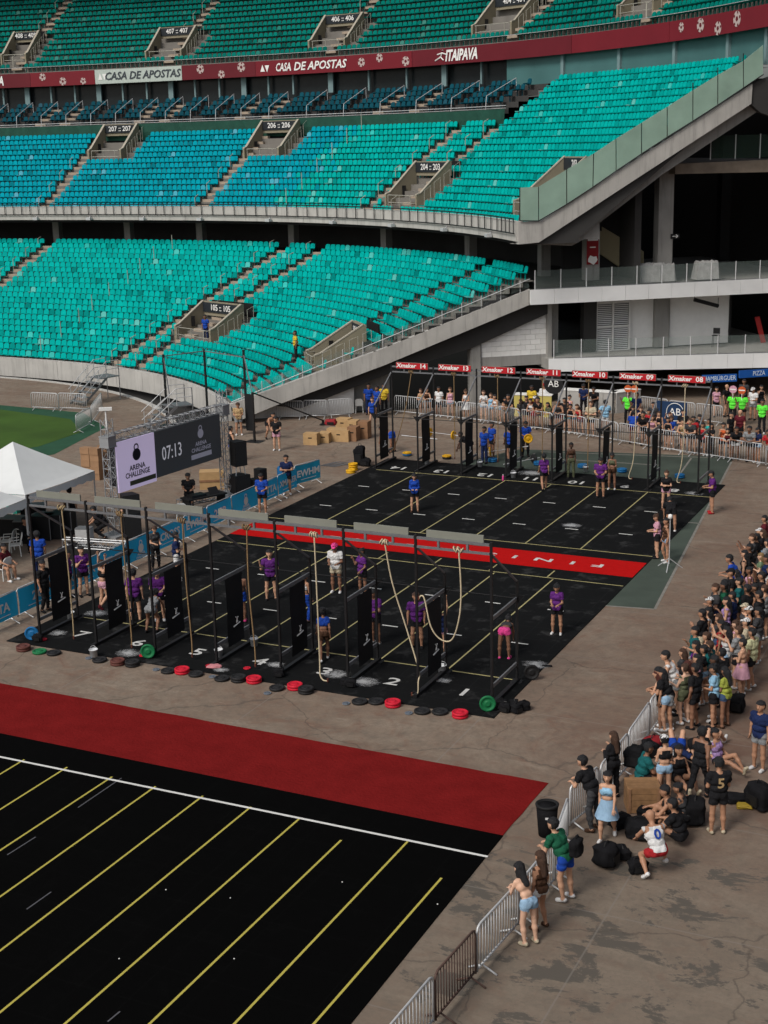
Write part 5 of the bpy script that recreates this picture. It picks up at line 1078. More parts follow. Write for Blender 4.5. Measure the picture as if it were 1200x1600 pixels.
lump('equipment_bag', (-16.78, 25.83), (.5, .45, .95), M_BAG, 'tall black equipment bag left of the far rig', 'bag', 0, 4); lump('equipment_bag', (-16.48, 25.78), (.55, .4, .4), M_BAG, 'low black equipment bag at the left corner of the far mat', 'bag', 0, 5)
for i in range(4): plate((-16.61, 24.72), 'yellow', 'yellow plate in the stack left of the far rig, %s from the ground' % ORD2[i], .005 + i * .09, group='yellow plates left of the far rig')
for i in range(2): plate((-16.48, 24.20), 'yellow', 'yellow plate in the low pair left of the far rig, %s' % ('upper' if i else 'lower'), .005 + i * .08, group='yellow plates left of the far rig')
for p, cs, d in (((-15.54, 28.54), 'by', 'at lane fourteen'), ((-13.40, 28.52), 'ky', 'at lane thirteen'), ((-11.03, 28.59), 'bb', 'at lane twelve'), ((-8.74, 28.65), 'bb', 'at lane eleven'), ((-6.62, 28.82), 'bb', 'at lane ten'), ((-4.62, 28.54), 'bb', 'at lane nine'), ((-1.87, 28.29), 'bb', 'at lane eight')):
    for i, c in enumerate(cs):
        c_ = {'b': 'blue', 'y': 'yellow', 'k': 'black'}[c]; plate(p, c_, '%s bumper plate behind the far rig %s, %s of the pair' % (c_, d, 'upper' if i else 'lower'), .03 + i * .08, group='plates behind the far rig')
def barbell(p, z, rz, label, c=None, n=1, tilt=0.):
    t = thing('barbell', label, 'barbell', (p[0], p[1], z), rz); t.rotation_euler = (0, tilt, rz)
    MB().tube((-.66, 0, 0), (.66, 0, 0), .014, 8).build('shaft', M_GALV, t)
    for s in (-1, 1):
        MB().tube((s * .66, 0, 0), (s * 1.1, 0, 0), .025, 8).build('sleeve', M_GALV, t)
        if c:
            o = link('bumper_plate', PM['big'], PC[c], t); o.location = (s * .72 - (.075 if s < 0 else 0), 0, 0); o.rotation_euler = (0, R(90), 0)
barbell((-15.65, 33.14), .225, R(-12), 'barbell with yellow plates being handled behind lane thirteen', 'yellow'); barbell((-16.76, 32.76), .03, R(-8), 'bare steel barbell lying on the ground left of the yellow plated one')
barbell((-10.65, 29.33), .5, R(20), 'barbell with yellow plates held by the people in blue shirts', 'yellow', tilt=R(-8)); barbell((-9.44, 28.26), .24, R(60), 'barbell with black plates standing behind lane twelve', 'black')
t = thing('cable_bundle', 'bundle of steel bars and cables lying left of the far rig', 'cable bundle', (*(-17.90, 25.43), 0))
for i in range(9): MB().tube((-.7 + .1 * i, -.4, .02), (-.2 + .12 * i, .5, .05 + .02 * (i % 3)), .015, 5).build('bar', M_GREYST, t)

# ------------------------------------------------------------------ small rig, steps and wire near the stand
t = thing('training_rig', 'tall slim black training rig near the foot of the stand', 'rig', (*(-30.35, 33.67), 0)); o_ = Vector((*(-30.35, 33.67), 0))
pA, pB, pC, pD = [Vector((*p, 0)) - o_ for p in ((-31.50, 31.30), (-30.35, 33.67), (-26.92, 32.26), (-24.56, 29.06))]
for p, h in ((pA, 4.0), (pB, 4.0), (pC, 4.3), (pD, 2.6)): MB().box(p + Vector((0, 0, h / 2)), (.1, .1, h)).build('upright', M_BLACKST, t); MB().box(p + Vector((0, 0, .01)), (.9, .7, .02)).build('foot_plate', M_BLACKST, t)
for a, c in ((pA, pB), (pB, pC)): MB().bar(a + Vector((0, 0, 3.9)), c + Vector((0, 0, 3.9)), .05, .05).build('top_beam', M_GREYST, t)
MB().bar(pC + Vector((0, 0, 4.0)), pD + Vector((0, 0, 2.5)), .06, .06).build('brace', M_GREYST, t); MB().bar(pA + Vector((0, 0, 3.9)), pA + Vector((.6, -.5, 1.8)), .05, .05).build('brace', M_GREYST, t)
MB().box((pC + pD) / 2 + Vector((0, 0, 1.2)), (.5, .03, 2.0)).build('banner', M_BANN, t)
t = thing('guy_pole', 'long black pole sloping from the training rig down to the jump boxes', 'pole', (*(-23.24, 34.26), 0)); e0 = Vector((*(-24.56, 29.06), 2.6)) - Vector((*(-23.24, 34.26), 0)); MB().tube(e0, (0, 0, .25), .04, 6).build('pole', M_BLACKST, t); MB().lathe((0, 0, 0), [(.2, 0), (.2, .05), (.08, .1), (.06, .28)], 10).build('weight', M_BLACKST, t)
def steps(p, rz, label, n=6, w=1.3, rise=.25, run=.3, up=1):
    t = thing('metal_steps', label, 'steps', (*p, 0), rz)
    for i in range(n): MB().box((0, i * run, (i + 1) * rise - .02), (w, run + .03, .04)).build('tread', M_GREYST, t)
    MB().box((0, n * run + .45, n * rise), (w, 1.0, .05)).build('landing', M_GREYST, t)
    for s in (-1, 1):
        x = s * w / 2; MB().bar((x, -.1, .02), (x, n * run, n * rise), .04, .14).build('stringer', M_GREYST, t)
        for z in (.5, 1.0): MB().path([(x, -.15, z * .95), (x, n * run, n * rise + z), (x, n * run + .9, n * rise + z)], .022, 5).build('handrail', M_GALV, t)
        for k in range(4): MB().tube((x, k * n * run / 3, k * n * rise / 3), (x, k * n * run / 3, k * n * rise / 3 + 1.0), .02, 5).build('rail_post', M_GALV, t)
        MB().tube((x, n * run + .9, 0), (x, n * run + .9, n * rise + 1.0), .03, 5).build('leg', M_GREYST, t)
steps((-40.52, 35.07), R(-18), 'grey steel steps bridging the moat beside the pitch'); steps((-31.79, 29.86), R(-38), 'steel steps with pale handrails below the stand corner', n=5)
# ------------------------------------------------------------------ near right: bin, crate, bags
t = thing('litter_bin', 'black litter bin with a bag rim at the barriers', 'bin', (*(3.80, -6.43), 0)); MB().lathe((0, 0, 0), [(.19, 0), (.225, .45), (.245, .72)], 18).build('body', M_BAG, t, True); MB().lathe((0, 0, .70), [(.255, 0), (.265, .05), (.22, .07), (.2, .0)], 18).build('rim', M_SPK, t, True)
MB().box((.1, -.225, .5), (.12, .02, .05)).build('label', M_BAGW, t)
t = thing('wooden_crate', 'wooden crate seat carrying backpacks beside the seated group', 'crate', (*(5.38, -4.34), 0), R(24)); 
M_CRW = mat('crate_wood', (.26, .145, .07), .8, var=.4, scale=9, rnd=.2)
for k in range(4):
    z = .085 + k * .155
    for s in (-1, 1): MB().box((s * .37, 0, z), (.02, .6, .145)).build('plank', M_CRW, t); MB().box((0, s * .29, z), (.72, .02, .145)).build('plank', M_CRW, t)
    MB().box((0, -.21 + k * .14, .62), (.72, .13, .02)).build('plank', M_CRW, t)
for dx in (-.33, .33):
    for dy in (-.31, .31): MB().box((dx, dy, .31), (.06, .02, .6)).build('batten', M_PLYD, t)
bags = [((4.96, -3.54), (.45, .4, .5), M_BAG, 'black backpack on the wooden crate, left one', .62), ((5.14, -2.97), (.4, .35, .45), M_BAG, 'black backpack on the wooden crate, right one', .62), ((5.41, -7.26), (.5, .45, .5), M_BAG, 'large round black backpack with red tag on the ground', 0), ((5.62, -6.80), (.4, .3, .25), M_BAG, 'flat black bag right of the large round backpack', 0), ((5.66, -5.02), (.45, .35, .35), M_BAG, 'black backpack above the pair of bags by the seated people', 0), ((5.71, -5.76), (.6, .5, .45), M_BAG, 'bulging black backpack left of the seated people', 0), ((5.18, -5.46), (.5, .35, .3), M_BAG, 'black bag with white rim behind the woman in blue', 0), ((6.67, -4.63), (.6, .45, .6), M_BAG, 'big black backpack behind the seated people', 0), ((7.85, -3.31), (.6, .45, .6), M_BAG, 'black backpack at the right edge of the photo', 0), ((6.20, 2.16), (.4, .4, .5), M_BAG, 'black bag with white trim by the woman in the pink skirt', 0), ((6.08, -7.27), (.4, .3, .3), M_BAG, 'small black bag by the knee of the crouching man', 0), ((4.85, -1.42), (.5, .4, .5), M_BAGR, 'red and white bag by the barrier', 0), ((5.76, -2.45), (.5, .5, .5), M_BAG, 'black bag among the seated group', 0), ((5.29, -1.85), (.5, .4, .4), M_BAGW, 'white towel and bag heap among the seated group', 0), ((5.92, -0.98), (.5, .4, .45), M_BAG, 'dark bag under the reclining person in white shorts', 0)]
for i, (p, d, m, l, z) in enumerate(bags): lump('backpack', p, d, m, l, 'bag', i * .7, i + 10, z, 'bags of the spectators')
lump('gear_heap', (7.29, -3.19), (.55, .35, .18), M_BAG, 'black gear lying left of the right edge backpack', 'gear', .4, 31, strap=False)
o = lump('jump_rope', (7.54, -3.44), (.35, .25, .1), mat('gold_cord', (.35, .24, .03), .5), 'tangle of yellow cord on the ground by the backpack', 'cord', .2, 32, strap=False)
for i, (dx, dy) in enumerate(((0, 0), (.3, .05), (.15, .28), (-.2, .2), (.42, .3))): lump('kettlebell_bag', ((0.46, -0.18)[0] + dx, (0.46, -0.18)[1] + dy), (.3, .26, .26), M_BAG, 'black sandbag in the heap at the right end of the near rig, %s' % ['front left', 'front right', 'middle', 'far left', 'far right'][i], 'sandbag', i, 40 + i)
lump('towel', (-0.10, -0.21), (.18, .15, .22), mat('pink_cloth', (.45, .3, .38), .8), 'small pink cloth at the foot of the right end upright', 'cloth', 0, 51, strap=False); lump('towel', (-8.70, -0.31), (.4, .25, .08), mat('rose_cloth', (.5, .2, .22), .8), 'rose towel dropped on lane five', 'cloth', .5, 52, .028, strap=False)
for p, l in (((-4.40, -0.12), 'black kettlebell at the upright between lanes two and three'), ((-4.24, -0.16), 'black weight beside the kettlebell between lanes two and three'), ((-6.53, -0.22), 'black weight at the upright between lanes three and four'), ((-11.14, -0.05), 'black weight by the upright green plate'), ((-15.16, -0.40), 'black weight at the foot of the left end upright')): lump('kettlebell', p, (.3, .24, .24), M_BAG, l, 'weight', .3, int(p[0] * 10) % 50, .026)
lump('hammer', (0.40, 3.45), (.3, .08, .06), M_BAG, 'small dark tool on the concrete right of the near mat', 'tool', .3, 60, strap=False)
t = thing('camera_tripod', 'silver telescopic tripod with lamp head at the right of the finish strip', 'tripod', (*(1.22, 14.33), .0))
for a in (0, 2.1, 4.2): MB().tube((.5 * math.cos(a + .6), .5 * math.sin(a + .6), .01), (0, 0, .4), .016, 5).build('leg', M_GALV, t)
MB().tube((0, 0, .2), (0, 0, 1.9), .018, 6).build('pole', M_GALV, t); MB().lathe((0, 0, 1.85), [(.03, 0), (.09, .05), (.07, .16), (.02, .18)], 10).build('head', M_WHITE, t, True)
t = thing('drink_bottle', 'pink drink bottle on the floor of far lane twelve', 'bottle', (*(-9.15, 25.02), .026)); MB().lathe((0, 0, 0), [(.04, 0), (.045, .02), (.045, .2), (.02, .25)], 10).build('body', mat('pink_plastic', (.6, .06, .25), .4), t, True); MB().lathe((0, 0, .25), [(.022, 0), (.02, .04)], 8).build('cap', M_WHITE, t)
# food stalls under the lower balcony
def stall(a, c, text, label, col, zs=2.35):
    a, c = Vector(a), Vector(c); d = (c - a).normalized(); L = (c - a).length; t = thing('stall_sign', label, 'sign', ((a.x + c.x) / 2, (a.y + c.y) / 2, zs), math.atan2(d.y, d.x))
    MB().box((0, 0, 0), (L, .12, .4)).build('board', col, t); lettering('lettering', text, frame((0, -.065, 0), (1, 0, 0), (0, 0, 1)), .36, mat('sign_lit_white', (.62, .7, .78), .5), t, sx=.75, ext=.002)
M_SBLUE = mat('stall_blue', (.01, .08, .32), .5)
stall((-4.03, 41.56), (-2.39, 42.51), 'HAMBÚRGUER', 'blue hamburger stall sign beside the red board of lane eight', M_SBLUE); stall((-2.30, 42.69), (-0.54, 44.14), 'PIZZA', 'blue pizza stall sign at the right edge', M_SBLUE, 2.5)
def counter(a, c, label, col, h=1.15, n=4):
    a, c = Vector(a), Vector(c); d = (c - a); L = d.length; t = thing('stall_counter', label, 'counter', ((a.x + c.x) / 2, (a.y + c.y) / 2, 0), math.atan2(d.y, d.x))
    for i in range(n): MB().box((-L / 2 + L / n * (i + .5), 0, h / 2), (L / n - .02, .08, h)).build('front_panel', col, t)
    MB().box((0, .28, h + .02), (L, .7, .04)).build('top', M_WHITE, t)
M_CTR = mat('counter_grey', (.38, .37, .35), .6, var=.1)
counter((-12.47, 42.65), (-9.11, 42.51), 'long pale grey stall counter behind the far crowd', M_CTR, n=5); counter((-9.04, 42.53), (-8.08, 44.08), 'grey counter end turned towards the crowd', M_CTR, n=2); counter((-14.18, 40.03), (-12.06, 40.33), 'white and yellow drinks counter behind the far crowd', mat('counter_yellow', (.5, .42, .12), .6), 1.2, 3)
t = thing('logo_sign', 'black round AB sign hanging over the drinks counter', 'sign', (*(-11.34, 38.49), 2.2)); MB().lathe((0, 0, 0), [(.02, -.02), (.55, -.02), (.55, .02), (.02, .02)], 20, 'y').build('disc', M_SPK, t); lettering('lettering', 'AB', frame((0, -.03, 0), (1, 0, 0), (0, 0, 1)), .5, M_SIGNW, t, ext=.002)
t = thing('logo_banner', 'dark blue stall cloth with a white circled letter', 'banner', (*(-5.26, 40.08), 0), R(-8)); MB().box((0, 0, .65), (1.7, .05, 1.3)).build('cloth', mat('navy_cloth', (.012, .035, .09), .7), t); lettering('lettering', 'AB', frame((.2, -.03, .75), (1, 0, 0), (0, 0, 1)), .55, M_SIGNW, t, ext=.002)
b = MB(); b.path([(.2 + .48 * math.cos(a), -.035, .75 + .48 * math.sin(a)) for a in np.linspace(0, 6.283, 25)], .02, 4); b.build('ring', M_SIGNW, t)

for i, (p, d, l) in enumerate((((-23.6, 10.6), (.9, .6, .7), 'black equipment trunk under the tent nearest its corner pole'), ((-24.2, 9.6), (1.2, .7, .75), 'long folding table with black cloth under the tent'), ((-23.3, 8.9), (.6, .6, .9), 'tall black equipment trunk under the front edge of the tent'), ((-24.8, 11.4), (1., .6, .8), 'dark equipment trunk at the back of the tent'))):
    t = thing('equipment_case', l, 'case', (*p, 0), .2 * i, 'equipment under the tent'); MB().box((0, 0, d[2] / 2), d).build('body', M_SPK, t); MB().box((0, 0, d[2] + .01), (d[0] * 1.03, d[1] * 1.03, .03)).build('lid', M_GREYST, t)
    for dx in (-1, 1): MB().box((dx * d[0] * .52, 0, d[2] * .6), (.03, .16, .05)).build('handle', M_GALV, t)
t = thing('waste_container', 'turquoise plastic container standing beyond the tent corner', 'container', (*(-26.82, 12.63), 0)); MB().prism([(-.28, -.25), (.28, -.25), (.28, .25), (-.28, .25)], 0, .85).build('tub', mat('turquoise_tub', (.03, .3, .24), .6), t); MB().box((0, 0, .88), (.62, .56, .05)).build('lid', mat('turquoise_tub'), t)
# ------------------------------------------------------------------ people: bodies grown as one surface around a posed skeleton
def nrm_(v): v = np.array(v, float); return v / np.linalg.norm(v)
DN = (0, 0, -1)
POSES = {
 'stand': dict(arms=[((.16, 0, -1), (.05, .12, -1)), ((-.16, 0, -1), (-.05, .12, -1))], legs=[((.06, .02, -1), (.02, -.03, -1)), ((-.06, .02, -1), (-.02, -.03, -1))]),
 'relaxed': dict(arms=[((.2, .05, -1), (.02, .3, -1)), ((-.16, -.1, -1), (0, .25, -1))], legs=[((.1, .2, -1), (.02, -.28, -1)), ((-.05, -.03, -1), (-.02, -.02, -1))], lat=.03),
 'hold': dict(arms=[((.12, .15, -1), (-.35, .9, -.05)), ((-.12, .15, -1), (.35, .9, -.05))], legs=[((.07, .05, -1), (.02, -.08, -1)), ((-.07, 0, -1), (-.02, -.02, -1))], head=(20, 0)),
 'phone': dict(arms=[((.12, .3, -1), (-.35, .6, .75)), ((-.14, .15, -1), (.45, .75, .25))], legs=[((.07, .05, -1), (.02, -.08, -1)), ((-.06, 0, -1), (-.02, -.02, -1))]),
 'up': dict(arms=[((.2, .8, .35), (-.25, .45, 1)), ((-.2, .7, .3), (.3, .5, 1))], legs=[((.06, 0, -1), (.02, -.03, -1)), ((-.06, 0, -1), (-.02, -.03, -1))]),
 'cross': dict(arms=[((.2, .25, -1), (-.95, .45, .12)), ((-.2, .25, -1), (.95, .5, .02))], legs=[((.08, 0, -1), (.02, -.03, -1)), ((-.06, .1, -1), (-.02, -.15, -1))]),
 'hips': dict(arms=[((.55, -.25, -.85), (-.6, .35, -.65)), ((-.2, .3, -1), (.1, .8, .1))], legs=[((.12, 0, -1), (.03, -.03, -1)), ((-.06, .12, -1), (-.02, -.2, -1))]),
 'lean': dict(lean=30, arms=[((.25, .25, -1), (-.6, .75, .05)), ((-.25, .3, -1), (.6, .75, -.05))], legs=[((.07, -.02, -1), (.02, -.12, -1)), ((-.07, .12, -1), (-.02, -.2, -1))], head=(-12, 0)),
 'walk': dict(lean=4, arms=[((.14, -.35, -1), (.02, .1, -1)), ((-.14, .35, -1), (0, .5, -1))], legs=[((.05, .38, -1), (.0, .02, -1)), ((-.05, -.22, -1), (0, -.6, -1))]),
 'point': dict(arms=[((.3, .35, -.8), (.15, .35, 1)), ((-.16, .1, -1), (.1, .7, -.4))], legs=[((.1, .03, -1), (.03, -.05, -1)), ((-.1, 0, -1), (-.03, -.02, -1))]),
 'sit': dict(lean=18, arms=[((.2, .6, -.75), (-.2, .8, -.1)), ((-.2, .6, -.75), (.2, .8, -.1))], legs=[((.18, .85, .55), (.02, .45, -.9)), ((-.2, .85, .45), (-.02, .5, -.85))], foot=.3),
 'sitlong': dict(lean=-12, arms=[((.25, -.5, -.85), (.05, -.25, -1)), ((-.25, .3, -.9), (.2, .8, -.3))], legs=[((.12, .95, .25), (.02, .95, -.3)), ((-.16, .9, .5), (-.02, .6, -.8))], foot=.6),
 'sitbox': dict(lean=14, arms=[((.16, .4, -.9), (-.2, .85, -.25)), ((-.16, .4, -.9), (.2, .85, -.25))], legs=[((.14, 1, -.05), (.02, .05, -1)), ((-.14, 1, -.05), (-.02, .1, -1))]),
 'crouch': dict(lean=34, arms=[((.2, .7, -.7), (-.3, .7, -.55)), ((-.2, .6, -.75), (.2, .7, -.6))], legs=[((.3, .9, .1), (.05, -.55, -.85)), ((-.25, .75, -.45), (-.05, -.75, -.6))], head=(15, 0)),
 'lie': dict(lean=-84, arms=[((.7, -.5, -.2), (-.2, .9, .35)), ((-.7, -.4, -.25), (.2, .9, .35))], legs=[((.12, .75, .75), (.05, .7, -.75)), ((-.15, .65, .75), (.2, .55, -.75))], foot=.5, head=(20, 0)),
 'bend': dict(lean=82, arms=[((.1, .35, -1), (-.05, .2, -1)), ((-.1, .35, -1), (.05, .2, -1))], legs=[((.1, -.12, -1), (.03, .02, -1)), ((-.1, -.12, -1), (-.03, .02, -1))], head=(10, 0)),
 'lift': dict(lean=58, arms=[((.25, .5, -.9), (-.05, .3, -1)), ((-.25, .5, -.9), (.05, .3, -1))], legs=[((.2, .5, -.85), (.02, -.45, -.9)), ((-.2, .4, -.9), (-.02, -.4, -.9))], head=(-25, 0)),
 'hang': dict(arms=[((.25, .1, 1), (-.05, 0, 1)), ((-.25, .1, 1), (.05, 0, 1))], legs=[((.05, .2, -1), (0, -.75, -.75)), ((-.05, .02, -1), (0, -.25, -1))], foot=-.5),
 'reach': dict(arms=[((.22, .15, 1), (-.08, .05, 1)), ((-.22, .15, 1), (.08, .05, 1))], legs=[((.07, 0, -1), (.02, -.03, -1)), ((-.07, 0, -1), (-.02, -.03, -1))]),
}
PHRASE = {'stand': 'standing', 'relaxed': 'at ease', 'hold': 'with joined hands', 'phone': 'with a phone', 'up': 'with raised arms', 'cross': 'with folded arms', 'hips': 'with hand on hip', 'lean': 'leaning', 'walk': 'walking', 'point': 'with raised hand', 'sit': 'sitting on the ground', 'sitlong': 'sitting with outstretched legs', 'sitbox': 'sitting', 'crouch': 'crouching', 'lie': 'lying with bent knees', 'bend': 'bending down', 'lift': 'stooping over', 'hang': 'hanging by the hands', 'reach': 'reaching up'}

def surface_nets(d, org, h):
    nx, ny, nz = d.shape; acc = np.zeros((nx - 1, ny - 1, nz - 1, 3)); cnt = np.zeros((nx - 1, ny - 1, nz - 1)); s = d < 0
    cor = [(a, b, c) for a in (0, 1) for b in (0, 1) for c in (0, 1)]
    def sl(o): return tuple(slice(k, k + n - 1) for k, n in zip(o, d.shape))
    for o in cor:
        for ax in range(3):
            if o[ax]: continue
            p = list(o); p[ax] = 1; a, b = d[sl(o)], d[sl(p)]; m = s[sl(o)] != s[sl(p)]
            with np.errstate(all='ignore'): t = np.where(m, a / (a - b), 0)
            for k in range(3): acc[..., k] += np.where(m, o[k] + (t if k == ax else 0), 0)
            cnt += m
    act = cnt > 0; idx = -np.ones(cnt.shape, int); idx[act] = np.arange(act.sum()); ijk = np.argwhere(act)
    V = org + h * (ijk + acc[act] / cnt[act][:, None]); F = []
    for ax in range(3):
        b, c = [(1, 2), (2, 0), (0, 1)][ax]; lo = [slice(None)] * 3; hi = [slice(None)] * 3; lo[ax] = slice(0, -1); hi[ax] = slice(1, None)
        ch = s[tuple(lo)] != s[tuple(hi)]; e = np.argwhere(ch); e = e[(e[:, b] > 0) & (e[:, c] > 0) & (e[:, b] < d.shape[b] - 1) & (e[:, c] < d.shape[c] - 1)]
        def g(db, dc): q = e.copy(); q[:, b] -= db; q[:, c] -= dc; return idx[q[:, 0], q[:, 1], q[:, 2]]
        Q = np.column_stack([g(1, 1), g(0, 1), g(0, 0), g(1, 0)]); fl = ~s[e[:, 0], e[:, 1], e[:, 2]]; Q[fl] = Q[fl][:, ::-1]; F.append(Q)
    return V, np.concatenate(F)
def capdist(X, a, b, ra, rb):
    ab = b - a; t = np.clip(((X - a) @ ab) / (ab @ ab + 1e-12), 0, 1); return np.linalg.norm(X - (a + t[..., None] * ab), axis=-1) - (ra + (rb - ra) * t), t
def hand_geo():
    b = MB()
    b.add([(-.036, 0, -.011), (.036, 0, -.011), (.042, .085, -.012), (-.042, .085, -.012), (-.03, 0, .014), (.03, 0, .014), (.04, .085, .012), (-.04, .085, .012)], [(3, 2, 1, 0), (4, 5, 6, 7), (0, 1, 5, 4), (1, 2, 6, 5), (2, 3, 7, 6), (3, 0, 4, 7)])
    for x, L in ((-.031, .062), (-.0105, .074), (.0105, .07), (.031, .055)):
        p0, p1, p2 = Vector((x, .083, 0)), Vector((x * 1.05, .083 + L * .52, -.008)), Vector((x * 1.05, .083 + L * .86, -.032)); b.tube(p0, p1, .0095, 5, .0085); b.tube(p1, p2, .0085, 5, .006)
    b.tube((-.034, .02, -.004), (-.062, .058, -.014), .012, 5, .0105); b.tube((-.062, .058, -.014), (-.066, .092, -.022), .0105, 5, .007)
    return np.array(b.v), b.f
HV, HF = hand_geo()
def skeleton(pose, sex):
    p = POSES[pose]; le = R(p.get('lean', 0)); sp_ = np.array([p.get('lat', 0), math.sin(le), math.cos(le)]); fw = np.array([0, math.cos(le), -math.sin(le)]); X = np.array([1., 0, 0])
    pel = np.zeros(3); nb_ = pel + sp_ * .50; fem = sex == 'f'; sw, hw = (.155, .098) if fem else (.185, .088)
    hp, hy = p.get('head', (0, 0)); a = le * .35 + R(hp); up = np.array([0, math.sin(a), math.cos(a)]); hf = np.array([0, math.cos(a), -math.sin(a)])
    if pose == 'lie': up, hf = sp_, fw
    hc = nb_ + sp_ * .055 + up * .125 + hf * .02
    Pm = [] # (name, a, b, ra, rb)
    ad = lambda n, a, b, ra, rb: Pm.append((n, np.array(a, float), np.array(b, float), ra, rb))
    ad('pelvis', pel - X * .06 - sp_ * .03, pel + X * .06 - sp_ * .03, .112 if fem else .105, .112 if fem else .105)
    ad('waist', pel + sp_ * .14 - X * .04, pel + sp_ * .14 + X * .04, .092 if fem else .105, .092 if fem else .105)
    ad('chest', pel + sp_ * .31 - X * .068, pel + sp_ * .31 + X * .068, .105 if fem else .118, .105 if fem else .118)
    ad('chest', pel + sp_ * .42 - X * (sw - .06), pel + sp_ * .42 + X * (sw - .06), .075, .075)
    if fem: ad('chest', pel + sp_ * .34 + fw * .085 - X * .062, pel + sp_ * .34 + fw * .085 + X * .062, .05, .05)
    else: ad('chest', pel + sp_ * .37 + fw * .05 - X * .06, pel + sp_ * .37 + fw * .05 + X * .06, .065, .065)
    ad('neck', nb_ - sp_ * .03, hc - up * .04, .055 if not fem else .046, .05 if not fem else .043)
    ad('head', hc + up * .035 - hf * .012, hc - up * .005 - hf * .005, .098, .092)
    ad('head', hc - up * .01 + hf * .025, hc - up * .085 + hf * .05, .072, .042)
    ad('head', hc + up * .005 + hf * .095, hc - up * .03 + hf * .112, .011, .016)
    for s in (-1, 1): ad('head', hc + X * s * .093 + up * .015, hc + X * s * .093 - up * .02, .019, .015)
    hands = []
    for s, (u, f) in zip((1, -1), p['arms']):
        sh = pel + sp_ * .435 + X * s * sw; el = sh + nrm_(u) * .29; wr = el + nrm_(f) * .25; k = 'R' if s > 0 else 'L'
        ad('uarm' + k, sh, el, .052 if not fem else .042, .041 if not fem else .035); ad('farm' + k, el, wr, .041 if not fem else .035, .027); hands.append((wr, nrm_(f), s))
    for s, (u, f) in zip((1, -1), p['legs']):
        hpj = pel + X * s * hw - sp_ * .04; kn = hpj + nrm_(u) * .43; an = kn + nrm_(f) * .41; k = 'R' if s > 0 else 'L'; sf = nrm_(f)
        ad('thigh' + k, hpj, kn, .088 if not fem else .09, .056); ad('shin' + k, kn + sf * .02, kn + sf * .16, .054, .058); ad('shin' + k, kn + sf * .16, an, .058, .036)
        fd = nrm_(np.array([s * .15, 1, 0]) - sf * np.dot(np.array([s * .15, 1, 0]), sf) * .9 + np.array([0, 0, 1]) * p.get('foot', 0))
        he = an + sf * .045 - fd * .035; ad('foot' + k, he, he + fd * .17 + sf * .008, .038, .036)
    zmin = min(min(a[2] - ra, b[2] - rb) for _, a, b, ra, rb in Pm)
    sh_ = np.array([0, 0, -zmin])
    Pm = [(n, a + sh_, b + sh_, ra, rb) for n, a, b, ra, rb in Pm]; hands = [(w + sh_, f, s) for w, f, s in hands]
    return Pm, hands, dict(pel=pel + sh_, sp=sp_, fw=fw, hc=hc + sh_, up=up, hf=hf, X=X)
PROTO = {}
def grow(Pm, h=.021, k=.035):
    lo = np.min([np.minimum(a - ra, b - rb) for _, a, b, ra, rb in Pm], 0) - .06; hi = np.max([np.maximum(a + ra, b + rb) for _, a, b, ra, rb in Pm], 0) + .06
    n = np.ceil((hi - lo) / h).astype(int) + 1; D = np.full(n, .5)
    for nm_, a, b, ra, rb in Pm:
        m = max(ra, rb) + .09; i0 = np.maximum(((np.minimum(a, b) - m - lo) / h).astype(int), 0); i1 = np.minimum(((np.maximum(a, b) + m - lo) / h).astype(int) + 2, n)
        gx = np.stack(np.meshgrid(*[lo[j] + h * np.arange(i0[j], i1[j]) for j in range(3)], indexing='ij'), -1); d, _ = capdist(gx, a, b, ra, rb)
        s = tuple(slice(i0[j], i1[j]) for j in range(3)); e = D[s]; kk = k * (.4 if nm_ == 'head' and max(ra, rb) < .03 else 1)
        q = np.clip(.5 + .5 * (e - d) / kk, 0, 1); D[s] = e * (1 - q) + d * q - kk * q * (1 - q)
    return surface_nets(D, lo, h)
def mk(name, V, F, smooth=True):
    me = bpy.data.meshes.new(name); me.from_pydata(np.asarray(V).tolist(), [], [tuple(int(i) for i in f) for f in F]); 
    if smooth: me.shade_smooth()
    me.update(); return me
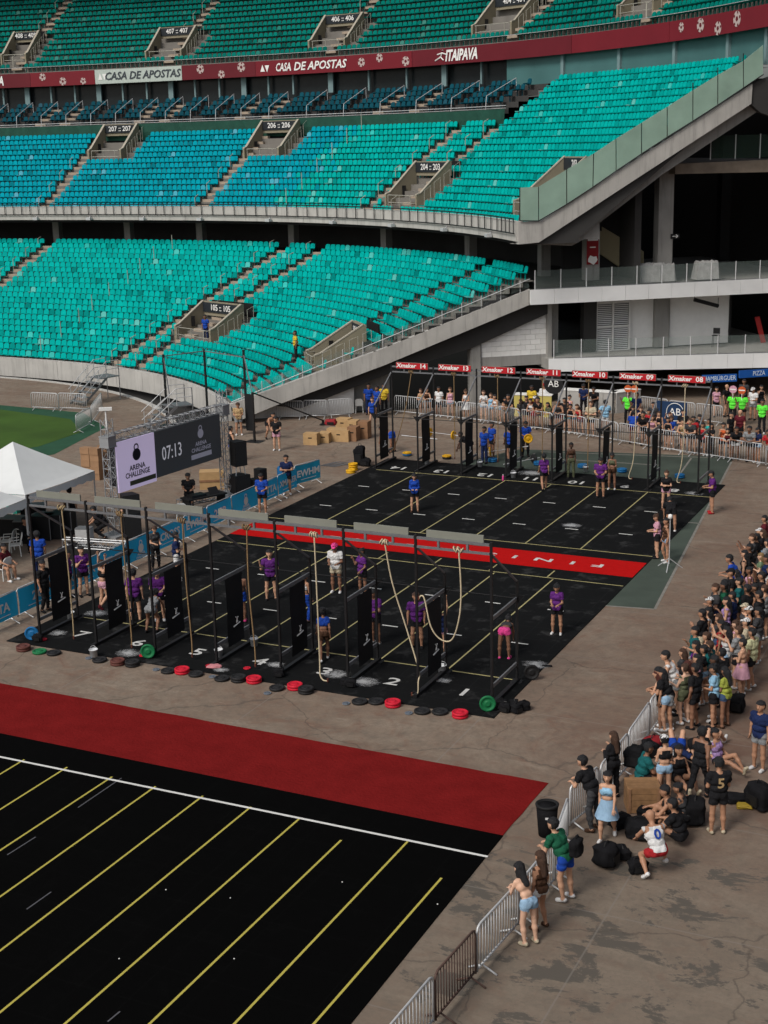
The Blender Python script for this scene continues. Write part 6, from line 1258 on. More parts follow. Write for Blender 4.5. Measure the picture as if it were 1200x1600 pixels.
def proto(pose, sex):
    key = (pose, sex)
    if key in PROTO: return PROTO[key]
    Pm, hands, J = skeleton(pose, sex); V, F = grow(Pm)
    N = np.zeros_like(V); fn = np.cross(V[F[:, 2]] - V[F[:, 0]], V[F[:, 3]] - V[F[:, 1]])
    for c in range(4): np.add.at(N, F[:, c], fn)
    N /= np.linalg.norm(N, axis=1)[:, None] + 1e-9
    if (N * (V - J['pel'])).sum() < 0: F = F[:, ::-1]; N = -N
    dd = np.array([capdist(V, a, b, ra, rb) for _, a, b, ra, rb in Pm]); own = dd[:, 0].argmin(0); tt_ = dd[own, 1, np.arange(len(V))]
    names = np.array([p[0] for p in Pm])[own]
    BV, BF = [V], [F.tolist()]; off = len(V)
    for w, f, s in hands:
        zx = np.cross(f, [0, 0, 1.]) if abs(f[2]) < .9 else np.array([0, 1., 0]) ; zx = zx / np.linalg.norm(zx)
        if abs(f[2]) >= .9: nrm2 = np.array([-s * 1., 0, 0]); xx = np.cross(f, nrm2)
        else: nrm2 = np.cross(zx, f); xx = zx
        xx = xx / np.linalg.norm(xx); nz_ = np.cross(xx, f); hv = HV * np.array([1 if xx[0] * s <= 0 or abs(f[2]) >= .9 else -1, 1, 1]) * .95
        BV.append((w - f * .012) + hv[:, :1] * xx + hv[:, 1:2] * f + hv[:, 2:] * nz_); BF.append([tuple(i + off for i in q) for q in HF]); off += len(HV)
    feat = len(sum(BF, []))
    for s in (-1, 1):   # eyes and brows, mouth
        for (dx, du, df, rr) in ((.034, .012, .083, (.013, .007)), (.034, .034, .086, (.02, .005))):
            c = J['hc'] + J['X'] * s * dx + J['up'] * du + J['hf'] * df; q = [c + J['X'] * rr[0] * math.cos(a) + J['up'] * rr[1] * math.sin(a) + J['hf'] * (.008 - .006 * abs(math.cos(a)) * 0) for a in np.linspace(0, 2 * math.pi, 7)[:-1]]
            BV.append(np.array(q)); BF.append([tuple(range(off, off + 6))]); off += 6
    c = J['hc'] - J['up'] * .062 + J['hf'] * .098; q = [c + J['X'] * .024 * math.cos(a) + J['up'] * .007 * math.sin(a) for a in np.linspace(0, 2 * math.pi, 7)[:-1]]; BV.append(np.array(q)); BF.append([tuple(range(off, off + 6))])
    me = mk('person', np.concatenate(BV), sum(BF, [])); me.materials.append(None); me.materials.append(mat('face_dark', (.03, .015, .012), .5))
    mi = np.zeros(len(me.polygons), np.int32); mi[feat:] = 1; me.polygons.foreach_set('material_index', mi)
    PROTO[key] = dict(body=me, V=V, F=F, N=N, names=names, t=tt_, J=J, Pm=Pm, cache={}); return PROTO[key]
def axial(pr): return (pr['V'] - pr['J']['pel']) @ pr['J']['sp']
def garment(pr, kind):
    if kind in pr['cache']: return pr['cache'][kind]
    V, F, N, nm_, t, J = pr['V'], pr['F'], pr['N'], pr['names'], pr['t'], pr['J']; ax = axial(pr); st = lambda s: np.char.startswith(nm_, s)
    torso = (nm_ == 'chest') | (nm_ == 'waist') | (nm_ == 'pelvis'); ofs = np.full(len(V), .014)
    hl = V - J['hc']; hu = hl @ J['up']; hb = hl @ J['hf']; hx = np.abs(hl[:, 0])
    if kind == 'tee': m = (torso & (ax > -.10)) | (st('uarm') & (t < .62)) | ((nm_ == 'neck') & (ax < .47)); ofs = ofs + np.where(ax < .2, .010, .004) + np.where(st('uarm'), .012, 0) + np.where(torso, .026 * np.exp(-((ax - .13) / .085) ** 2), 0)
    elif kind == 'long': m = (torso & (ax > -.12)) | st('uarm') | st('farm') | ((nm_ == 'neck') & (ax < .48)); ofs = ofs + .008
    elif kind == 'tank': m = (torso & (ax > -.08) & (ax < .46) & ~((hx > .13) & (ax > .37))) | (st('uarm') & (t < .03)); ofs = ofs + np.where(ax < .2, .01, 0)
    elif kind == 'crop': m = ((nm_ == 'chest') & (ax > .2) & (ax < .45) & ~((hx > .12) & (ax > .38)))
    elif kind == 'croptee': m = ((nm_ == 'chest') & (ax > .17)) | (st('uarm') & (t < .5))
    elif kind in ('shorts', 'mini'): 
        m = ((nm_ == 'pelvis') & (ax < .06)) | ((nm_ == 'waist') & (ax < .06)) | (st('thigh') & (t < (.52 if kind == 'shorts' else .28))); ofs = ofs + np.where(st('thigh'), .004 + .022 * t, .004)
    elif kind == 'pants': m = ((nm_ == 'pelvis') & (ax < .06)) | ((nm_ == 'waist') & (ax < .06)) | st('thigh') | (st('shin') & ((V[:, 2] - 0) > .0)); ofs = ofs * .7 + .002
    elif kind in ('shoeL', 'shoeR'): m = st('foot' + kind[-1]); ofs = ofs * 0 + .009
    elif kind == 'hair': m = (nm_ == 'head') & ((hu > .07) | ((hb < .015) & (hu > -.07)) | ((hu > .045) & (hb < .085))) & ~((hx > .085) & (hu < .05) & (hb > -.03)); ofs = ofs * 0 + .017
    elif kind == 'cap': m = (nm_ == 'head') & (hu > .045); ofs = ofs * 0 + .022
    if kind == 'skirt':
        p, s = J['pel'], J['sp']; kn = np.mean([b for n, a, b, ra, rb in pr['Pm'] if n.startswith('thigh')], 0); d = kn - p; L = .36; d = d / np.linalg.norm(d); x = J['X']; y = np.cross(d, x); n = 28; VV = []
        for i, (u, rx, ry) in enumerate(((-.10, .145, .125), (.02, .185, .155), (.18, .235, .205), (L, .285, .25))):
            for j in range(n): a = 2 * math.pi * j / n; w = 1 + .05 * math.cos(7 * a) * (u > .0) * (u / L); VV.append(p + d * u + x * rx * w * math.cos(a) + y * ry * w * math.sin(a))
        me = mk('skirt', VV, [(i * n + j, i * n + (j + 1) % n, (i + 1) * n + (j + 1) % n, (i + 1) * n + j) for i in range(3) for j in range(n)])
    elif kind in ('longhair', 'pony', 'bunball', 'brim'):
        hc, up, hf, sp_ = J['hc'], J['up'], J['hf'], J['sp']
        if kind == 'longhair': pm = [('h', hc + up * .05 - hf * .05, hc - up * .06 - hf * .085, .085, .085), ('h', hc - up * .06 - hf * .085, J['pel'] + sp_ * .33 - J['fw'] * .13, .085, .06), ('h', hc - up * .02 - hf * .04 - J['X'] * .07, hc - up * .14 - hf * .06 - J['X'] * .07, .045, .035), ('h', hc - up * .02 - hf * .04 + J['X'] * .07, hc - up * .14 - hf * .06 + J['X'] * .07, .045, .035)]
        elif kind == 'pony': pm = [('h', hc + up * .06 - hf * .1, hc + up * .02 - hf * .155, .04, .045), ('h', hc + up * .02 - hf * .155, J['pel'] + sp_ * .43 - J['fw'] * .14, .042, .022)]
        elif kind == 'bunball': pm = [('h', hc + up * .09 - hf * .09, hc + up * .11 - hf * .1, .05, .048)]
        else: pm = [('h', hc + up * .06 + hf * .08 - J['X'] * .05, hc + up * .06 + hf * .08 + J['X'] * .05, .03, .03), ('h', hc + up * .045 + hf * .14 - J['X'] * .035, hc + up * .045 + hf * .14 + J['X'] * .035, .022, .022)]
        v, f = grow(pm, .02, .04); v = v + RNG.uniform(-.006, .006, v.shape); me = mk(kind, v, f[:, ::-1] if False else f)
    else:
        if kind not in ('hair', 'cap', 'shoeL', 'shoeR'): ofs = ofs + .005 * np.sin(V[:, 2] * 55 + V[:, 0] * 31 + 2 * np.sin(V[:, 0] * 23)) + .004 * np.sin(V[:, 2] * 26 - V[:, 0] * 47)
        fm = m[F].all(1); used = np.unique(F[fm]); ix = -np.ones(len(V), int); ix[used] = np.arange(len(used))
        jit = RNG.uniform(-.006, .012, len(used)) if kind == 'hair' else RNG.uniform(-.003, .004, len(used)); me = mk(kind, V[used] + N[used] * (ofs[used] + jit)[:, None], ix[F[fm]])
    me.materials.append(None); pr['cache'][kind] = me; return me
CC = dict(black=(.012, .012, .014), charcoal=(.045, .046, .05), white=(.62, .62, .62), grey=(.22, .23, .24), purple=(.10, .02, .16), blue=(.012, .055, .33), navy=(.012, .022, .075), sky=(.25, .45, .62), denim=(.26, .40, .55), darkdenim=(.04, .07, .14), pink=(.70, .06, .26), palepink=(.55, .30, .38), red=(.36, .02, .025), maroon=(.10, .012, .02), orange=(.5, .10, .03), teal=(.01, .10, .105), green=(.012, .095, .05), olive=(.085, .095, .055), lime=(.30, .34, .06), neon=(.12, .75, .06), yellow=(.60, .42, .04), beige=(.46, .40, .29), paleyellow=(.5, .5, .30), sage=(.14, .2, .12), brown=(.06, .03, .018), auburn=(.07, .018, .012), blonde=(.22, .14, .06), tan=(.42, .29, .15), lilac=(.3, .2, .4), turquoise=(.03, .35, .33))
SK = [(.60, .37, .26), (.50, .285, .185), (.37, .195, .12), (.22, .11, .068), (.10, .052, .035)]
def cmat(c): return mat('cloth_' + c, CC[c], .85, var=.3, scale=7, spec=.15, bump=.9)
def hmat(c): return mat('hair_' + c, CC[c], .55, var=.6, scale=14, spec=.35, bump=1.)
def kmat(i): return mat('skin_tone_' + 'abcde'[i], SK[i], .5, var=.1, scale=6, spec=.3)
PEOPLE = []
GN = {'tee': 'T-shirt', 'long': 'sweater', 'tank': 'vest', 'crop': 'top', 'croptee': 'cropped shirt', 'shorts': 'shorts', 'mini': 'shorts', 'pants': 'leggings', 'skirt': 'skirt'}
COLW = {'darkdenim': 'dark denim', 'paleyellow': 'pale yellow', 'palepink': 'pale pink'}
def person(pos, head, pose, sex, skin, top, bot, hair, shoes, place, z=0., hgt=None, label=None, group=None, tilt=None):
    pr = proto(pose, sex); o = bpy.data.objects.new('person', pr['body']); COL.objects.link(o); o.location = (pos[0], pos[1], z); o.rotation_euler = (0, 0, -R(head)); s = (hgt or (1.64 if sex == 'f' else 1.76)) / 1.75; o.scale = (s * (1.0 if sex == 'f' else 1.05), s * 1.02, s)
    if tilt: o.rotation_euler = (tilt[0], tilt[1], -R(head))
    o.material_slots[0].link = 'OBJECT'; o.material_slots[0].material = kmat(skin)
    def part(name, kind, c, hair_=False):
        me = garment(pr, kind); q = bpy.data.objects.new(name, me); COL.objects.link(q); q.parent = o; q.material_slots[0].link = 'OBJECT'; q.material_slots[0].material = hmat(c) if hair_ else cmat(c); return q
    desc = []
    for spec, nm_ in ((top, 'shirt'), (bot, 'trousers')):
        if not spec: continue
        k, c = spec.split(':'); part({'tee': 'shirt', 'long': 'shirt', 'tank': 'tank_top', 'crop': 'bra_top', 'croptee': 'cropped_shirt', 'shorts': 'shorts', 'mini': 'shorts', 'pants': 'leggings', 'skirt': 'skirt'}[k], k, c); desc.append(COLW.get(c, c) + ' ' + GN[k])
    if hair:
        k, c = hair.split(':')
        if k in ('cap', 'hat'): part('hair', 'hair', 'black'); part('cap', 'cap', c); part('cap_brim', 'brim', c)
        else:
            part('hair', 'hair', c, True)
            if k == 'long': part('long_hair', 'longhair', c, True)
            if k == 'pony': part('ponytail', 'pony', c, True)
            if k == 'bun': part('hair_bun', 'bunball', c, True)
    if shoes: part('shoe', 'shoeL', shoes); part('shoe', 'shoeR', shoes)
    lab = label or ('person in ' + ' and '.join(desc or ['dark clothes']) + ' ' + PHRASE[pose] + ' ' + place)
    tag(o, lab, 'person', group); PEOPLE.append(o); return o
def screen_x(o):
    v = cam.matrix_world.inverted() @ o.location; return v.x / -v.z
G1 = 'spectators along the right side'; pl1 = 'in right crowd'
RC = [ # standing spectators on the right
 ((4.13, 16.48), 268, 'stand', 'm', 2, 'tee:maroon', 'shorts:black', 'short:black', 'black'), ((4.24, 15.01), 262, 'phone', 'f', 1, 'tee:black', 'shorts:black', 'cap:white', 'white'), ((4.41, 14.70), 270, 'cross', 'f', 0, 'tee:black', 'mini:denim', 'long:brown', 'white'),
 ((4.36, 13.82), 265, 'relaxed', 'm', 2, 'tee:black', 'shorts:grey', 'short:black', 'black'), ((4.28, 13.51), 268, 'phone', 'm', 1, 'tee:charcoal', 'shorts:black', 'short:brown', 'white'), ((4.40, 12.47), 270, 'up', 'm', 3, 'tee:black', 'shorts:navy', 'short:black', 'black'),
 ((4.39, 11.71), 266, 'stand', 'f', 1, 'tank:black', 'mini:black', 'long:black', 'white'), ((4.88, 11.91), 262, 'phone', 'f', 0, 'croptee:sage', 'pants:black', 'long:blonde', 'white'), ((4.37, 10.86), 268, 'lean', 'm', 2, 'tee:blue', 'shorts:black', 'short:black', 'black'),
 ((5.24, 11.02), 270, 'stand', 'm', 3, 'tee:navy', 'shorts:blue', 'short:black', 'white'), ((4.84, 10.25), 258, 'stand', 'f', 3, 'tank:palepink', 'mini:black', 'bun:black', 'white'), ((4.53, 9.75), 272, 'cross', 'f', 2, 'tee:charcoal', 'mini:denim', 'long:black', 'black'),
 ((4.49, 9.15), 264, 'stand', 'm', 2, 'tee:black', 'shorts:black', 'cap:black', 'black'), ((4.91, 8.39), 262, 'relaxed', 'm', 1, 'tee:teal', 'shorts:black', 'short:black', 'white'), ((5.45, 9.09), 275, 'phone', 'm', 2, 'tee:black', 'pants:charcoal', 'short:black', 'black'),
 ((5.43, 8.10), 265, 'cross', 'm', 2, 'tank:black', 'shorts:black', 'short:black', 'white'), ((5.27, 7.76), 300, 'relaxed', 'm', 3, 'tee:black', 'pants:black', 'short:black', 'black'), ((4.47, 8.35), 268, 'stand', 'f', 1, 'tee:black', 'shorts:charcoal', 'pony:black', 'white'),
 ((4.60, 7.64), 270, 'phone', 'm', 3, 'tee:green', 'shorts:black', 'short:black', 'black'), ((4.42, 7.30), 262, 'phone', 'm', 2, 'tee:charcoal', 'shorts:navy', 'short:brown', 'white'), ((4.39, 6.75), 260, 'stand', 'f', 2, 'tee:black', 'mini:darkdenim', 'cap:white', 'black'),
 ((4.90, 6.61), 258, 'phone', 'f', 1, 'tank:lilac', 'shorts:black', 'long:black', 'white'), ((5.49, 6.39), 250, 'relaxed', 'f', 1, 'tank:charcoal', 'mini:black', 'cap:beige', 'white'), ((5.75, 7.14), 285, 'hips', 'm', 2, 'tee:black', 'shorts:white', 'short:black', 'white'),
 ((5.73, 8.14), 280, 'relaxed', 'm', 1, 'tank:grey', 'shorts:charcoal', 'short:brown', 'white'), ((4.70, 3.52), 262, 'phone', 'm', 2, 'tee:teal', 'shorts:charcoal', 'short:black', 'black'), ((5.04, 3.43), 268, 'stand', 'f', 1, 'tank:orange', 'mini:white', 'bun:brown', 'white'),
 ((4.71, 2.09), 266, 'phone', 'f', 1, 'tee:charcoal', 'mini:black', 'long:brown', 'white'), ((4.72, 1.38), 262, 'lean', 'm', 1, 'tank:white', 'shorts:grey', 'short:black', 'black'), ((4.79, 0.35), 264, 'lean', 'm', 2, 'tee:black', 'shorts:grey', 'short:black', 'white'),
 ((4.63, 0.25), 280, 'stand', 'f', 2, 'tee:black', 'shorts:black', 'long:black', 'white'), ((5.39, 0.62), 292, 'relaxed', 'm', 3, 'tee:black', 'shorts:black', 'short:black', 'black'), ((5.33, 2.54), 290, 'phone', 'm', 1, 'tee:teal', 'shorts:black', 'short:brown', 'white'),
 ((4.94, 2.62), 275, 'cross', 'f', 2, 'tank:purple', 'mini:black', 'long:black', 'white'), ((5.17, 1.79), 270, 'stand', 'f', 1, 'tank:palepink', 'shorts:charcoal', 'long:black', 'black'), ((5.73, 2.33), 290, 'relaxed', 'f', 2, 'tee:black', 'pants:black', 'bun:black', 'black'),
 ((5.74, 1.29), 270, 'cross', 'm', 4, 'tee:charcoal', 'shorts:black', 'short:black', 'white'), ((5.84, 0.90), 275, 'hold', 'f', 2, 'tee:sky', 'shorts:black', 'bun:black', 'black'), ((5.48, 4.01), 285, 'up', 'f', 1, 'tank:white', 'mini:denim', 'long:black', 'white'),
 ((5.85, 4.79), 268, 'relaxed', 'm', 1, 'tee:beige', 'shorts:charcoal', 'cap:white', 'white'), ((5.83, 3.86), 275, 'phone', 'm', 1, 'tee:grey', 'shorts:black', 'short:brown', 'white'), ((5.55, 4.81), 268, 'phone', 'f', 0, 'tank:palepink', 'mini:black', 'pony:brown', 'white'),
 ((5.65, 6.26), 250, 'hips', 'f', 2, 'crop:black', 'mini:black', 'cap:white', 'white'), ((4.57, 5.65), 264, 'stand', 'f', 1, 'tank:white', 'shorts:black', 'long:black', 'black'), ((5.20, 4.55), 268, 'stand', 'f', 2, 'tank:red', 'mini:black', 'long:black', 'white'),
 ((4.55, 5.02), 262, 'phone', 'm', 2, 'tee:black', 'shorts:beige', 'short:black', 'black'), ((5.96, 6.00), 270, 'cross', 'm', 2, 'tee:charcoal', 'shorts:grey', 'short:black', 'white'), ((4.94, 7.23), 268, 'stand', 'm', 2, 'tee:navy', 'shorts:black', 'short:black', 'white'), ((5.00, 5.13), 266, 'cross', 'f', 1, 'tee:charcoal', 'mini:darkdenim', 'long:brown', 'white'),
 ((4.84, 13.23), 268, 'stand', 'm', 1, 'tee:grey', 'shorts:black', 'short:black', 'white'), ((5.56, 9.93), 268, 'cross', 'm', 2, 'tank:white', 'shorts:navy', 'short:black', 'white'), ((5.23, 2.35), 270, 'relaxed', 'f', 2, 'croptee:black', 'mini:denim', 'pony:black', 'white'), ((5.05, 1.22), 268, 'phone', 'f', 1, 'tank:charcoal', 'mini:black', 'long:auburn', 'white'),
]
def vary(o):
    o.rotation_euler.z += RNG.normal(0, .16); k = RNG.uniform(.95, 1.05); o.scale = (o.scale.x * k * (1 if RNG.random() < .55 else -1), o.scale.y * k, o.scale.z * k)
for r in RC: vary(person(*r, pl1, group=G1))
SP = [ # people who stand apart on the right
 ((4.75, 0.22), 285, 'lean', 'f', 1, 'crop:black', 'mini:denim', 'long:auburn', 'white', 'auburn haired person in black top and pale denim shorts leaning on the first barrier'),
 ((5.08, 0.81), 300, 'hips', 'f', 0, 'tank:olive', 'shorts:olive', 'bun:brown', 'white', 'person in olive romper with arm on the neighbour at the barrier'),
 ((6.11, 1.00), 292, 'hold', 'f', 3, 'tee:lime', 'mini:darkdenim', 'long:black', 'brown', 'person in lime green T-shirt and dark denim shorts with long braids'),
 ((6.07, 3.28), 275, 'cross', 'f', 1, '', 'skirt:palepink', 'short:black', 'white', 'person with bare back in a pink skirt with folded arms'),
 ((6.19, 3.89), 285, 'relaxed', 'm', 2, 'tee:paleyellow', 'shorts:black', 'short:black', 'white', 'person in pale yellow T-shirt next to the pink skirt'),
 ((7.43, -1.29), 205, 'stand', 'm', 2, 'tee:navy', 'shorts:grey', 'short:black', 'white', 'person in navy polo, sunglasses and grey shorts at the right edge'),
 ((4.62, -4.12), 300, 'phone', 'f', 1, 'long:black', 'pants:black', 'long:brown', 'black', 'long haired person all in black holding a phone at the barrier'),
 ((4.67, -5.84), 285, 'lean', 'm', 1, 'tee:black', 'pants:charcoal', 'short:black', 'brown', 'person in black T-shirt and grey trousers leaning over the barrier by the bin'),
 ((5.09, -6.15), 175, 'walk', 'f', 1, 'crop:sky', 'skirt:denim', 'long:black', 'white', 'person in light blue tube top and denim skirt walking towards the camera'),
 ((5.04, -8.94), 285, 'lean', 'm', 1, 'tee:green', 'shorts:blue', 'short:black', 'white', 'person in dark green T-shirt and blue shorts leaning on the barrier'),
 ((4.92, -10.78), 300, 'lean', 'f', 0, '', 'mini:denim', 'long:black', 'beige', 'person with bare back and pale denim shorts leaning on the barrier'),
 ((4.95, -10.21), 300, 'relaxed', 'f', 2, 'tank:brown', 'mini:white', 'long:brown', 'brown', 'long brown haired person in front of the bare backed one'),
 ((5.77, -3.89), 325, 'hold', 'f', 1, 'crop:black', 'mini:denim', 'cap:white', 'brown', 'person in white bucket hat and pale denim shorts by the crate'),
 ((7.24, -4.92), 330, 'hold', 'm', 2, 'tee:black', 'shorts:black', 'short:black', 'beige', 'person in black football jersey with a gold number on the back'),
 ((6.47, -3.35), 20, 'walk', 'm', 3, 'tank:black', 'pants:black', 'short:black', 'black', 'person in black tank top and black leggings bending to the seated group'),
 ((6.54, -7.37), 320, 'crouch', 'm', 2, 'tank:white', 'shorts:red', '', 'white', 'bald person crouching in a white vest with a blue number'),
 ((6.64, -5.81), 275, 'sit', 'm', 2, 'tee:black', 'shorts:black', 'short:black', 'white', 'person in black shirt sitting beside the bulging backpack'),
 ((6.32, -5.17), 255, 'sit', 'm', 2, 'tank:black', 'shorts:charcoal', 'short:black', 'white', 'person in black vest sitting behind the one in black shirt'),
 ((6.51, -4.83), 265, 'sit', 'f', 2, 'tank:charcoal', 'shorts:black', 'bun:black', 'black', 'person in charcoal vest sitting back to back by the big backpack'),
 ((5.20, -3.80), 60, 'sitbox', 'm', 3, 'tee:teal', 'shorts:black', 'short:black', 'black', 'person in teal shirt and dark cap sitting behind the crate'),
 ((5.36, -1.00), 345, 'lie', 'm', 1, 'tee:navy', 'shorts:blue', 'short:black', 'white', 'person in blue shorts lying with white socks raised'),
 ((6.07, -0.59), 10, 'lie', 'f', 1, 'tee:white', 'mini:white', 'short:black', 'white', 'person in white shorts lying with one knee up'),
 ((6.51, -1.55), 110, 'sitlong', 'f', 2, 'tank:lilac', 'mini:black', 'bun:black', 'beige', 'person in lilac top sitting with one leg stretched to the right'),
 ((5.90, -2.89), 140, 'sitlong', 'f', 2, 'tank:black', 'mini:black', 'long:black', 'beige', 'person sitting with bare legs crossed beside the bucket hat'),
]
for *a, lab in SP: person(*a, '', label=lab, group=G1)
plyo((5.20, -3.80), (.5, .45, .46), .4, 'low box the person in teal shirt sits on', M_PLYD)
PEOPLE_BY = {o['label']: o for o in PEOPLE}
def back_text(key, body, size, c, h=1.30, d=.155):
    o = PEOPLE_BY[key]; pr = [p for p in PROTO.values() if p['body'] is o.data][0]; J = pr['J']; c_ = J['pel'] + J['sp'] * .28 - J['fw'] * d
    lettering('number', body, frame(c_, -J['X'] * -1, J['sp']), size, cmat(c), o, bold=.02, ext=.004)
back_text('person in black football jersey with a gold number on the back', '5', .32, 'tan'); back_text('bald person crouching in a white vest with a blue number', '0', .3, 'blue')
# one backpack worn
bp = lump('backpack', ((5.10, -8.83)[0], (5.10, -8.83)[1]), (.3, .2, .42), M_BAG, 'black and white backpack on the back of the green shirted person', 'bag', R(-105), 71, 1.0)
bp.location = ((5.04, -8.94)[0] + .24, (5.04, -8.94)[1] + .02, 1.0)
G2 = 'athletes and judges on the competition floor'; on = 'on the competition floor'
AT = [
 ((-0.26, 6.26), 175, 'hold', 'f', 2, 'tee:purple', 'shorts:black', 'bun:black', 'white', 'judge in purple T-shirt standing alone right of lane one'), ((-1.02, 3.69), 350, 'bend', 'f', 3, 'crop:charcoal', 'mini:pink', 'bun:black', 'pink', 'athlete in bright pink shorts bending down in lane one'), ((-3.79, 3.49), 160, 'relaxed', 'm', 2, 'tee:purple', 'shorts:black', 'short:brown', 'black', 'judge in purple T-shirt behind the first rope'), ((-2.81, 3.04), 330, 'reach', 'f', 1, 'tank:navy', 'mini:palepink', 'pony:black', 'white', 'athlete in pale shorts reaching up to the bar behind a banner'),
 ((-5.15, 3.38), 200, 'hold', 'm', 3, 'tee:purple', 'shorts:black', 'short:black', 'white', 'judge in purple T-shirt with a white sheet beside a banner of lane two'), ((-5.95, 1.49), 330, 'walk', 'f', 3, 'croptee:blue', 'shorts:brown', 'bun:black', 'white', 'athlete in blue cropped shirt walking away in lane three'), ((-8.16, 4.41), 20, 'relaxed', 'f', 2, 'crop:white', 'pants:blue', 'pony:black', 'black', 'athlete in bright blue leggings behind a banner'), ((-8.66, 7.55), 170, 'hold', 'm', 3, 'tee:white', 'shorts:beige', 'cap:pink', 'white', 'person in pink cap and white T-shirt in the middle of the floor'),
 ((-7.68, 7.62), 205, 'point', 'f', 3, 'tee:purple', 'shorts:black', 'bun:black', 'white', 'judge in purple T-shirt raising a phone behind lane two'), ((-10.35, 5.98), 150, 'point', 'm', 1, 'tee:purple', 'shorts:black', 'short:black', 'black', 'judge in purple T-shirt with one hand raised in lane four'), ((-10.14, 3.63), 330, 'stand', 'm', 3, '', 'shorts:blue', 'short:black', 'pink', 'shirtless athlete in blue shorts behind a banner'), ((-12.71, 2.76), 150, 'hold', 'm', 1, 'tee:purple', 'shorts:black', 'short:black', 'white', 'judge in purple T-shirt behind lane six'),
 ((-12.22, 1.60), 350, 'lift', 'f', 3, 'tank:grey', 'mini:grey', 'bun:black', 'black', 'athlete in grey stooping behind an upright of lane six'), ((-13.40, 2.41), 335, 'stand', 'm', 1, 'tee:purple', 'shorts:black', 'short:black', 'black', 'judge in purple T-shirt seen from behind beside an upright'),
 ((-10.65, 18.58), 155, 'hold', 'f', 1, 'long:blue', 'shorts:black', 'bun:black', 'brown', 'person in blue jacket standing in the far half of the floor'), ((-6.85, 24.03), 330, 'walk', 'f', 2, 'tee:purple', 'shorts:black', 'pony:black', 'black', 'judge in purple T-shirt walking at far lane eleven'), ((-6.43, 26.53), 160, 'stand', 'f', 4, 'crop:brown', 'pants:olive', 'bun:black', 'black', 'athlete in brown top standing at far lane ten'), ((-4.13, 23.53), 170, 'hold', 'm', 2, 'tee:purple', 'shorts:black', 'short:black', 'black', 'bearded judge in purple T-shirt at far lane nine'),
 ((-4.10, 25.15), 175, 'hold', 'f', 3, 'crop:olive', 'mini:brown', 'bun:black', 'white', 'athlete holding a white towel at far lane nine'), ((-1.00, 22.46), 170, 'cross', 'f', 1, 'tee:black', 'mini:palepink', 'bun:brown', 'brown', 'person in black T-shirt and pink shorts near the far right corner'), ((0.87, 22.59), 250, 'hold', 'm', 2, 'tee:purple', 'shorts:black', 'short:black', 'red', 'judge in purple T-shirt with a sheet at the far right corner'), ((0.01, 19.32), 340, 'bend', 'm', 2, 'tee:black', 'shorts:black', 'short:black', 'white', 'person in black bending down beside the right edge of the floor'),
 ((0.46, 15.52), 250, 'hold', 'f', 1, 'tee:palepink', 'shorts:black', 'bun:brown', 'black', 'person in pale pink top holding a white sheet near the tripod'), ((0.91, 15.07), 235, 'relaxed', 'f', 2, 'tank:brown', 'mini:denim', 'pony:black', 'white', 'person in denim shorts beside the tripod'),
]
for *a, lab in AT: person(*a, '', label=lab, group=G2)
person((-14.25, 1.9), 20, 'hang', 'f', 1, 'crop:black', 'mini:palepink', 'short:brown', 'maroon', '', z=.42, label='athlete in pale pink shorts hanging from the bar of lane seven', group=G2)
G3 = 'staff and helpers behind the blue panels'; bp_ = 'behind the blue panels'
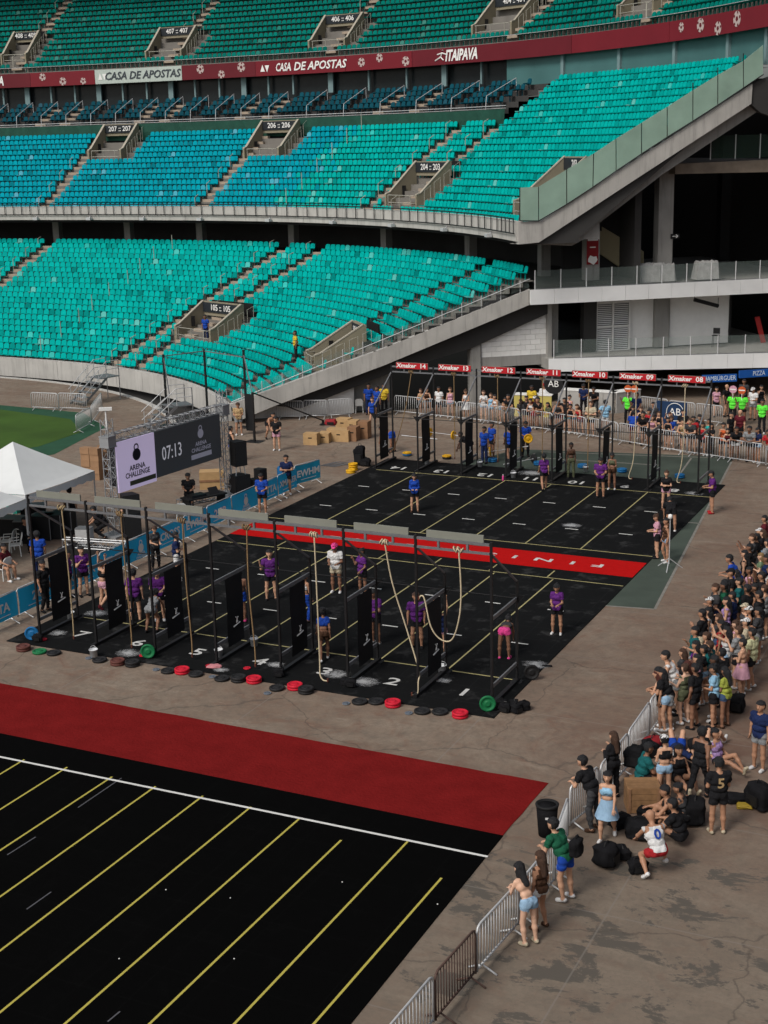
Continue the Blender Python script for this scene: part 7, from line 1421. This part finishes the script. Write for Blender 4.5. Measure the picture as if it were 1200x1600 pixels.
ST = [
 ((-17.10, 3.75), 60, 'stand', 'f', 1, 'tee:purple', 'shorts:black', 'bun:black', 'black', 'judge in purple T-shirt behind the panels, left of the hanging athlete'), ((-16.70, 4.02), 120, 'phone', 'm', 1, 'tee:purple', 'shorts:black', 'short:black', 'black', 'judge in purple T-shirt with hand at the face behind the panels'), ((-16.86, 2.14), 95, 'relaxed', 'm', 2, 'tee:black', 'pants:black', 'short:black', 'black', 'person in black T-shirt with lanyard behind the leftmost panels'), ((-19.48, 5.12), 330, 'stand', 'm', 3, 'tee:blue', 'pants:navy', 'short:black', 'black', 'person in royal blue T-shirt seen from behind near the tent'),
 ((-22.62, 11.09), 345, 'stand', 'm', 2, 'tee:black', 'shorts:black', 'short:black', 'black', 'person in black standing behind the road cases'), ((-20.49, 10.44), 240, 'crouch', 'm', 2, 'tee:black', 'pants:black', 'short:black', 'black', 'person in black crouching beside the truss section'), ((-14.64, 6.75), 60, 'cross', 'm', 1, 'tee:navy', 'shorts:white', 'short:black', 'white', 'person in dark shirt and white shorts beside the blue panels'), ((-19.46, 14.99), 150, 'hold', 'm', 2, 'tee:black', 'shorts:black', 'short:black', 'white', 'person in black T-shirt at the music desk'),
 ((-22.50, 7.92), 95, 'sitbox', 'm', 2, 'long:black', 'pants:black', 'short:black', 'black', 'person in black sitting under the edge of the tent'), ((-20.73, 4.58), 95, 'sitbox', 'm', 2, 'tee:maroon', 'shorts:brown', 'short:black', 'white', 'person in maroon T-shirt sitting at the left edge'), ((-16.17, 7.64), 120, 'hold', 'f', 1, 'tee:charcoal', 'pants:black', 'short:brown', 'black', 'person in charcoal shirt just behind the panel before the speakers'), ((-16.48, 15.98), 165, 'hold', 'm', 2, 'tee:blue', 'shorts:black', 'short:black', 'white', 'person in blue T-shirt and black shorts before the panels'),
 ((-17.21, 19.40), 150, 'cross', 'm', 2, 'tee:navy', 'shorts:black', 'short:black', 'white', 'person in navy T-shirt with folded arms at the end of the panels'), ((-26.22, 30.26), 150, 'hold', 'm', 2, 'tee:tan', 'shorts:grey', 'short:brown', 'white', 'person in tan shirt by the training rig'), ((-22.31, 27.47), 165, 'hold', 'm', 1, 'tee:black', 'shorts:palepink', 'short:black', 'white', 'person in black T-shirt and pink shorts on the open concrete'), ((-24.15, 29.89), 120, 'lift', 'm', 2, '', 'shorts:black', 'short:black', 'black', 'shirtless person stooping behind the one in pink shorts'),
 ((-23.08, 24.37), 30, 'stand', 'm', 1, 'tank:black', 'shorts:blue', 'short:black', 'white', 'person in black vest and blue shorts by the right screen tower'), ((-20.28, 34.48), 160, 'relaxed', 'f', 1, 'tee:blue', 'mini:black', 'pony:brown', 'white', 'person in blue T-shirt and black shorts at the jump boxes'), ((-22.14, 37.82), 150, 'stand', 'm', 3, 'tee:blue', 'pants:navy', 'short:black', 'black', 'person in blue T-shirt left of two in the recess'), ((-21.34, 37.26), 200, 'stand', 'm', 3, 'tee:blue', 'pants:black', 'short:black', 'black', 'person in blue T-shirt right of two in the recess'),
 ((-21.30, 38.09), 170, 'stand', 'm', 3, 'tee:yellow', 'pants:black', 'short:black', 'black', 'person in yellow T-shirt in the recess under the stand'), ((-19.94, 11.05), 110, 'phone', 'f', 1, 'tee:black', 'pants:black', 'short:brown', 'black', 'person in black with hands at the face by the left speakers'),
 ((-16.65, 29.11), 285, 'bend', 'm', 3, '', 'shorts:blue', 'short:black', 'black', 'shirtless athlete in blue shorts bent over behind lane fourteen'), ((-12.04, 28.23), 260, 'lift', 'm', 4, 'tee:black', 'pants:black', 'short:black', 'black', 'person in black stooping over the yellow plated barbell'), ((-11.30, 28.20), 200, 'stand', 'm', 3, 'tee:blue', 'pants:navy', 'short:black', 'black', 'helper in blue T-shirt left of two behind lane twelve'), ((-11.37, 29.38), 215, 'stand', 'm', 3, 'tee:blue', 'shorts:black', 'short:black', 'black', 'helper in blue T-shirt right of two behind lane twelve'),
 ((-10.25, 28.86), 330, 'walk', 'm', 3, 'tee:blue', 'shorts:black', 'short:black', 'white', 'helper in blue T-shirt walking behind a banner of lane eleven'), ((-9.94, 30.18), 150, 'hold', 'm', 3, 'tee:blue', 'pants:black', 'short:black', 'black', 'helper in blue T-shirt carrying a yellow plate'),
]
for *a, lab in ST: person(*a, '', label=lab, group=G3)
o = plate(((-9.94, 30.18)[0] + .25, (-9.94, 30.18)[1] - .3), 'yellow', 'yellow bumper plate carried by a helper in blue', 1.0, tilt=(R(90), 0, R(25)), group='plates behind the far rig')
G4 = 'spectators behind the far barrier'; fb = 'in far crowd'
FC = [
 ((-19.19, 36.97), 175, 'lean', 'f', 1, 'tank:tan', 'mini:denim', 'long:brown', 'white'), ((-18.83, 36.86), 170, 'lean', 'f', 1, 'tank:brown', 'mini:denim', 'pony:brown', 'white'), ((-18.07, 37.51), 180, 'relaxed', 'm', 3, 'tee:white', 'shorts:black', 'short:black', 'white'), ((-17.34, 36.71), 175, 'stand', 'f', 1, 'tank:palepink', 'mini:denim', 'short:brown', 'white'), ((-16.33, 36.37), 175, 'hold', 'f', 1, 'crop:white', 'skirt:white', 'bun:brown', 'white'), ((-15.21, 36.10), 170, 'phone', 'f', 0, 'tee:white', 'mini:denim', 'long:brown', 'white'), ((-14.72, 36.26), 185, 'stand', 'f', 1, 'tank:sky', 'mini:denim', 'long:brown', 'white'), ((-14.21, 35.81), 200, 'lean', 'f', 1, 'tank:white', 'mini:denim', 'pony:black', 'white'),
 ((-13.68, 35.57), 185, 'lean', 'f', 2, 'tank:tan', 'mini:black', 'long:black', 'black'), ((-13.38, 35.64), 190, 'lean', 'm', 2, 'tee:black', 'pants:black', 'short:black', 'black'), ((-12.71, 35.49), 175, 'lean', 'f', 2, 'tee:charcoal', 'mini:denim', 'long:brown', 'white'), ((-12.39, 36.77), 185, 'stand', 'm', 2, 'tee:black', 'shorts:black', 'short:black', 'black'), ((-11.84, 35.33), 180, 'relaxed', 'm', 3, 'tee:red', 'shorts:red', 'cap:white', 'white'), ((-11.57, 35.86), 170, 'lean', 'f', 2, 'tank:brown', 'mini:maroon', 'long:black', 'black'), ((-11.54, 36.60), 175, 'lean', 'm', 2, 'tee:black', 'shorts:black', 'short:black', 'black'), ((-10.84, 35.30), 180, 'lean', 'f', 2, 'tee:olive', 'shorts:black', 'long:black', 'white'),
 ((-10.37, 34.84), 175, 'lean', 'm', 2, 'tank:charcoal', 'shorts:maroon', 'short:black', 'black'), ((-9.88, 35.23), 185, 'stand', 'f', 1, 'tee:black', 'mini:turquoise', 'short:brown', 'white'), ((-10.30, 37.23), 180, 'stand', 'm', 2, 'tee:black', 'shorts:navy', 'short:black', 'black'), ((-10.35, 38.24), 190, 'phone', 'f', 1, 'tank:palepink', 'shorts:black', 'bun:black', 'black'), ((-9.54, 34.73), 180, 'lean', 'f', 2, 'tank:black', 'mini:denim', 'short:black', 'white'), ((-9.06, 34.92), 205, 'lean', 'f', 1, 'tank:red', 'shorts:maroon', 'long:brown', 'white'), ((-8.44, 34.16), 170, 'cross', 'm', 1, 'tee:beige', 'shorts:black', 'short:brown', 'white'), ((-7.95, 36.87), 335, 'hips', 'm', 2, 'tee:sky', 'shorts:white', 'short:black', 'black'),
 ((-5.91, 33.34), 330, 'lean', 'm', 3, 'tee:blue', 'shorts:maroon', 'short:black', 'black'), ((-6.31, 36.35), 170, 'hold', 'f', 1, 'tank:black', 'skirt:black', 'short:black', 'white'), ((-5.85, 36.15), 175, 'phone', 'f', 0, 'crop:black', 'mini:black', 'long:brown', 'white'), ((-5.35, 35.79), 185, 'stand', 'f', 2, 'tee:red', 'mini:red', 'bun:black', 'white'), ((-5.57, 37.44), 180, 'stand', 'm', 2, 'tee:charcoal', 'shorts:black', 'short:black', 'black'), ((-4.70, 35.41), 180, 'stand', 'f', 1, 'crop:black', 'skirt:black', 'bun:brown', 'black'), ((-4.17, 35.40), 170, 'up', 'f', 1, 'tank:white', 'mini:white', 'bun:brown', 'white'), ((-3.78, 34.14), 175, 'hold', 'f', 1, 'tee:blue', 'mini:white', 'long:brown', 'white'),
 ((-3.46, 35.25), 175, 'cross', 'm', 1, 'tee:black', 'shorts:charcoal', 'short:black', 'black'), ((-3.00, 32.55), 180, 'lean', 'm', 1, 'tank:tan', 'shorts:black', 'short:black', 'white'), ((-2.57, 32.42), 185, 'lean', 'm', 1, 'tee:charcoal', 'shorts:black', 'short:brown', 'white'), ((-2.57, 34.98), 175, 'hold', 'f', 0, 'tee:black', 'mini:black', 'long:black', 'white'), ((-1.97, 34.29), 190, 'up', 'f', 2, 'tank:turquoise', 'mini:sky', 'bun:black', 'white'), ((-2.02, 32.17), 200, 'relaxed', 'f', 2, 'tank:red', 'shorts:black', 'pony:black', 'white'), ((-1.59, 32.26), 205, 'phone', 'f', 1, 'tee:black', 'pants:black', 'long:black', 'white'), ((-0.97, 31.66), 180, 'phone', 'f', 2, 'tank:orange', 'shorts:black', 'short:black', 'black'),
 ((-0.74, 32.39), 180, 'lean', 'f', 1, 'tank:maroon', 'mini:black', 'long:black', 'white'), ((-0.35, 31.66), 175, 'lean', 'm', 3, 'tee:black', 'shorts:white', 'short:black', 'black'), ((-1.17, 35.50), 110, 'stand', 'm', 1, 'tee:black', 'shorts:black', 'short:black', 'black'), ((-0.86, 36.24), 195, 'stand', 'm', 1, 'tee:maroon', 'shorts:black', '', 'black'), ((0.42, 31.39), 185, 'lean', 'm', 3, 'tee:grey', 'shorts:black', 'short:black', 'black'), ((0.79, 30.99), 200, 'hold', 'f', 2, 'tee:navy', 'mini:denim', 'long:black', 'white'), ((1.40, 30.33), 190, 'lean', 'm', 3, 'tee:red', 'shorts:white', 'short:black', 'white'), ((1.67, 30.42), 185, 'lean', 'm', 2, 'tee:orange', 'shorts:sky', 'short:black', 'white'),
 ((-11.98, 34.55), 180, 'lean', 'f', 2, 'tank:white', 'mini:denim', 'pony:black', 'white'), ((-10.46, 35.82), 180, 'relaxed', 'f', 2, 'tank:charcoal', 'mini:black', 'bun:black', 'white'), ((-3.92, 33.56), 180, 'relaxed', 'f', 2, 'tank:black', 'mini:black', 'long:black', 'white'), ((-2.62, 33.78), 180, 'stand', 'm', 2, 'tee:red', 'shorts:charcoal', 'short:black', 'white'), ((-4.77, 33.39), 180, 'lean', 'f', 1, 'tank:palepink', 'mini:denim', 'long:brown', 'white'), ((-5.22, 33.77), 180, 'lean', 'm', 2, 'tee:black', 'shorts:black', 'short:black', 'black'),
]
def behind(p):
    for i in range(len(pl) - 1):
        if pl[i].x <= p[0] <= pl[i + 1].x: k = (p[0] - pl[i].x) / (pl[i + 1].x - pl[i].x); return (p[0], max(p[1], pl[i].y + (pl[i + 1].y - pl[i].y) * k + .38))
    return p
for r in FC: vary(person(behind(r[0]), *r[1:], fb, group=G4))
G5 = 'stewards and stall visitors'; fs = 'by food stalls'
FS = [
 ((-13.13, 40.04), 180, 'stand', 'm', 4, 'tee:yellow', 'pants:black', 'short:black', 'black'), ((-12.67, 40.86), 180, 'relaxed', 'm', 2, 'tee:white', 'shorts:red', 'cap:red', 'black'), ((-7.49, 39.54), 190, 'point', 'm', 3, 'tee:neon', 'pants:black', 'short:black', 'black'), ((-7.01, 39.48), 185, 'point', 'm', 3, 'tee:navy', 'pants:navy', 'short:black', 'black'), ((-2.30, 41.39), 185, 'point', 'm', 3, 'tee:neon', 'pants:black', 'short:black', 'black'), ((-1.80, 41.42), 180, 'point', 'm', 3, 'tee:neon', 'shorts:black', 'short:black', 'black'), ((-0.39, 39.46), 180, 'stand', 'm', 3, 'tee:neon', 'pants:black', 'short:black', 'white'), ((-3.62, 43.36), 160, 'walk', 'f', 1, 'tee:palepink', 'shorts:black', 'short:black', 'black'),
 ((-3.09, 43.49), 120, 'relaxed', 'm', 1, 'tee:black', 'shorts:charcoal', '', 'black'), ((-2.56, 45.45), 180, 'stand', 'm', 3, 'tee:charcoal', 'pants:black', 'short:black', 'black'), ((-1.55, 43.01), 200, 'hold', 'm', 2, 'tee:white', 'shorts:grey', 'cap:white', 'black'), ((-1.42, 44.48), 150, 'point', 'f', 1, 'tank:black', 'shorts:black', 'bun:black', 'white'), ((-10.57, 41.41), 180, 'hold', 'm', 3, 'tee:navy', 'pants:black', 'short:black', 'black'), ((-9.84, 41.19), 180, 'lean', 'm', 3, 'tee:black', 'pants:charcoal', 'short:black', 'black'),
]
for r in FS: person(*r, fs, group=G5)
for (px, c, l) in (((-7.28, 38.78), 'orange', 'orange round steward paddle left of two above the counter'), ((-6.93, 38.78), 'orange', 'orange round steward paddle right of two above the counter'), ((-2.06, 40.21), 'palepink', 'white and orange round steward paddle near the hamburger sign'), ((-1.57, 40.06), 'orange', 'orange round steward paddle below the pizza sign')):
    t = thing('steward_paddle', l, 'paddle', (px[0], px[1] - .1, 1.7)); MB().lathe((0, 0, .42), [(.02, -.012), (.2, -.012), (.2, .012), (.02, .012)], 18, 'y').build('disc', cmat(c), t); MB().tube((0, 0, -.1), (0, 0, .25), .015).build('handle', M_WHITE, t); MB().box((0, -.016, .42), (.3, .004, .06)).build('print', M_SIGNW, t)
lp = (4.10, 5.32); p = bw(lp[0], lp[1]); person((p.x, p.y), 230, 'stand', 'm', 3, 'tee:yellow', 'pants:black', 'short:black', 'black', '', z=Zlow(lp[1]) + .1, label='steward in yellow vest standing in the lower tier beside the tan portal')
lp = (15.99, 5.28); p = bw(lp[0], lp[1] + .6); person((p.x, p.y), 180, 'stand', 'm', 3, 'tee:blue', 'pants:navy', 'short:black', 'black', '', z=Zlow(lp[1]) - .2, label='person in blue standing in the mouth of the stair portal')
# labels that several people share get their place from left to right
from collections import defaultdict
dd_ = defaultdict(list)
for o in PEOPLE: dd_[o['label']].append(o)
for l, os_ in dd_.items():
    if len(os_) > 1:
        for i, o in enumerate(sorted(os_, key=screen_x)): o['label'] = l + ', %s from left' % ORD2[i]
